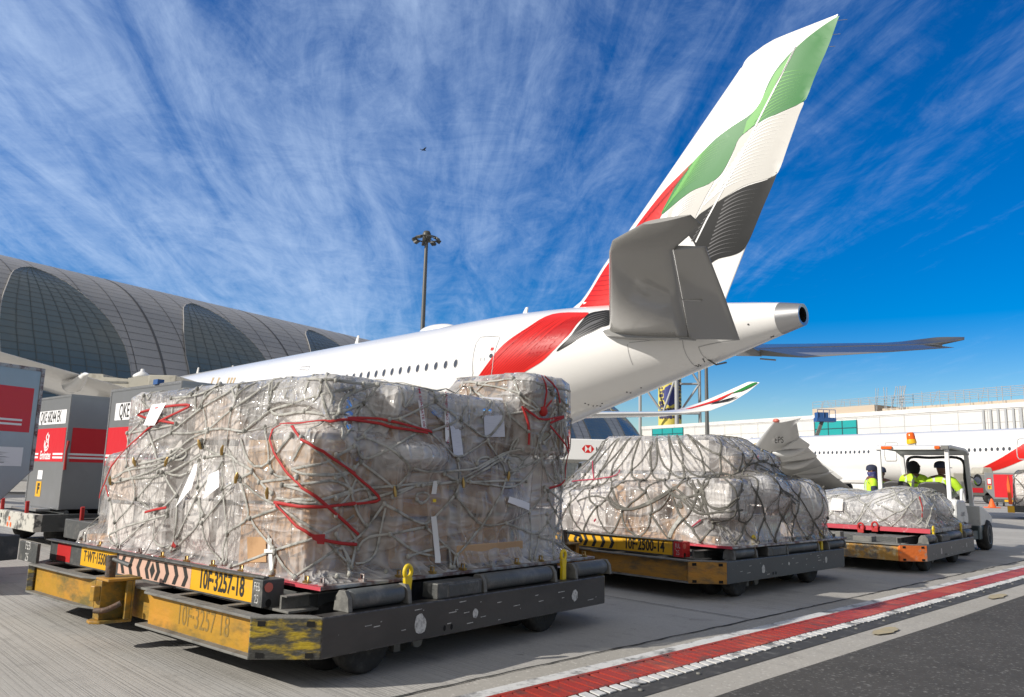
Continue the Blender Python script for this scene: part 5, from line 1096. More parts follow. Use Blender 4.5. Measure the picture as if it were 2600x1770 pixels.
for t in (-6,-26): pass
b=MB(); b.rings([[Vector((40+u*9.5,.25*math.cos(a)*(1-u*.4),7.0+u*9.8))+Vector((5*(1-u*.45)*math.sin(a),0,0)) for a in np.linspace(0,6.283,17)[:-1]] for u in np.linspace(0,1,6)]); b.build('tail_fin',MT['liv_red'],air2)
p=bn(z7((100,90)),0); 
b=MB(); p=bn((1890,1107),0); b.ell((p.x,0,ZC+RB),(1.6,.6,.32),20,8); b.build('satcom_radome',MT['white'],f2)
p=bn((1828,1110),0); b=MB(); b.prism([(p.x,ZC+RB-.1),(p.x+.5,ZC+RB-.1),(p.x+.7,ZC+RB+.8),(p.x+.4,ZC+RB+.8)],lambda a:(a[0],-.05,a[1]),lambda a:(a[0],.05,a[1])); b.build('blade_antenna',MT['white'],f2)
# ------------------------------------------------------------------ terminal buildings
bE=R(32.6); VE=Vector((math.sin(bE),math.cos(bE),0)); VN=Vector((-math.cos(bE),math.sin(bE),0)); VP=Vector((-69,100.92,0))
VA,VB=26.,28.
MT['cpanel']=mat('grey_metal_cladding',(.36,.35,.34),.5,.0,col2=(.32,.315,.31),scale=.12,amt=.5)
MT['cglass']=mat('dark_curtain_glass',(.13,.155,.155),.14,0,col2=(.085,.13,.155),scale=.08,amt=.5,spec=.5)
conc=empty('vaulted_concourse',VP+VE*20,0,'long grey vaulted concourse with dark glass arches along the left skyline','building')
def vpt(s,a,off=0.):
    """s along the vault, a angle in degrees above the ground on the apron side"""
    k=1.
    if s>150: q=min((s-150)/46,1); k=math.sqrt(max(0,1-q*q*.97))
    A=(VA+off)*k; Bz=(VB+off)*(k if s>150 else 1)
    return VP+VE*s-VN*A*math.cos(R(a))*1.0+Vector((0,0,Bz*math.sin(R(a))))-conc.location
def archw(a): # half width of a glass arch at angle a
    if a>64: return 0
    return float(np.interp(a,[0,20,28,34,41,45,50,55,58,61,63,64],[6.6,7.2,7.3,7.15,6.4,5.75,4.75,3.75,3.0,1.9,.8,0]))
# lower the number of cells but keep arches crisp: vault in panels, glass laid as its own raised skin
b=MB(); ss=list(np.arange(-130,150,5.7))+list(np.linspace(150,196,16)); aa=list(np.arange(0,181,3.75))
vs=[vpt(s,a) for s in ss for a in aa]; n=len(aa); b.add(vs,[(i*n+j,i*n+j+1,(i+1)*n+j+1,(i+1)*n+j) for i in range(len(ss)-1) for j in range(n-1)],True); vault=b.build('vault_shell',MT['cpanel'],conc)
b=MB()
for a in np.arange(3,80,2.6):
    S=[-130+4*i for i in range(71)]+list(np.linspace(154,193,10)); P=[(vpt(s,a-.055,.03),vpt(s,a+.055,.03)) for s in S]
    for p,q in zip(P,P[1:]): b.quad(p[0],q[0],q[1],p[1])
for s in np.arange(-130,150,3.8):
    w_=.16 if abs(((s-10.4)/22.8+.5)%1-.5)*22.8<1.9 else .045
    P=[(vpt(s-w_,a,.035),vpt(s+w_,a,.035)) for a in np.arange(0,86,3)]
    for p,q in zip(P,P[1:]): b.quad(p[0],q[0],q[1],p[1])
b.build('panel_seam',mat('cladding_joint',(.10,.10,.10),.6),conc)
rib=MB()
for k in range(-5,8):
    s0=-1.2+22.8*k+ (0 if k<2 else .4); rows=[]
    if s0>172: continue
    A=list(np.arange(0,60,2.))+[60,61,62,62.8,63.4,63.8]
    b=MB()
    for a in A:
        w_=archw(a); rows.append([vpt(s0-w_*(1-2*t)+ (64-a)*-.005,a,.10) for t in np.linspace(0,1,9)])
    m=9
    for i in range(len(rows)-1):
        for j in range(m-1): b.quad(rows[i][j],rows[i][j+1],rows[i+1][j+1],rows[i+1][j])
    gl=b.build('glass_arch',MT['cglass'],conc)
    b=MB()
    for j in (1,2,3,4,5,6,7):
        for i in range(len(rows)-3):
            d=(rows[i][min(j+1,8)]-rows[i][j]).normalized()*.04; d2=(rows[i+1][min(j+1,8)]-rows[i+1][j]).normalized()*.04; o=Vector((0,0,.05))-VN*.05
            b.quad(rows[i][j]-d+o,rows[i][j]+d+o,rows[i+1][j]+d2+o,rows[i+1][j]-d2+o)
    for i in range(1,len(rows)-1):
        for j in range(m-1):
            o=Vector((0,0,.05))-VN*.05; h=Vector((0,0,.03)); b.quad(rows[i][j]-h+o,rows[i][j+1]-h+o,rows[i][j+1]+h+o,rows[i][j]+h+o)
    b.build('mullion',mat('dark_mullion',(.09,.105,.105),.5) if k==-5 else bpy.data.materials['dark_mullion'],gl)
    b=MB(); b.tube([r_[0] for r_ in rows]+[r_[-1] for r_ in rows[::-1]],.07,6); b.build('arch_frame',MT['cpanel'] ,gl)
# white terminal with teal windows
A=at_z(1630,1084,15.5); C=at_z(2600,1022,15.5); A.z=C.z=0; WD=(C-A).normalized(); WN=Vector((-WD.y,WD.x,0)); WN=WN if WN.y>0 else -WN
term=empty('white_terminal',A,0,'long white panelled terminal with teal windows and scaffolding on its roof','building')
def wl(x,d,z): return WD*x+WN*d+Vector((0,0,z))
def wpx(q,off=0): p=at_pl(*q,A-WN*off,WN); d=p-A; return d.dot(WD),p.z
MT['wpanel']=mat('white_cladding',(.66,.65,.62),.5,0,col2=(.60,.59,.57),scale=.1,amt=.5)
Ln_=(C-A).length+70
b=MB(); b.prism([(0,0),(Ln_,0),(Ln_,40),(0,40)],lambda p:wl(p[0],p[1],0),lambda p:wl(p[0],p[1],15.5)); b.build('wall',MT['wpanel'],term)
b=MB(); x=0
while x<Ln_: b.quad(wl(x,-.02,8),wl(x+.12,-.02,8),wl(x+.12,-.02,14.6),wl(x,-.02,14.6)); x+=5.2
for z in (12.3,14.4): b.quad(wl(0,-.022,z),wl(Ln_,-.022,z),wl(Ln_,-.022,z+.10),wl(0,-.022,z+.10))
b.build('panel_joint',MT['line'],term)
b=MB(); b.prism([(0,-.15),(Ln_,-.15),(Ln_,.1),(0,.1)],lambda p:wl(p[0],p[1],14.75),lambda p:wl(p[0],p[1],15.6)); b.build('parapet',mat('speckled_white_parapet',(.66,.65,.63),.6,0,col2=(.50,.50,.51),scale=.8,amt=.6),term)
for qa,qb,n in (((1657,1090),(1735,1112),3),((2069,1072),(2177,1102),3)):
    x0,z1=wpx(qa); x1,z0=wpx(qb); z1=wpx(qa)[1]; b=MB(); b.prism([(x0,z0-1.0),(x1,z0-1.0),(x1,z1),(x0,z1)],lambda p:wl(p[0],-.10,p[1]),lambda p:wl(p[0],.1,p[1])); o=b.build('window',MT['teal'],term)
    b=MB()
    for i in range(n+1): x=x0+(x1-x0)*i/n; b.quad(wl(x-.12,-.13,z0-1),wl(x+.12,-.13,z0-1),wl(x+.12,-.13,z1),wl(x-.12,-.13,z1))
    zm=z0+(z1-z0)*.45
    b.quad(wl(x0,-.13,zm-.1),wl(x1,-.13,zm-.1),wl(x1,-.13,zm+.1),wl(x0,-.13,zm+.1)); b.build('window_bar',MT['teal_d'],o)
b=MB(); x,_=wpx((2495,1050)); 
while x<Ln_: b.prism([(x,-.25),(x+.35,-.25),(x+.35,-.02),(x,-.02)],lambda p:wl(p[0],p[1],8),lambda p:wl(p[0],p[1],14.6)); x+=1.25
b.build('louvre',MT['grey_tower'],term)
xs,_=wpx((2055,1050)); b=MB(); b.prism([(xs,1),(xs+15,1),(xs+15,9),(xs,9)],lambda p:wl(p[0],p[1],15.5),lambda p:wl(p[0],p[1],17.1)); b.prism([(xs+16,2),(Ln_,2),(Ln_,9),(xs+16,9)],lambda p:wl(p[0],p[1],15.5),lambda p:wl(p[0],p[1],16.3)); b.build('roof_plant_room',mat('tan_roof_boarding',(.48,.40,.31),.8),term)
b=MB(); x=xs
while x<Ln_:
    for d in (1.2,4.): b.tube([wl(x,d,15.6),wl(x,d,18.6+random.uniform(-.5,.5))],.06,5,False)
    x+=random.uniform(2.2,3.6)
for z in (17.3,18.0,18.6):
    for d in (1.2,4.): b.tube([wl(xs,d,z),wl(Ln_,d,z)],.05,5,False)
for i in range(18): x=random.uniform(xs,Ln_-3); b.tube([wl(x,1.2,16),wl(x+random.uniform(-2,2),1.2,18.8)],.045,4,False)
for i in range(14): x=xs+15+random.uniform(0,6); b.tube([wl(x,1.3,16),wl(x+random.uniform(-1,1),2.,20.5)],.06,4,False)
b.build('scaffolding',MT['grey_tower'],term)
b=MB(); b.prism([(xs+58,1.5),(xs+74,1.5),(xs+74,3.5),(xs+58,3.5)],lambda p:wl(p[0],p[1],17.4),lambda p:wl(p[0],p[1],18.8)); b.build('roof_duct',MT['white2'],term,bevel=.3)
# blue boom lift in front of the teal window
p=at_y(2085,1066,118); lift=empty('boom_lift',Vector((p.x-1.5,p.y,0)),0,'blue boom lift raised against the teal window','lift')
q=lambda x,y:at_y(x,y,118)-lift.location
b=MB(); b.box(-1.2,1.2,-1,1,.4,1.6); b.build('chassis',MT['boom'],lift,bevel=.1)
b=MB(); b.bar(Vector((0,0,1.6)),q(2074,1105),.4,.4); b.bar(q(2074,1105),q(2088,1068),.38,.45); b.build('boom',MT['steel_lt'],lift)
b=MB(); c=q(2095,1063); b.box(c.x-1.5,c.x+1.4,c.y-.7,c.y+.7,c.z-.5,c.z+.1); b.box(c.x-1.4,c.x+.3,c.y-.6,c.y+.5,c.z+.1,c.z+.9); 
for dx in (-1.4,-.5,.4,1.3): b.tube([c+Vector((dx,-.7,0)),c+Vector((dx,-.7,1.3))],.05,5)
b.tube([c+Vector((-1.4,-.7,1.3)),c+Vector((1.3,-.7,1.3))],.05,5); b.build('basket',MT['boom'],lift)
for dx in (-.9,.9): 
    b=MB(); b.lathe([(.2,-.2),(.42,-.2),(.45,0),(.42,.2),(.2,.2)],(dx,-1.05,.45),(0,1,0),16); b.build('wheel',MT['rubber'],lift)
# lattice tower with a mosaic drum
T=at_y(1701,1052,290); T.z=0; tow=empty('lattice_tower',T,0,'pale lattice tower round a yellow and blue mosaic drum behind the tail','tower')
tp=lambda x,y,dy=0:at_y(x,y,290+dy)-T
b=MB(); r_=(tp(1730,1000)-tp(1672,1000)).length/2; zt=52; b.lathe([(r_,0),(r_,zt)],(0,0,0),(0,0,1),40); dm=b.build('mosaic_drum',mat('mosaic_yellow',(.62,.52,.10),.6),tow)
b=MB(); random.seed(3)
for i in range(9):
    for j in range(18):
        a=-2.75+i*.26+ (j%2)*.13; z=24+j*1.35
        hub=(abs(a+1.75)<.52 and 27.3<z<36.7)
        rr=.80*random.choice((.9,1,.62)); n_=Vector((math.cos(a),math.sin(a),0)); tt=Vector((-n_.y,n_.x,0)); c=n_*(r_+.05)+Vector((0,0,z))
        if hub: continue
        b.add([c+tt*rr*.8*math.cos(k)+Vector((0,0,rr*math.sin(k))) for k in np.linspace(0,6.283,9)[:-1]],[tuple(range(8))])
b.build('mosaic_dot',mat('mosaic_navy',(.035,.03,.09),.6),dm)
b=MB(); P=[[ (r_+.07)*Vector((math.cos(-1.75+.56*x),math.sin(-1.75+.56*x),0))+Vector((0,0,32+4.0*y)) for x in np.linspace(-math.sqrt(1-min(1,abs(y)**3)),math.sqrt(1-min(1,abs(y)**3)),7)] for y in np.linspace(-.999,.999,9)]
for r0,r1 in zip(P,P[1:]):
    for i in range(6): b.quad(r0[i],r0[i+1],r1[i+1],r1[i])
b.build('mosaic_panel',mat('mosaic_blue',(.035,.045,.20),.6),dm); random.seed(11)
b=MB()
for x,dy in ((1717,-7),(1625,0),(1775,0)): 
    a=tp(x,1100,dy);c=tp(x,900,dy); a.z=0 if x!=1717 else 0; a.x=c.x; b.tube([a,c],.75 if x==1717 else .6,8)
for (x0,y0,x1,y1) in ((1638,985,1678,1042),(1684,1045,1720,945),(1727,1045,1776,975),(1727,975,1776,975),(1727,1050,1776,1050),(1638,985,1600,930),(1776,975,1727,900),(1625,1050,1672,1050)):
    b.tube([tp(x0,y0,-5),tp(x1,y1,-5)],.42,6)
b.build('lattice_frame',MT['grey_tower'],tow)
# high masts
def mast(x,yt,Y,h,label,r=.28):
    p=at_y(x,yt,Y); p.z=0; t=empty('light_mast',p,0,label,'light mast','apron floodlight masts')
    b=MB(); b.tube([(0,0,0),(0,0,h*.5),(0,0,h)],[r,r*.85,r*.62],14); b.build('mast_pole',MT['mast'],t)
    b=MB(); rr=1.15; b.tube([(rr*math.cos(a),rr*math.sin(a),h-.6) for a in np.linspace(0,6.283,25)[:-1]],.07,6,False,True)
    for a in np.linspace(0,6.283,7)[:-1]: b.tube([(0,0,h-.3),(rr*math.cos(a),rr*math.sin(a),h-.6)],.04,5)
    b.lathe([(.1,-.9),(.42,-.8),(.42,.0),(.30,.25),(.05,.3)],(0,0,h-.1),n=16); b.build('lamp_ring',MT['lamp'],t)
    for a in np.linspace(.3,6.583,9)[:-1]:
        c=Vector((rr*1.05*math.cos(a),rr*1.05*math.sin(a),h-.72)); b=MB(); M4=Matrix.Translation(c)@Matrix.Rotation(a,4,'Z')@Matrix.Rotation(R(28),4,'Y'); b.box(-.22,.26,-.24,.24,-.16,.10,M4); b.build('floodlight',MT['lamp'],t,bevel=.02)
    return t
mast(1083,610,75,25.0,'tall floodlight mast standing alone left of the white fuselage')
mast(1793,930,105,22.5,'grey mast right of the mosaic tower, top hidden by the tailplane',.30)
# ------------------------------------------------------------------ jet bridges
Y=92; a=at_y(1350,1109,Y);c=at_y(1640,1120,Y)
jb=empty('jet_bridge',Vector((a.x,Y,0)),0,'white jet bridge with a red and white hexagon sign between the two loads','jet bridge')
z1=at_y(1500,1115,Y).z; z0=at_y(1500,1169,Y).z; Lw=c.x-a.x
b=MB(); b.box(0,Lw,0,3,z0,z1); b.build('tunnel_body',MT['white2'],jb,bevel=.1)
b=MB(); b.box(0,Lw,-.1,3.1,z0-.35,z0-.002); b.build('lower_beam',MT['steel_lt'],jb)
b=MB(); b.box(-.3,Lw,1.2,2.2,0,z0-.36); b.build('support_leg',MT['beige'],jb) if False else None
for x in (3,11): b=MB(); b.box(x,x+.7,1.2,1.9,0,z0-.352); b.build('support_leg',MT['steel_lt'],jb)
o=at_y(1493,1140,Y); hw=(at_y(1509,1140,Y)-at_y(1477,1140,Y)).length/2; hh=hw*.62; cx,cz=o.x-a.x,o.z; F=-.012
def pp(x,z,e=0): return (cx+x*hw,F-e,cz+z*hh)
b=MB(); 
for s in (-1,1):
    b.add([pp(s*1.0,0),pp(s*.5,1),pp(s*.5,-1)],[(0,1,2)]); b.add([pp(-.5,s*1),pp(.5,s*1),pp(0,0)],[(0,1,2)])
lg=b.build('red_emblem',MT['liv_red'],jb)
b=MB(); text(b,'HSBC',hh*1.25,(cx+hw*1.25+hh*1.55,F,cz),(1,0,0),(0,0,1),1.0,bold=.02); b.build('lettering',MT['ink'],jb)
Y=46; jl=at_y(207,947,Y); jr=at_y(392,985,Y)
j2=empty('jet_bridge',Vector((jl.x,Y,0)),0,'beige jet bridge with a mushroom vent behind the containers','jet bridge')
def jq(x,y,d=0): p=at_y(x,y,Y+d); return p-j2.location
b=MB(); P=[jq(x,y) for x,y in ((205,947),(262,950),(262,957),(325,962),(325,960),(388,952),(388,1010),(205,1010))]
b.prism(P,lambda p:p,lambda p:p+Vector((0,3,0))); b.build('tunnel_body',MT['beige'],j2)
b=MB(); p=jq(384,968); b.box(p.x-.05,p.x+1.6,-.3,3.2,p.z-1.2,p.z+.35); b.build('cab',MT['beige'],j2,bevel=.05)
b=MB(); p=jq(340,957); b.lathe([(.30,-.9),(.30,0),(.34,.02),(.52,.10),(.50,.2),(.30,.36),(.12,.46),(.10,.6),(.02,.62)],(p.x,1,p.z),n=20); b.build('roof_vent',MT['white2'],j2)
b=MB(); p0=jq(262,957); p1=jq(325,962); b.box(p0.x,p1.x,-.03,-.005,p0.z-.35,p0.z-.25); p=jq(225,1000); b.box(p.x,p.x+.5,.5,1,-j2.location.z,p.z); b.build('trim_rail',MT['steel_lt'],j2)
# ------------------------------------------------------------------ unit load containers on the left
def uld(name,pos,rz,label,wd,dp,h,txt,parts,cut=0,dolly_kind=True):
    r=empty('air_freight_container',pos,rz,label,'container','aluminium freight containers waiting on the left')
    if cut: prof=[(0,0),(wd-cut,0),(wd,cut*1.0),(wd,h),(0,h)]
    else: prof=[(0,0),(wd,0),(wd,h),(0,h)]
    b=MB(); b.prism(prof,lambda p:(p[0],0,p[1]),lambda p:(p[0],dp,p[1])); o=b.build('body',MT['alu'],r,bevel=.01)
    b=MB()
    e=.035
    for x in (0,wd-e): b.box(x,x+e,-.006,-.001,cut if (cut and x) else 0,h)
    b.box(e,wd-e,-.006,-.001,h-e,h); b.box(e,wd-cut-e,-.006,-.001,0,e)
    b.box(wd+.001,wd+.006,0,e,cut,h); b.box(wd+.001,wd+.006,dp-e,dp,cut,h); b.box(wd+.001,wd+.006,e,dp-e,h-e,h)
    b.build('edge_extrusion',MT['alu_edge'] if cut else MT['alu'],r)
    b=MB()
    for i in range(int(h/.05)):
        z=.03+i*.05
        for x in (.017,wd-.017): 
            if not(cut and x>.1 and z<cut): b.lathe([(.005,0),(.005,.004),(.001,.005)],(x,-.0065,z),(0,-1,0),6)
    for i in range(int(wd/.05)):
        x=.03+i*.05; b.lathe([(.005,0),(.005,.004),(.001,.005)],(x,-.0065,h-.018),(0,-1,0),6); 
        if x<wd-cut-.05: b.lathe([(.005,0),(.005,.004),(.001,.005)],(x,-.0065,.018),(0,-1,0),6)
    b.build('rivet',MT['chrome'],r)['kind']='stuff'
    return r,o
rd=Vector((.745,-.667,0)); rz_row=math.atan2(rd.y,rd.x)           # row direction of the containers
def decalbox(r,x0,x1,z0,z1,m,name,y=-.0025,side=False,wd=0):
    b=MB(); f=(lambda x,z:(wd+.0025,x,z)) if side else (lambda x,z:(x,y,z)); b.quad(f(x0,z0),f(x1,z0),f(x1,z1),f(x0,z1)); return b.build(name,m,r)
MT['alu_m']=mat('mottled_aluminium',(.42,.43,.44),.32,.85,col2=(.30,.31,.32),scale=1.5,amt=.5,bump=.05,bscale=3)
MT['plate_w']=mat('white_number_plate',(.80,.80,.81),.5)
ZC0=.48
# middle container: narrow end faces the camera, long side recedes to the right
M_=Vector((-6.22,10.97,ZC0)); W2=1.42
c2,o=uld('c2',M_-rd*W2,rz_row,'aluminium container marked QKE 68244 EK with a yellow F label',W2,2.0,1.61,'',None)
o2=decalbox(c2,.05,W2-.12,1.20,1.40,MT['plate_w'],'number_plate',-.003)
b=MB(); text(b,'QKE 68244 EK',.23,((W2-.07)/2,-.0045,1.30),(1,0,0),(0,0,1),.60,bold=.003); b.build('lettering',MT['ink'],o2)
o3=decalbox(c2,.02,W2-.06,.66,1.14,MT['vinyl_red'],'red_panel',-.003)
b=MB()
for z in (.755,.705):
    b.quad((.04,-.0045,z),(.34,-.0045,z),(.34,-.0045,z+.027),(.04,-.0045,z+.027)); b.quad((.94,-.0045,z),(1.33,-.0045,z),(1.33,-.0045,z+.027),(.94,-.0045,z+.027))
text(b,'Emirates',.17,(.64,-.0045,.745),(1,0,0),(0,0,1),.72,bold=.004)
def stroke(b,pts,w_,y):
    S=spline([(p[0],p[1],0) for p in pts],6); prev=None
    for i,p in enumerate(S):
        d=(S[min(i+1,len(S)-1)]-S[max(i-1,0)]).normalized(); s=Vector((-d.y,d.x,0))*w_*(.35+.65*math.sin(math.pi*(.1+.8*i/len(S)))); q=((p.x+s.x,y,p.y+s.y),(p.x-s.x,y,p.y-s.y))
        if prev: b.quad(prev[0],prev[1],q[1],q[0])
        prev=q
for pts in ([(.66,1.08),(.60,1.02),(.64,.97),(.70,1.00),(.66,1.06)],[(.68,.99),(.60,.93),(.57,.88),(.64,.86),(.70,.91),(.66,.95)],[(.62,.90),(.58,.84),(.64,.82),(.72,.85)],[(.72,1.05),(.70,.95),(.73,.86)],[(.56,.97),(.55,.90),(.58,.84)]): stroke(b,pts,.014,-.0045)
b.build('white_lettering',MT['plate_w'],o3)
decalbox(c2,.42,.62,.40,.53,MT['plate_w'],'small_label',-.003)
o4=decalbox(c2,.40,.62,.13+.02,.37,MT['sign_y'],'yellow_label',-.003); b=MB(); text(b,'F',.19,(.51,-.0045,.26),(1,0,0),(0,0,1),1,bold=.012); b.build('lettering',MT['ink'],o4)
f=.0025+W2
o5=decalbox(c2,.06,1.6,.66,1.14,MT['vinyl_red'],'red_panel',side=True,wd=W2+.001); b=MB()
for z in (.755,.705): b.quad((f+.003,.0+.02,z),(f+.003,1.5,z),(f+.003,1.5,z+.027),(f+.003,.02,z+.027))
b.build('white_stripe',MT['plate_w'],o5)
o6=decalbox(c2,.55,1.3,1.2,1.42,MT['plate_w'],'number_plate',side=True,wd=W2+.001); b=MB(); text(b,'QKE 68244',.25,(f+.003,.96,1.31),(0,1,0),(0,0,1),.62,bold=.004); b.build('lettering',MT['ink'],o6)
b=MB(); b.tube([(W2+.02,.02,.95),(W2+.03,.0,.8),(W2+.02,.01,.55)],[.02,.014,.022],6); b.tube([(W2+.03,1.1,.98),(W2+.05,1.02,.8),(W2+.04,.98,.52)],[.02,.014,.022],6); b.build('red_tie',MT['strap'],c2)
# container half hidden behind the near load
Lc=Vector((-5.27,10.2,ZC0)); c3,o=uld('c3',Lc,rz_row,'aluminium container half hidden behind the near load, QK plate on its corner',2.0,1.5,1.61,'',None)
o2=decalbox(c3,.20,.95,1.20,1.42,MT['plate_w'],'number_plate',-.003); b=MB(); text(b,'QKE 68',.25,(.58,-.0045,1.31),(1,0,0),(0,0,1),.62,bold=.004); b.build('lettering',MT['ink'],o2)
o3=decalbox(c3,.04,1.9,.62,1.11,MT['vinyl_red'],'red_panel',-.003); b=MB()
for z in (.735,.685): b.quad((.04,-.0045,z),(1.8,-.0045,z),(1.8,-.0045,z+.027),(.04,-.0045,z+.027))
b.build('white_stripe',MT['plate_w'],o3)
b=MB(); b.box(1.3,1.42,-.03,.05,1.60,1.66); b.build('blue_corner_cap',MT['boom'],c3)
# cut corner container at the left edge
d1=Vector((.38,.925,0)).normalized(); E1=Vector((-4.86,8.02,ZC0)); W1=1.9
c1,o=uld('c1',E1-d1*W1,math.atan2(d1.y,d1.x),'cut corner aluminium container at the left edge with a large red panel',W1,1.5,1.60,'',None,cut=.55)
def c1x(q): p=at_pl(*q,E1,Vector((d1.y,-d1.x,0))); k=p-(E1-d1*W1); return k.dot(d1),p.z-ZC0
z3=Zm(0,880,3.043)
xr,za=c1x(z3((265,325))); _,zb_=c1x(z3((225,665)))
o3=decalbox(c1,.1,xr,zb_,za,MT['vinyl_red'],'red_panel',-.003); b=MB()
for f0,f1 in ((.24,.285),(.145,.19)): b.quad((.1,-.0045,zb_+(za-zb_)*f0),(xr-.09,-.0045,zb_+(za-zb_)*f0),(xr-.09,-.0045,zb_+(za-zb_)*f1),(.1,-.0045,zb_+(za-zb_)*f1))
b.build('white_stripe',MT['plate_w'],o3)
xr,za=c1x(z3((180,780))); _,zb_=c1x(z3((175,925))); o3=decalbox(c1,xr-.75,xr,zb_,za,MT['plate_w'],'instruction_plate',-.003)
b=MB(); random.seed(5)
for i in range(15): z=za-.03-i*(za-zb_-.05)/15; b.quad((xr-.72,-.0045,z),(xr-.12-random.random()*.3,-.0045,z),(xr-.12-random.random()*.3,-.0045,z+.008),(xr-.72,-.0045,z+.008))
b.build('fine_print',MT['line'],o3)
# ground dollies under the containers
def udolly(pos,rz,wd,dp,label,gaudy=False):
    r=empty('container_dolly',pos,rz,label,'dolly','container dollies on the left')
    zt=ZC0-.03
    b=MB(); b.box(-.35,wd+.1,-.35,-.25,.20,zt-.02); o=b.build('end_beam',mat('chipped_white_paint',(.50,.49,.44),.6,0,col2=(.10,.10,.095),scale=7,amt=.55,bump=.3,bscale=20,sharp=.06) if gaudy else MT['steel'],r,bevel=.01)
    b=MB(); b.box(-.35,-.25,-.25,dp,.20,zt-.02); b.box(wd,wd+.1,-.25,dp,.20,zt-.02); b.box(-.25,wd,dp-.1,dp,.20,zt-.02); b.box(-.2,wd-.05,-.2,dp-.15,zt-.10,zt-.04); b.build('frame',MT['steel'],r,bevel=.008)
    for i in range(7): b=MB(); b.cyl((.0,.1+i*.25,zt-.01),(wd-.1,.1+i*.25,zt-.01),.035,10); b.build('deck_roller',MT['roller'],r)
    for x in (0,wd-.2):
        for y in (.05,dp-.4):
            b=MB(); b.lathe([(.08,-.05),(.15,-.05),(.17,-.02),(.17,.02),(.15,.05),(.08,.05)],(x,y,.17),(1,0,0),20); b.build('wheel',MT['rubber'],r)
    for x in (.05,1.12):
        b=MB(); b.tube([(x,-.30,zt-.03),(x+.02,-.31,zt+.14)],.026,8); b.build('red_stop',MT['strap'],r)
    if gaudy:
        b=MB(); 
        for k,(x,z) in enumerate(((.55,.25),(.68,.25),(.60,.33))): b.add([(x+.035*math.cos(a),-.3525,z+.035*math.sin(a)) for a in np.linspace(0,6.283,11)[:-1]],[tuple(range(10))])
        b.build('orange_spot',MT['orange'],o)
        b=MB(); P=[(-.30,.28),(-.30,.36),(-.26,.39),(-.06,.39),(-.02,.36),(-.02,.28),(-.06,.25),(-.26,.25)]; b.tube([(p[0],-.39,p[1]) for p in P],.018,8,False,True); b.box(-.17,-.15,-.41,-.37,.25,.39); b.build('tow_eye',MT['lever'],o)
        b=MB(); 
        for x,z,w_,h_ in ((.10,.22,.05,.16),(.16,.24,.07,.05),(.20,.33,.05,.06)): b.quad((x,-.3525,z),(x+w_,-.3525,z),(x+w_,-.3525,z+h_),(x,-.3525,z+h_))
        b.build('scuff_mark',MT['ink'],o)
        b=MB(); b.box(.1,1.15,-.2,-.02,zt+.0,zt+.03); b.build('tray',MT['alu'],r)
    return r
udolly(Vector((M_.x,M_.y,0))-rd*W2,rz_row,W2+.1,2.0,'chipped white container dolly with a yellow tow eye under the QKE 68244 container',True)
udolly(Vector((Lc.x,Lc.y,0))+rd*.25,rz_row,1.9,1.5,'dark container dolly under the half hidden container')
p=E1-d1*W1; udolly(Vector((p.x,p.y,0)),math.atan2(d1.y,d1.x),1.5,1.5,'dark container dolly below the cut corner container')
# white pickup far behind the cut corner container
p=at_y(48,1150,30); pk=empty('parked_pickup',Vector((p.x,p.y,0)),R(10),'white pickup seen in the gap under the cut corner container','pickup')
b=MB(); b.box(-2.4,2.2,-.85,.85,.45,1.0); b.prism([(-.6,1.0),(1.0,1.0),(.6,1.6),(-.5,1.6)],lambda q:(q[0],-.75,q[1]),lambda q:(q[0],.75,q[1])); b.build('body',MT['white2'],pk,bevel=.08)
b=MB(); b.quad((-.45,-.757,1.05),(.85,-.757,1.05),(.52,-.757,1.5),(-.4,-.757,1.5)); b.build('side_window',MT['glass_d'],pk)
for x in (-1.5,1.4):
    for y in (-.8,.8): b=MB(); b.lathe([(.18,-.1),(.30,-.1),(.33,-.06),(.33,.06),(.30,.1),(.18,.1)],(x,y,.33),(0,1,0),20); b.build('wheel',MT['rubber'],pk)
# white truck behind the middle load
p=at_y(1484,1200,34); tk=empty('parked_truck',Vector((p.x-.3,34,0)),0,'white truck cab parked between the two nearest loads','truck')
z1=at_y(1484,1172,34).z; b=MB(); b.prism([(-.1,.5),(2.6,.5),(2.6,z1-.25),(2.2,z1),(.15,z1),(-.05,1.3)],lambda q:(q[0],-.9,q[1]),lambda q:(q[0],1.2,q[1])); b.build('cab',MT['white2'],tk,bevel=.08)
b=MB(); b.quad((.2,-.905,1.25),(1.2,-.905,1.25),(1.2,-.905,z1-.22),(.3,-.905,z1-.22)); b.build('side_window',MT['glass_d'],tk)
b=MB(); b.tube([(.1,-1.0,1.5),(.0,-1.15,1.5)],.03,6); b.box(-.08,.05,-1.3,-1.12,1.2,1.7); b.build('door_mirror',MT['steel'],tk)
for x in (.7,2.1): b=MB(); b.lathe([(.25,-.12),(.44,-.12),(.48,-.06),(.48,.06),(.44,.12),(.25,.12)],(x,-.75,.48),(0,1,0),20); b.build('wheel',MT['rubber'],tk)
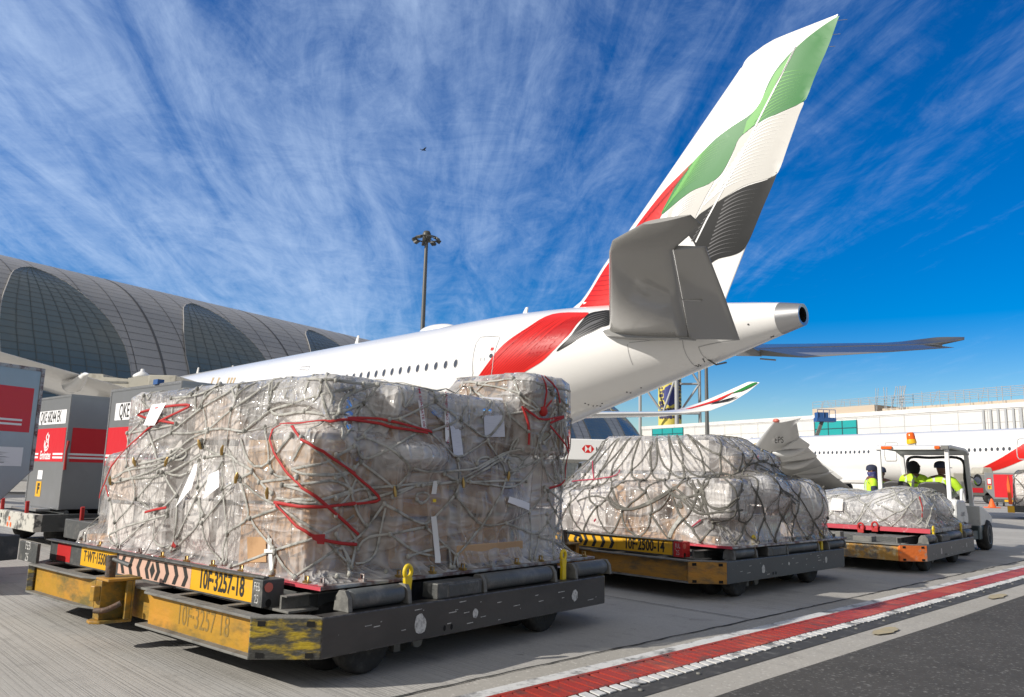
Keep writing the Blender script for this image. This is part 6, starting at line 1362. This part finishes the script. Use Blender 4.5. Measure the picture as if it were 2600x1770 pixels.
# ------------------------------------------------------------------ the tug
X3,Y3,A3=P3; TM=Matrix.Translation((X3,Y3,0))@Matrix.Rotation(-A3,4,'Z'); TMi=TM.inverted()
TO=Vector((-1.05,4.4,0))
tug=empty('baggage_tug',TM@TO,-A3,'white open sided tug with an amber beacon carrying two seated men','tug')
b7=Zm(2100,1080,4.653)
def tv(q,v): p=TMi@at_pl(*b7(q),TM@Vector((0,v,0)),TM.to_3x3()@Vector((0,1,0))); return p-TO
def T(u,v,z): return Vector((u+1.05,v-4.4,z))
uR,uL=-.44,-1.50
b=MB(); rf=[(3.50,1.70),(3.50,1.765),(3.62,1.79),(4.72,1.775),(4.98,1.70),(4.95,1.66),(4.70,1.72),(3.62,1.735)]
b.prism(rf,lambda p:T(uL-.05,p[0],p[1]),lambda p:T(uR+.05,p[0],p[1])); b.build('roof',MT['tug_w'],tug,bevel=.012)
b=MB(); b.box(*[x for x in (T(uL,3.55,0).x,T(uR,3.55,0).x)],T(0,3.62,0).y,T(0,4.68,0).y,1.722,1.7345); b.build('roof_lining',MT['steel_lt'],tug)
for u in (uL,uR):
    b=MB(); b.bar(T(u,3.56,.86),T(u,3.56,1.715),.065,.05); b.build('rear_post',MT['white2'],tug,bevel=.01)
    b=MB(); b.bar(T(u,5.13,.74),T(u,4.93,1.70),.07,.06); b.build('front_post',MT['white2'],tug,bevel=.01)
    b=MB(); b.box(T(u-.02,0,0).x,T(u+.02,0,0).x,T(0,3.6,0).y,T(0,4.72,0).y,1.735,1.755) if False else None
b=MB(); P=spline([T(u,v,z) for u,v,z in ((uL+.10,4.99,1.60),(uL+.07,5.06,1.25),(uL+.10,5.12,.86),(-1.05,5.13,.84),(uR-.10,5.12,.86),(uR-.07,5.06,1.25),(uR-.10,4.99,1.60),(-1.05,4.98,1.62))],6,True); b.tube(P,.026,8,False,True); b.build('windscreen_frame',MT['seat'],tug)
# body: rear hood, floor, front cowl and fenders
b=MB(); b.prism([(3.45,.50),(3.45,.84),(3.55,.90),(4.05,.885),(4.22,.64),(4.22,.50)],lambda p:T(-1.78,p[0],p[1]),lambda p:T(-.32,p[0],p[1])); body=b.build('rear_body',MT['tug_w'],tug,bevel=.03)
b=MB(); text(b,'CLARK',.085,T(-.3165,3.83,.66),TM.to_3x3().inverted()@(TM.to_3x3()@Vector((0,1,0))),(0,0,1),1.0,bold=.004); b.build('lettering',MT['line'],body)
b=MB(); b.prism([(5.02,.30),(5.02,.78),(5.25,.76),(5.95,.60),(5.99,.55),(5.99,.46),(5.05,.44)],lambda p:T(-1.80,p[0],p[1]),lambda p:T(-.30,p[0],p[1])); b.build('front_cowl',MT['tug_w'],tug,bevel=.03)
b=MB(); b.prism([(4.90,.20),(4.90,.44),(5.995,.44),(5.995,.16),(5.88,.18),(5.86,.36),(5.70,.42),(5.28,.42),(5.16,.34),(5.14,.20)],lambda p:T(-1.78,p[0],p[1]),lambda p:T(-.31,p[0],p[1])); b.build('lower_panel',MT['tug_g'],tug,bevel=.02)
b=MB(); b.box(T(-1.78,0,0).x,T(-.33,0,0).x,T(0,3.45,0).y,T(0,5.0,0).y,.22,.36); b.prism([(3.45,.20),(3.45,.495),(4.22,.495),(4.22,.3),(4.05,.2)],lambda p:T(-1.77,p[0],p[1]),lambda p:T(-.335,p[0],p[1])); b.build('chassis',MT['tug_g'],tug)
for u in (-.36,-1.74):
    for v,r_ in ((5.52,.27),(3.85,.27)):
        b=MB(); b.lathe([(r_*.6,-.09),(r_*.9,-.095),(r_,-.05),(r_,.05),(r_*.9,.095),(r_*.6,.09)],T(u,v,r_),(1,0,0),26); o=b.build('wheel',MT['rubber'],tug)
        b=MB(); b.lathe([(.02,-.09),(.07,-.085),(r_*.5,-.05),(r_*.6,-.095),(r_*.62,.0),(r_*.6,.095),(r_*.5,.05),(.07,.085),(.02,.09)],T(u,v,r_),(1,0,0),22); b.build('rim',MT['chrome'],o)
for u in (-.80,-1.38):
    b=MB(); b.prism([(-.24,.84),(.24,.84),(.245,1.06),(.20,1.15),(.10,1.18),(-.10,1.18),(-.20,1.15),(-.245,1.06)],lambda p:T(u+p[0],3.98,p[1]),lambda p:T(u+p[0],4.09,p[1])); b.box(T(u-.24,0,0).x,T(u+.24,0,0).x,T(0,4.09,0).y,T(0,4.52,0).y,.74,.84); b.build('seat',MT['seat'],tug,bevel=.025)
b=MB(); b.box(T(-1.7,0,0).x,T(-.4,0,0).x,T(0,4.23,0).y,T(0,4.5,0).y,.361,.738); b.build('seat_box',MT['tug_g'],tug)
b=MB(); b.tube(spline([T(-.36,3.98,.80),T(-.36,4.02,1.02),T(-.36,4.12,1.04),T(-.36,4.20,.86)],5),.024,8); b.build('grab_handle',MT['white2'],tug)
b=MB(); c=T(-.80,4.72,1.02); b.tube([c+Vector((.17*math.cos(a),.06*math.sin(a),.16*math.sin(a))) for a in np.linspace(0,6.283,17)[:-1]],.014,6,False,True); b.tube([c,T(-.80,4.95,.82)],.02,6); b.build('steering_wheel',MT['seat'],tug)
b=MB(); P=tv((1005,268),3.7); P.z=1.792; b.box(P.x-.06,P.x+.06,P.y-.05,P.y+.05,1.7805,1.815); tl=Vector((-.10,0,1)).normalized(); o=b.build('beacon_mount',MT['chrome'],tug)
b=MB(); b.lathe([(.078,0),(.08,.03),(.074,.075)],P+Vector((0,0,.022)),tl,20); b.build('beacon_base',MT['amber_y'],o)
b=MB(); b.lathe([(.070,0),(.068,.05),(.060,.10),(.045,.118),(.01,.122)],P+Vector((0,0,.022))+tl*.076,tl,20); b.build('beacon_lens',MT['amber'],o)
for q0,q1 in (((640,286),(770,286)),((1270,280),(1335,280))):
    a=tv(q0,3.49);c=tv(q1,3.49); b=MB(); b.box(a.x,c.x,T(0,3.46,0).y,T(0,3.498,0).y,1.715,1.765); b.build('marker_light',MT['amber'],tug,bevel=.01)
a=tv((1390,275),3.49); b=MB(); b.box(a.x-.05,a.x+.06,T(0,3.45,0).y,T(0,3.49,0).y,1.715,1.77); b.build('number_lamp',MT['steel_lt'],tug)
b=MB(); m=T(-.30,5.02,1.23); b.tube([T(-.43,5.0,1.30),m],.012,6); b.ell(m,(.065,.035,.11),14,9); o=b.build('side_mirror',MT['steel'],tug)
b=MB(); b.add([m+Vector((.055*math.cos(a),-.037,.02+.07*math.sin(a)-.03)) for a in np.linspace(0,6.283,15)[:-1]],[tuple(range(14))]); b.build('mirror_glass',MT['mirror'],o)
# ------------------------------------------------------------------ people
def skin_mesh(name,V,E,Rr,m,parent,lv=2,root=0):
    me=bpy.data.meshes.new(name); me.from_pydata(V,E,[]); o=bpy.data.objects.new(name,me); COL.objects.link(o)
    o.modifiers.new('s','SKIN'); sv=me.skin_vertices[0].data
    for i,r_ in enumerate(Rr): sv[i].radius=(r_,r_) if not isinstance(r_,tuple) else r_
    sv[root].use_root=True
    sb=o.modifiers.new('b','SUBSURF'); sb.levels=sb.render_levels=lv
    dg=bpy.context.evaluated_depsgraph_get(); dg.update(); m2=bpy.data.meshes.new_from_object(o.evaluated_get(dg)); bpy.data.objects.remove(o); bpy.data.meshes.remove(me)
    m2.name=name; m2.materials.clear(); m2.materials.append(m)
    for p in m2.polygons: p.use_smooth=True
    n=bpy.data.objects.new(name,m2); COL.objects.link(n); n.parent=parent; return n
def person(loc,rz,label,group,seated,lean=0,head_turn=0,cap=True,face='bare',arms=None,trouser='navy',sleeve_dark=False):
    """facing +y. hip height given by loc.z"""
    r=empty('person',loc,rz,label,'person',group)
    ln=math.sin(R(lean)); hz=0
    def tp(x,z,y=0): return (x,y+ln*z,z*math.cos(R(lean)))
    V=[(0,0,0),tp(0,.14),tp(0,.30),tp(0,.43,.0),tp(0,.475,.015)]; E=[(0,1),(1,2),(2,3),(3,4)]; Rr=[(.15,.11),(.135,.10),(.155,.115),(.09,.075),.055]
    hx,hy=math.sin(R(head_turn)),math.cos(R(head_turn)); hb=Vector(tp(0,.455,.025))
    def hp(f,z): return (hb.x+hx*f,hb.y+hy*f,hb.z+z)
    n=len(V); V+=[hp(.005,.055),hp(.015,.115),hp(.0,.185),hp(-.01,.225)]; E+=[(4,n),(n,n+1),(n+1,n+2),(n+2,n+3)]; Rr+=[.06,(.078,.092),(.080,.095),.055]
    k=len(V); V.append(hp(.115,.10)); E.append((n+1,k)); Rr.append(.014)
    J={}
    for s,arm in ((-1,arms[0]),(1,arms[1])):
        sh=Vector(tp(s*.185,.40)); el_=sh+Vector(arm[0]); wr=el_+Vector(arm[1]); k=len(V); d=(wr-el_).normalized()
        V+=[tuple(sh),tuple(sh.lerp(el_,.5)),tuple(el_),tuple(el_.lerp(wr,.5)),tuple(wr),tuple(wr+d*.06)]; E+=[(3,k),(k,k+1),(k+1,k+2),(k+2,k+3),(k+3,k+4),(k+4,k+5)]; Rr+=[.072,.055,.045,.042,.030,(.040,.022)]
        side=d.cross(Vector((0,0,1))); side=side.normalized() if side.length>.1 else Vector((1,0,0)); dn=d.cross(side).normalized(); dn=dn if dn.z<0 else -dn
        base=wr+d*.075
        for i,(o_,l_) in enumerate(((-.030,.062),(-.010,.072),(.010,.068),(.029,.052))):
            f=len(V); a=base+side*o_; V+=[tuple(a),tuple(a+d*l_*.55+dn*.012),tuple(a+d*l_*.75+dn*(.012+l_*.5))]; E+=[(k+5,f),(f,f+1),(f+1,f+2)]; Rr+=[.0095,.0088,.0075]
        f=len(V); a=wr+d*.025+side*(-.036*s); V+=[tuple(a),tuple(a+d*.03+side*(-.02*s)),tuple(a+d*.055+dn*.02+side*(-.012*s))]; E+=[(k+4,f),(f,f+1),(f+1,f+2)]; Rr+=[.012,.010,.008]
        J[s]=(sh,el_,wr)
    LG=[]
    for s in (-1,1):
        k=len(V); hipp=(s*.09,0,-.02)
        if seated: kn=(s*.14,.42,.0); an=(s*.14,.46,-.40); to=(s*.15,.60,-.43)
        else: kn=(s*.11,.03,-.44); an=(s*.11,0,-.86); to=(s*.12,.16,-.89)
        V+=[hipp,kn,an,to]; E+=[(0,k),(k,k+1),(k+1,k+2),(k+2,k+3)]; Rr+=[.10,.062,.045,.04]; LG.append((hipp,kn,an,to))
    skin_mesh('body',V,E,Rr,MT['skin'],r)
    # trousers
    V=[(0,0,.05),(0,0,-.02)];E=[(0,1)];Rr=[(.155,.12),(.15,.115)]
    for h,kn,an,to in LG: k=len(V); V+=[h,kn,an]; E+=[(1,k),(k,k+1),(k+1,k+2)]; Rr+=[.112,.078,.062]
    skin_mesh('trousers',V,E,Rr,MT[trouser],r)
    for h,kn,an,to in LG: skin_mesh('boot',[an,(an[0],an[1]+.02,an[2]-.04),to],[(0,1),(1,2)],[.055,.052,.045],MT['blackf'],r)
    # hi-vis top with sleeves to the elbow
    V=[tp(0,-.04),tp(0,.14),tp(0,.31),tp(0,.425,.0),tp(0,.455,.0)];E=[(0,1),(1,2),(2,3),(3,4)];Rr=[(.165,.125),(.155,.12),(.175,.135),(.105,.09),.068]
    for s in (-1,1):
        sh,el_,wr=J[s]; k=len(V); V+=[tuple(sh),tuple(sh.lerp(el_,.55)),tuple(sh.lerp(el_,.95))]; E+=[(3,k),(k,k+1),(k+1,k+2)]; Rr+=[.086,.072,.066] if not sleeve_dark else [.086,.05,.04]
    vest=skin_mesh('hi_vis_top',V,E,Rr,MT['hivis'],r)
    if sleeve_dark:
        for s in (-1,1): sh,el_,wr=J[s]; skin_mesh('dark_sleeve',[tuple(sh.lerp(el_,.25)),tuple(el_),tuple(wr)],[(0,1),(1,2)],[.072,.058,.045],MT['navy'],r)
    bv=BVHTree.FromPolygons([v.co for v in vest.data.vertices],[tuple(p.vertices) for p in vest.data.polygons])
    def band(pts,wd=.045):
        P=[]
        for a in pts:
            h=bv.find_nearest(Vector(a)); P.append((h[0]+h[1]*.004,h[1]))
        b=MB(); prev=None
        for i,(p,nn) in enumerate(P):
            d=(P[min(i+1,len(P)-1)][0]-P[max(i-1,0)][0]).normalized(); s=d.cross(nn).normalized()*wd/2; q=(p+s,p-s)
            if prev: b.quad(prev[0],prev[1],q[1],q[0])
            prev=q
        b.build('reflective_band',MT['hiband'],vest)
    for s in (-1,1):
        band([Vector(tp(s*.10,z,y)) for z,y in ((.06,-.3),(.14,-.3),(.22,-.3),(.30,-.3),(.38,-.28),(.46,-.14),(.50,.0),(.46,.14),(.38,.28),(.28,.3),(.18,.3),(.06,.3))])
        sh,el_,wr=J[s]; 
        if not sleeve_dark:
            c=sh.lerp(el_,.72); d=(el_-sh).normalized(); u=d.orthogonal().normalized(); w_=d.cross(u); band([c+(u*math.cos(a)+w_*math.sin(a))*.15 for a in np.linspace(0,6.4,15)],.035)
    band([Vector(tp(.4*math.sin(a),.07,.4*math.cos(a))) for a in np.linspace(0,6.4,25)],.045)
    C=Vector(hp(-.002,.135)); RH=Matrix.Rotation(-R(head_turn),3,'Z')
    if face in ('mask','scarf','balaclava'):
        m_=MT['navy2'] if face=='scarf' else MT['blackf']
        if face=='balaclava':
            b=MB(); b.ell(C+Vector((0,0,-.005)),(.094,.112,.135),20,14,RH); o=b.build('balaclava',m_,r)
            b=MB(); b.lathe([(.085,0),(.072,.07),(.078,.12)],hb+Vector((0,0,-.03)),(0,0,1),16); b.build('neck_cover',m_,r)
            b=MB(); b.ell(C+RH@Vector((0,.088,.03)),(.058,.03,.020),12,7,RH); b.build('eye_opening',MT['skin'],o)
        else:
            b=MB(); b.lathe([(.085,-.06),(.082,.0),(.093,.05),(.095,.085),(.088,.10)],C+RH@Vector((0,.012,-.10)),(0,-.15,1),18); b.build('scarf',m_,r)
    else:
        b=MB(); b.lathe([(.080,0),(.072,.05),(.076,.075)],hb+Vector((0,0,-.04)),(0,0,1),16); b.build('collar',MT['navy'],r)
    for s in (-1,1):
        b=MB(); b.ell(C+RH@Vector((s*.034,.088,.005)),(.012,.008,.008),8,6,RH); b.build('eye',MT['ink'],r)
        if face!='balaclava': b=MB(); b.ell(C+RH@Vector((s*.082,-.005,-.005)),(.012,.024,.033),10,7,RH); b.build('ear',MT['skin'],r)
    if face=='bare': b=MB(); b.ell(C+RH@Vector((0,.082,-.075)),(.026,.012,.007),10,6,RH); b.build('mouth',MT['ink_red'],r)
    if cap:
        b=MB(); n_=20; prof=[(.097,0),(.099,.035),(.092,.075),(.070,.105),(.035,.120),(.004,.124)]; rs=[]
        for q,h in prof: rs.append([C+RH@Vector((q*.93*math.cos(6.283*i/n_),q*1.10*math.sin(6.283*i/n_),h+.022)) for i in range(n_)])
        b.rings(rs); o=b.build('cap',MT['navy'],r)
        P=[]; 
        for i in range(9): a=math.pi*(.18+.64*i/8); P.append(Vector((.088*math.cos(a),.10*math.sin(a),.032)))
        Q=[Vector((p.x*1.02,p.y+.075*math.sin(math.pi*(.1+.8*i/8)),.022)) for i,p in enumerate(P)]
        b=MB(); b.prism(list(range(18)),lambda i:C+RH@((P+Q[::-1])[i]),lambda i:C+RH@((P+Q[::-1])[i]+Vector((0,0,.008)))); b.build('cap_visor',MT['navy'],o)
    return r
def pw(q,v): return TMi@at_pl(*b7(q),TM@Vector((0,v,0)),TM.to_3x3()@Vector((0,1,0)))
def place(qhead,v,zhip_off,rz,*a,**k):
    p=pw(qhead,v); w_=TM@Vector((p.x,p.y,0)); return person(Vector((w_.x,w_.y,p.z-zhip_off)),-A3+rz,*a,**k)
# hip-to-cap-top is about 0.79 m
hd=place((1325,418),4.28,.735,R(-8),'driver in navy cap and lime top at the tug wheel, right hand seat','men riding the tug',True,4,65,True,'bare',(((-.10,.10,-.24),(.02,.24,.06)),((.12,.10,-.24),(-.08,.22,.06))))
place((970,404),4.32,.72,R(-12),'passenger in black balaclava and lime vest on the tug, left hand seat','men riding the tug',True,14,48,False,'balaclava',(((-.06,.14,-.24),(.02,.22,-.04)),((.09,.14,-.24),(-.04,.22,-.02))))
place((495,456),6.1,.745,R(-60),'standing worker in navy cap and blue patterned face scarf, left of the tug','workers standing left of the tug',False,3,10,True,'scarf',(((-.05,.06,-.27),(.10,.20,-.06)),((.07,.0,-.28),(-.03,.10,-.23))),sleeve_dark=True)
place((635,480),6.45,.745,R(30),'standing worker in lime jacket partly behind the left roof post of the tug','workers standing left of the tug',False,0,-35,True,'bare',(((-.07,.0,-.28),(.02,.10,-.23)),((.07,.02,-.28),(-.03,.10,-.23))))
# ------------------------------------------------------------------ carts at the right edge
p=at_y(2540,1306,49); cart=empty('curtained_container',Vector((p.x-.80,49,.42)),R(-31),'grey container with a red vinyl curtain and yellow F label, right edge','container')
b=MB(); b.prism([(-.0,.55),(.40,0),(1.95,0),(1.95,1.62),(0,1.62)],lambda q:(q[0],0,q[1]),lambda q:(q[0],1.5,q[1])); b.build('body',MT['alu'],cart,bevel=.01)
b=MB(); b.quad((.46,-.006,.12),(1.92,-.006,.12),(1.92,-.006,1.52),(.46,-.006,1.52)); b.build('curtain',MT['vinyl_red'],cart)
decalbox(cart,.10,.34,.86,1.28,MT['vinyl_red'],'red_label',-.004); decalbox(cart,.14,.30,.94,1.22,MT['plate_w'],'white_label',-.006)
o=decalbox(cart,.12,.32,.60,.82,MT['sign_y'],'yellow_label',-.004); b=MB(); text(b,'F',.2,(.22,-.006,.71),(1,0,0),(0,0,1),1,bold=.01); b.build('lettering',MT['ink'],o)
cd_=empty('container_dolly',Vector((p.x-.80,49,0)),R(-31),'low dark dolly with a yellow plate under the red curtained container','dolly','container dollies at the right edge')
b=MB(); b.box(.1,2.,-.1,1.5,.22,.415); b.build('frame',MT['steel'],cd_); b=MB(); b.quad((.95,-.105,.28),(1.6,-.105,.28),(1.6,-.105,.40),(.95,-.105,.40)); b.build('number_plate',MT['sign_y'],cd_)
for x in (.55,.9,1.4,1.75): b=MB(); b.lathe([(.08,-.05),(.16,-.05),(.17,0),(.16,.05),(.08,.05)],(x,.05,.17),(1,0,0),16); b.build('wheel',MT['rubber'],cd_)
p=at_y(2590,1338,29); P4=(p.x-.32,29.2,R(14))
d4=empty('cargo_dolly',Vector((p.x-.22,29,0)),R(-34),'distant cargo dolly with an amber reflector cut by the right edge','dolly','cargo dollies at the right edge')
b=MB(); b.box(0,3.2,0,2.6,.24,.46); b.build('frame',MT['steel'],d4,bevel=.02); b=MB(); b.box(-.16,.06,-.03,-.004,.22,.46); b.build('reflector',MT['amber_y'],d4)
for x in (.55,1.0): b=MB(); b.lathe([(.1,-.07),(.19,-.07),(.2,0),(.19,.07),(.1,.07)],(x,.1,.2),(1,0,0),18); b.build('wheel',MT['rubber'],d4)
l4=empty('cargo_pallet_load',Vector((p.x-.25,29.05,.47)),R(-34),'tan netted pallet load cut off by the right edge','cargo')
pr=[bx(.15,1.2,.15,1.2,0,1.2,'card_w'),bx(1.2,2.6,.15,2.2,0,1.35,'card'),bx(.2,1.3,1.2,2.3,0,1.3,'card')]
class Lf(Load):
    def __init__(s,r): s.r=r; s.zb=0; s.ro=Vector((-5,-30,.6)); s.M=Matrix.Identity(4)
f4=Lf(l4); f4.boxes(pr); X,Nn=membrane(.08,2.8,.08,2.5,.01,1.42,pr,90,16,10,120,.015,4); f4.film(X,Nn,MT['film'])
f4.out(f4.pnet(22,4,.035,MT['rope_dk'],th=.01,jit=.25),'net',MT['rope_dk'])
b=MB(); b.prism([(-.06,.05),(.05,.05),(.02,.75),(-.02,1.15),(-.08,.75)],lambda q:(q[0],-.05,q[1]),lambda q:(q[0]+.02,.1,q[1])); b.build('orange_cover',MT['orange'],l4,bevel=.02)
p=at_y(2520,1298,44); cn=empty('traffic_cone',Vector((p.x,44,0)),0,'squat orange cone on the apron left of the red curtained container','cone')
b=MB(); b.box(-.3,.3,-.3,.3,.004,.05); b.lathe([(.2,.05),(.10,.35),(.04,.5),(.03,.51)],(0,0,0),n=16); b.build('cone_body',MT['orange'],cn)
# far apron equipment between the tug and the red curtain
for (x,y,Y,w_,h_,m,name,label,cat) in ((2480,1290,62,3.4,2.2,'beige','service_truck','tan service truck far behind the tug bonnet','truck'),(2490,1290,55,2.6,1.5,'steel_lt','belt_loader','grey belt loader low beside the tan service truck','loader')):
    p=at_y(x,y,Y); t=empty(name,Vector((p.x-w_/2,Y,0)),0,label,cat); b=MB(); b.box(0,w_,0,2,.5,h_); b.prism([(w_*.7,h_),(w_,h_),(w_*.95,h_+.5),(w_*.75,h_+.5)],lambda q:(q[0],.2,q[1]),lambda q:(q[0],1.8,q[1])); b.build('body',MT[m],t,bevel=.08)
    b=MB(); b.quad((w_*.3,-.01,h_*.5),(w_*.6,-.01,h_*.5),(w_*.6,-.01,h_*.72),(w_*.3,-.01,h_*.72)); b.build('red_panel',MT['vinyl_red'],t)
    for xx in (.5,w_-.6): b=MB(); b.lathe([(.2,-.1),(.4,-.1),(.42,0),(.4,.1),(.2,.1)],(xx,.1,.42),(0,1,0),16); b.build('wheel',MT['rubber'],t)
# a bird against the clouds
p=at_y(1076,381,70); bd=empty('bird',p,R(30),'small dark bird gliding against the streaky clouds','bird')
b=MB(); b.rings([[Vector((x,r_*math.cos(a),r_*math.sin(a))) for a in np.linspace(0,6.283,11)[:-1]] for x,r_ in ((-.24,.005),(-.16,.03),(-.05,.06),(.08,.055),(.14,.035),(.20,.03),(.24,.008))]); body_=b
for s in (-1,1):
    b.add([Vector((x,s*y,z)) for x,y,z in ((.08,.03,.03),(.13,.22,.14),(.06,.45,.13),(-.06,.62,.05),(-.02,.40,.10),(-.07,.2,.10),(-.08,.03,.03))],[tuple(range(7))]); 
b.add([Vector(v) for v in ((-.2,-.02,0),(-.2,.02,0),(-.38,.09,.0),(-.38,-.09,.0))],[(0,1,2,3)])
b.build('body',MT['blackf'],bd,solid=.008)
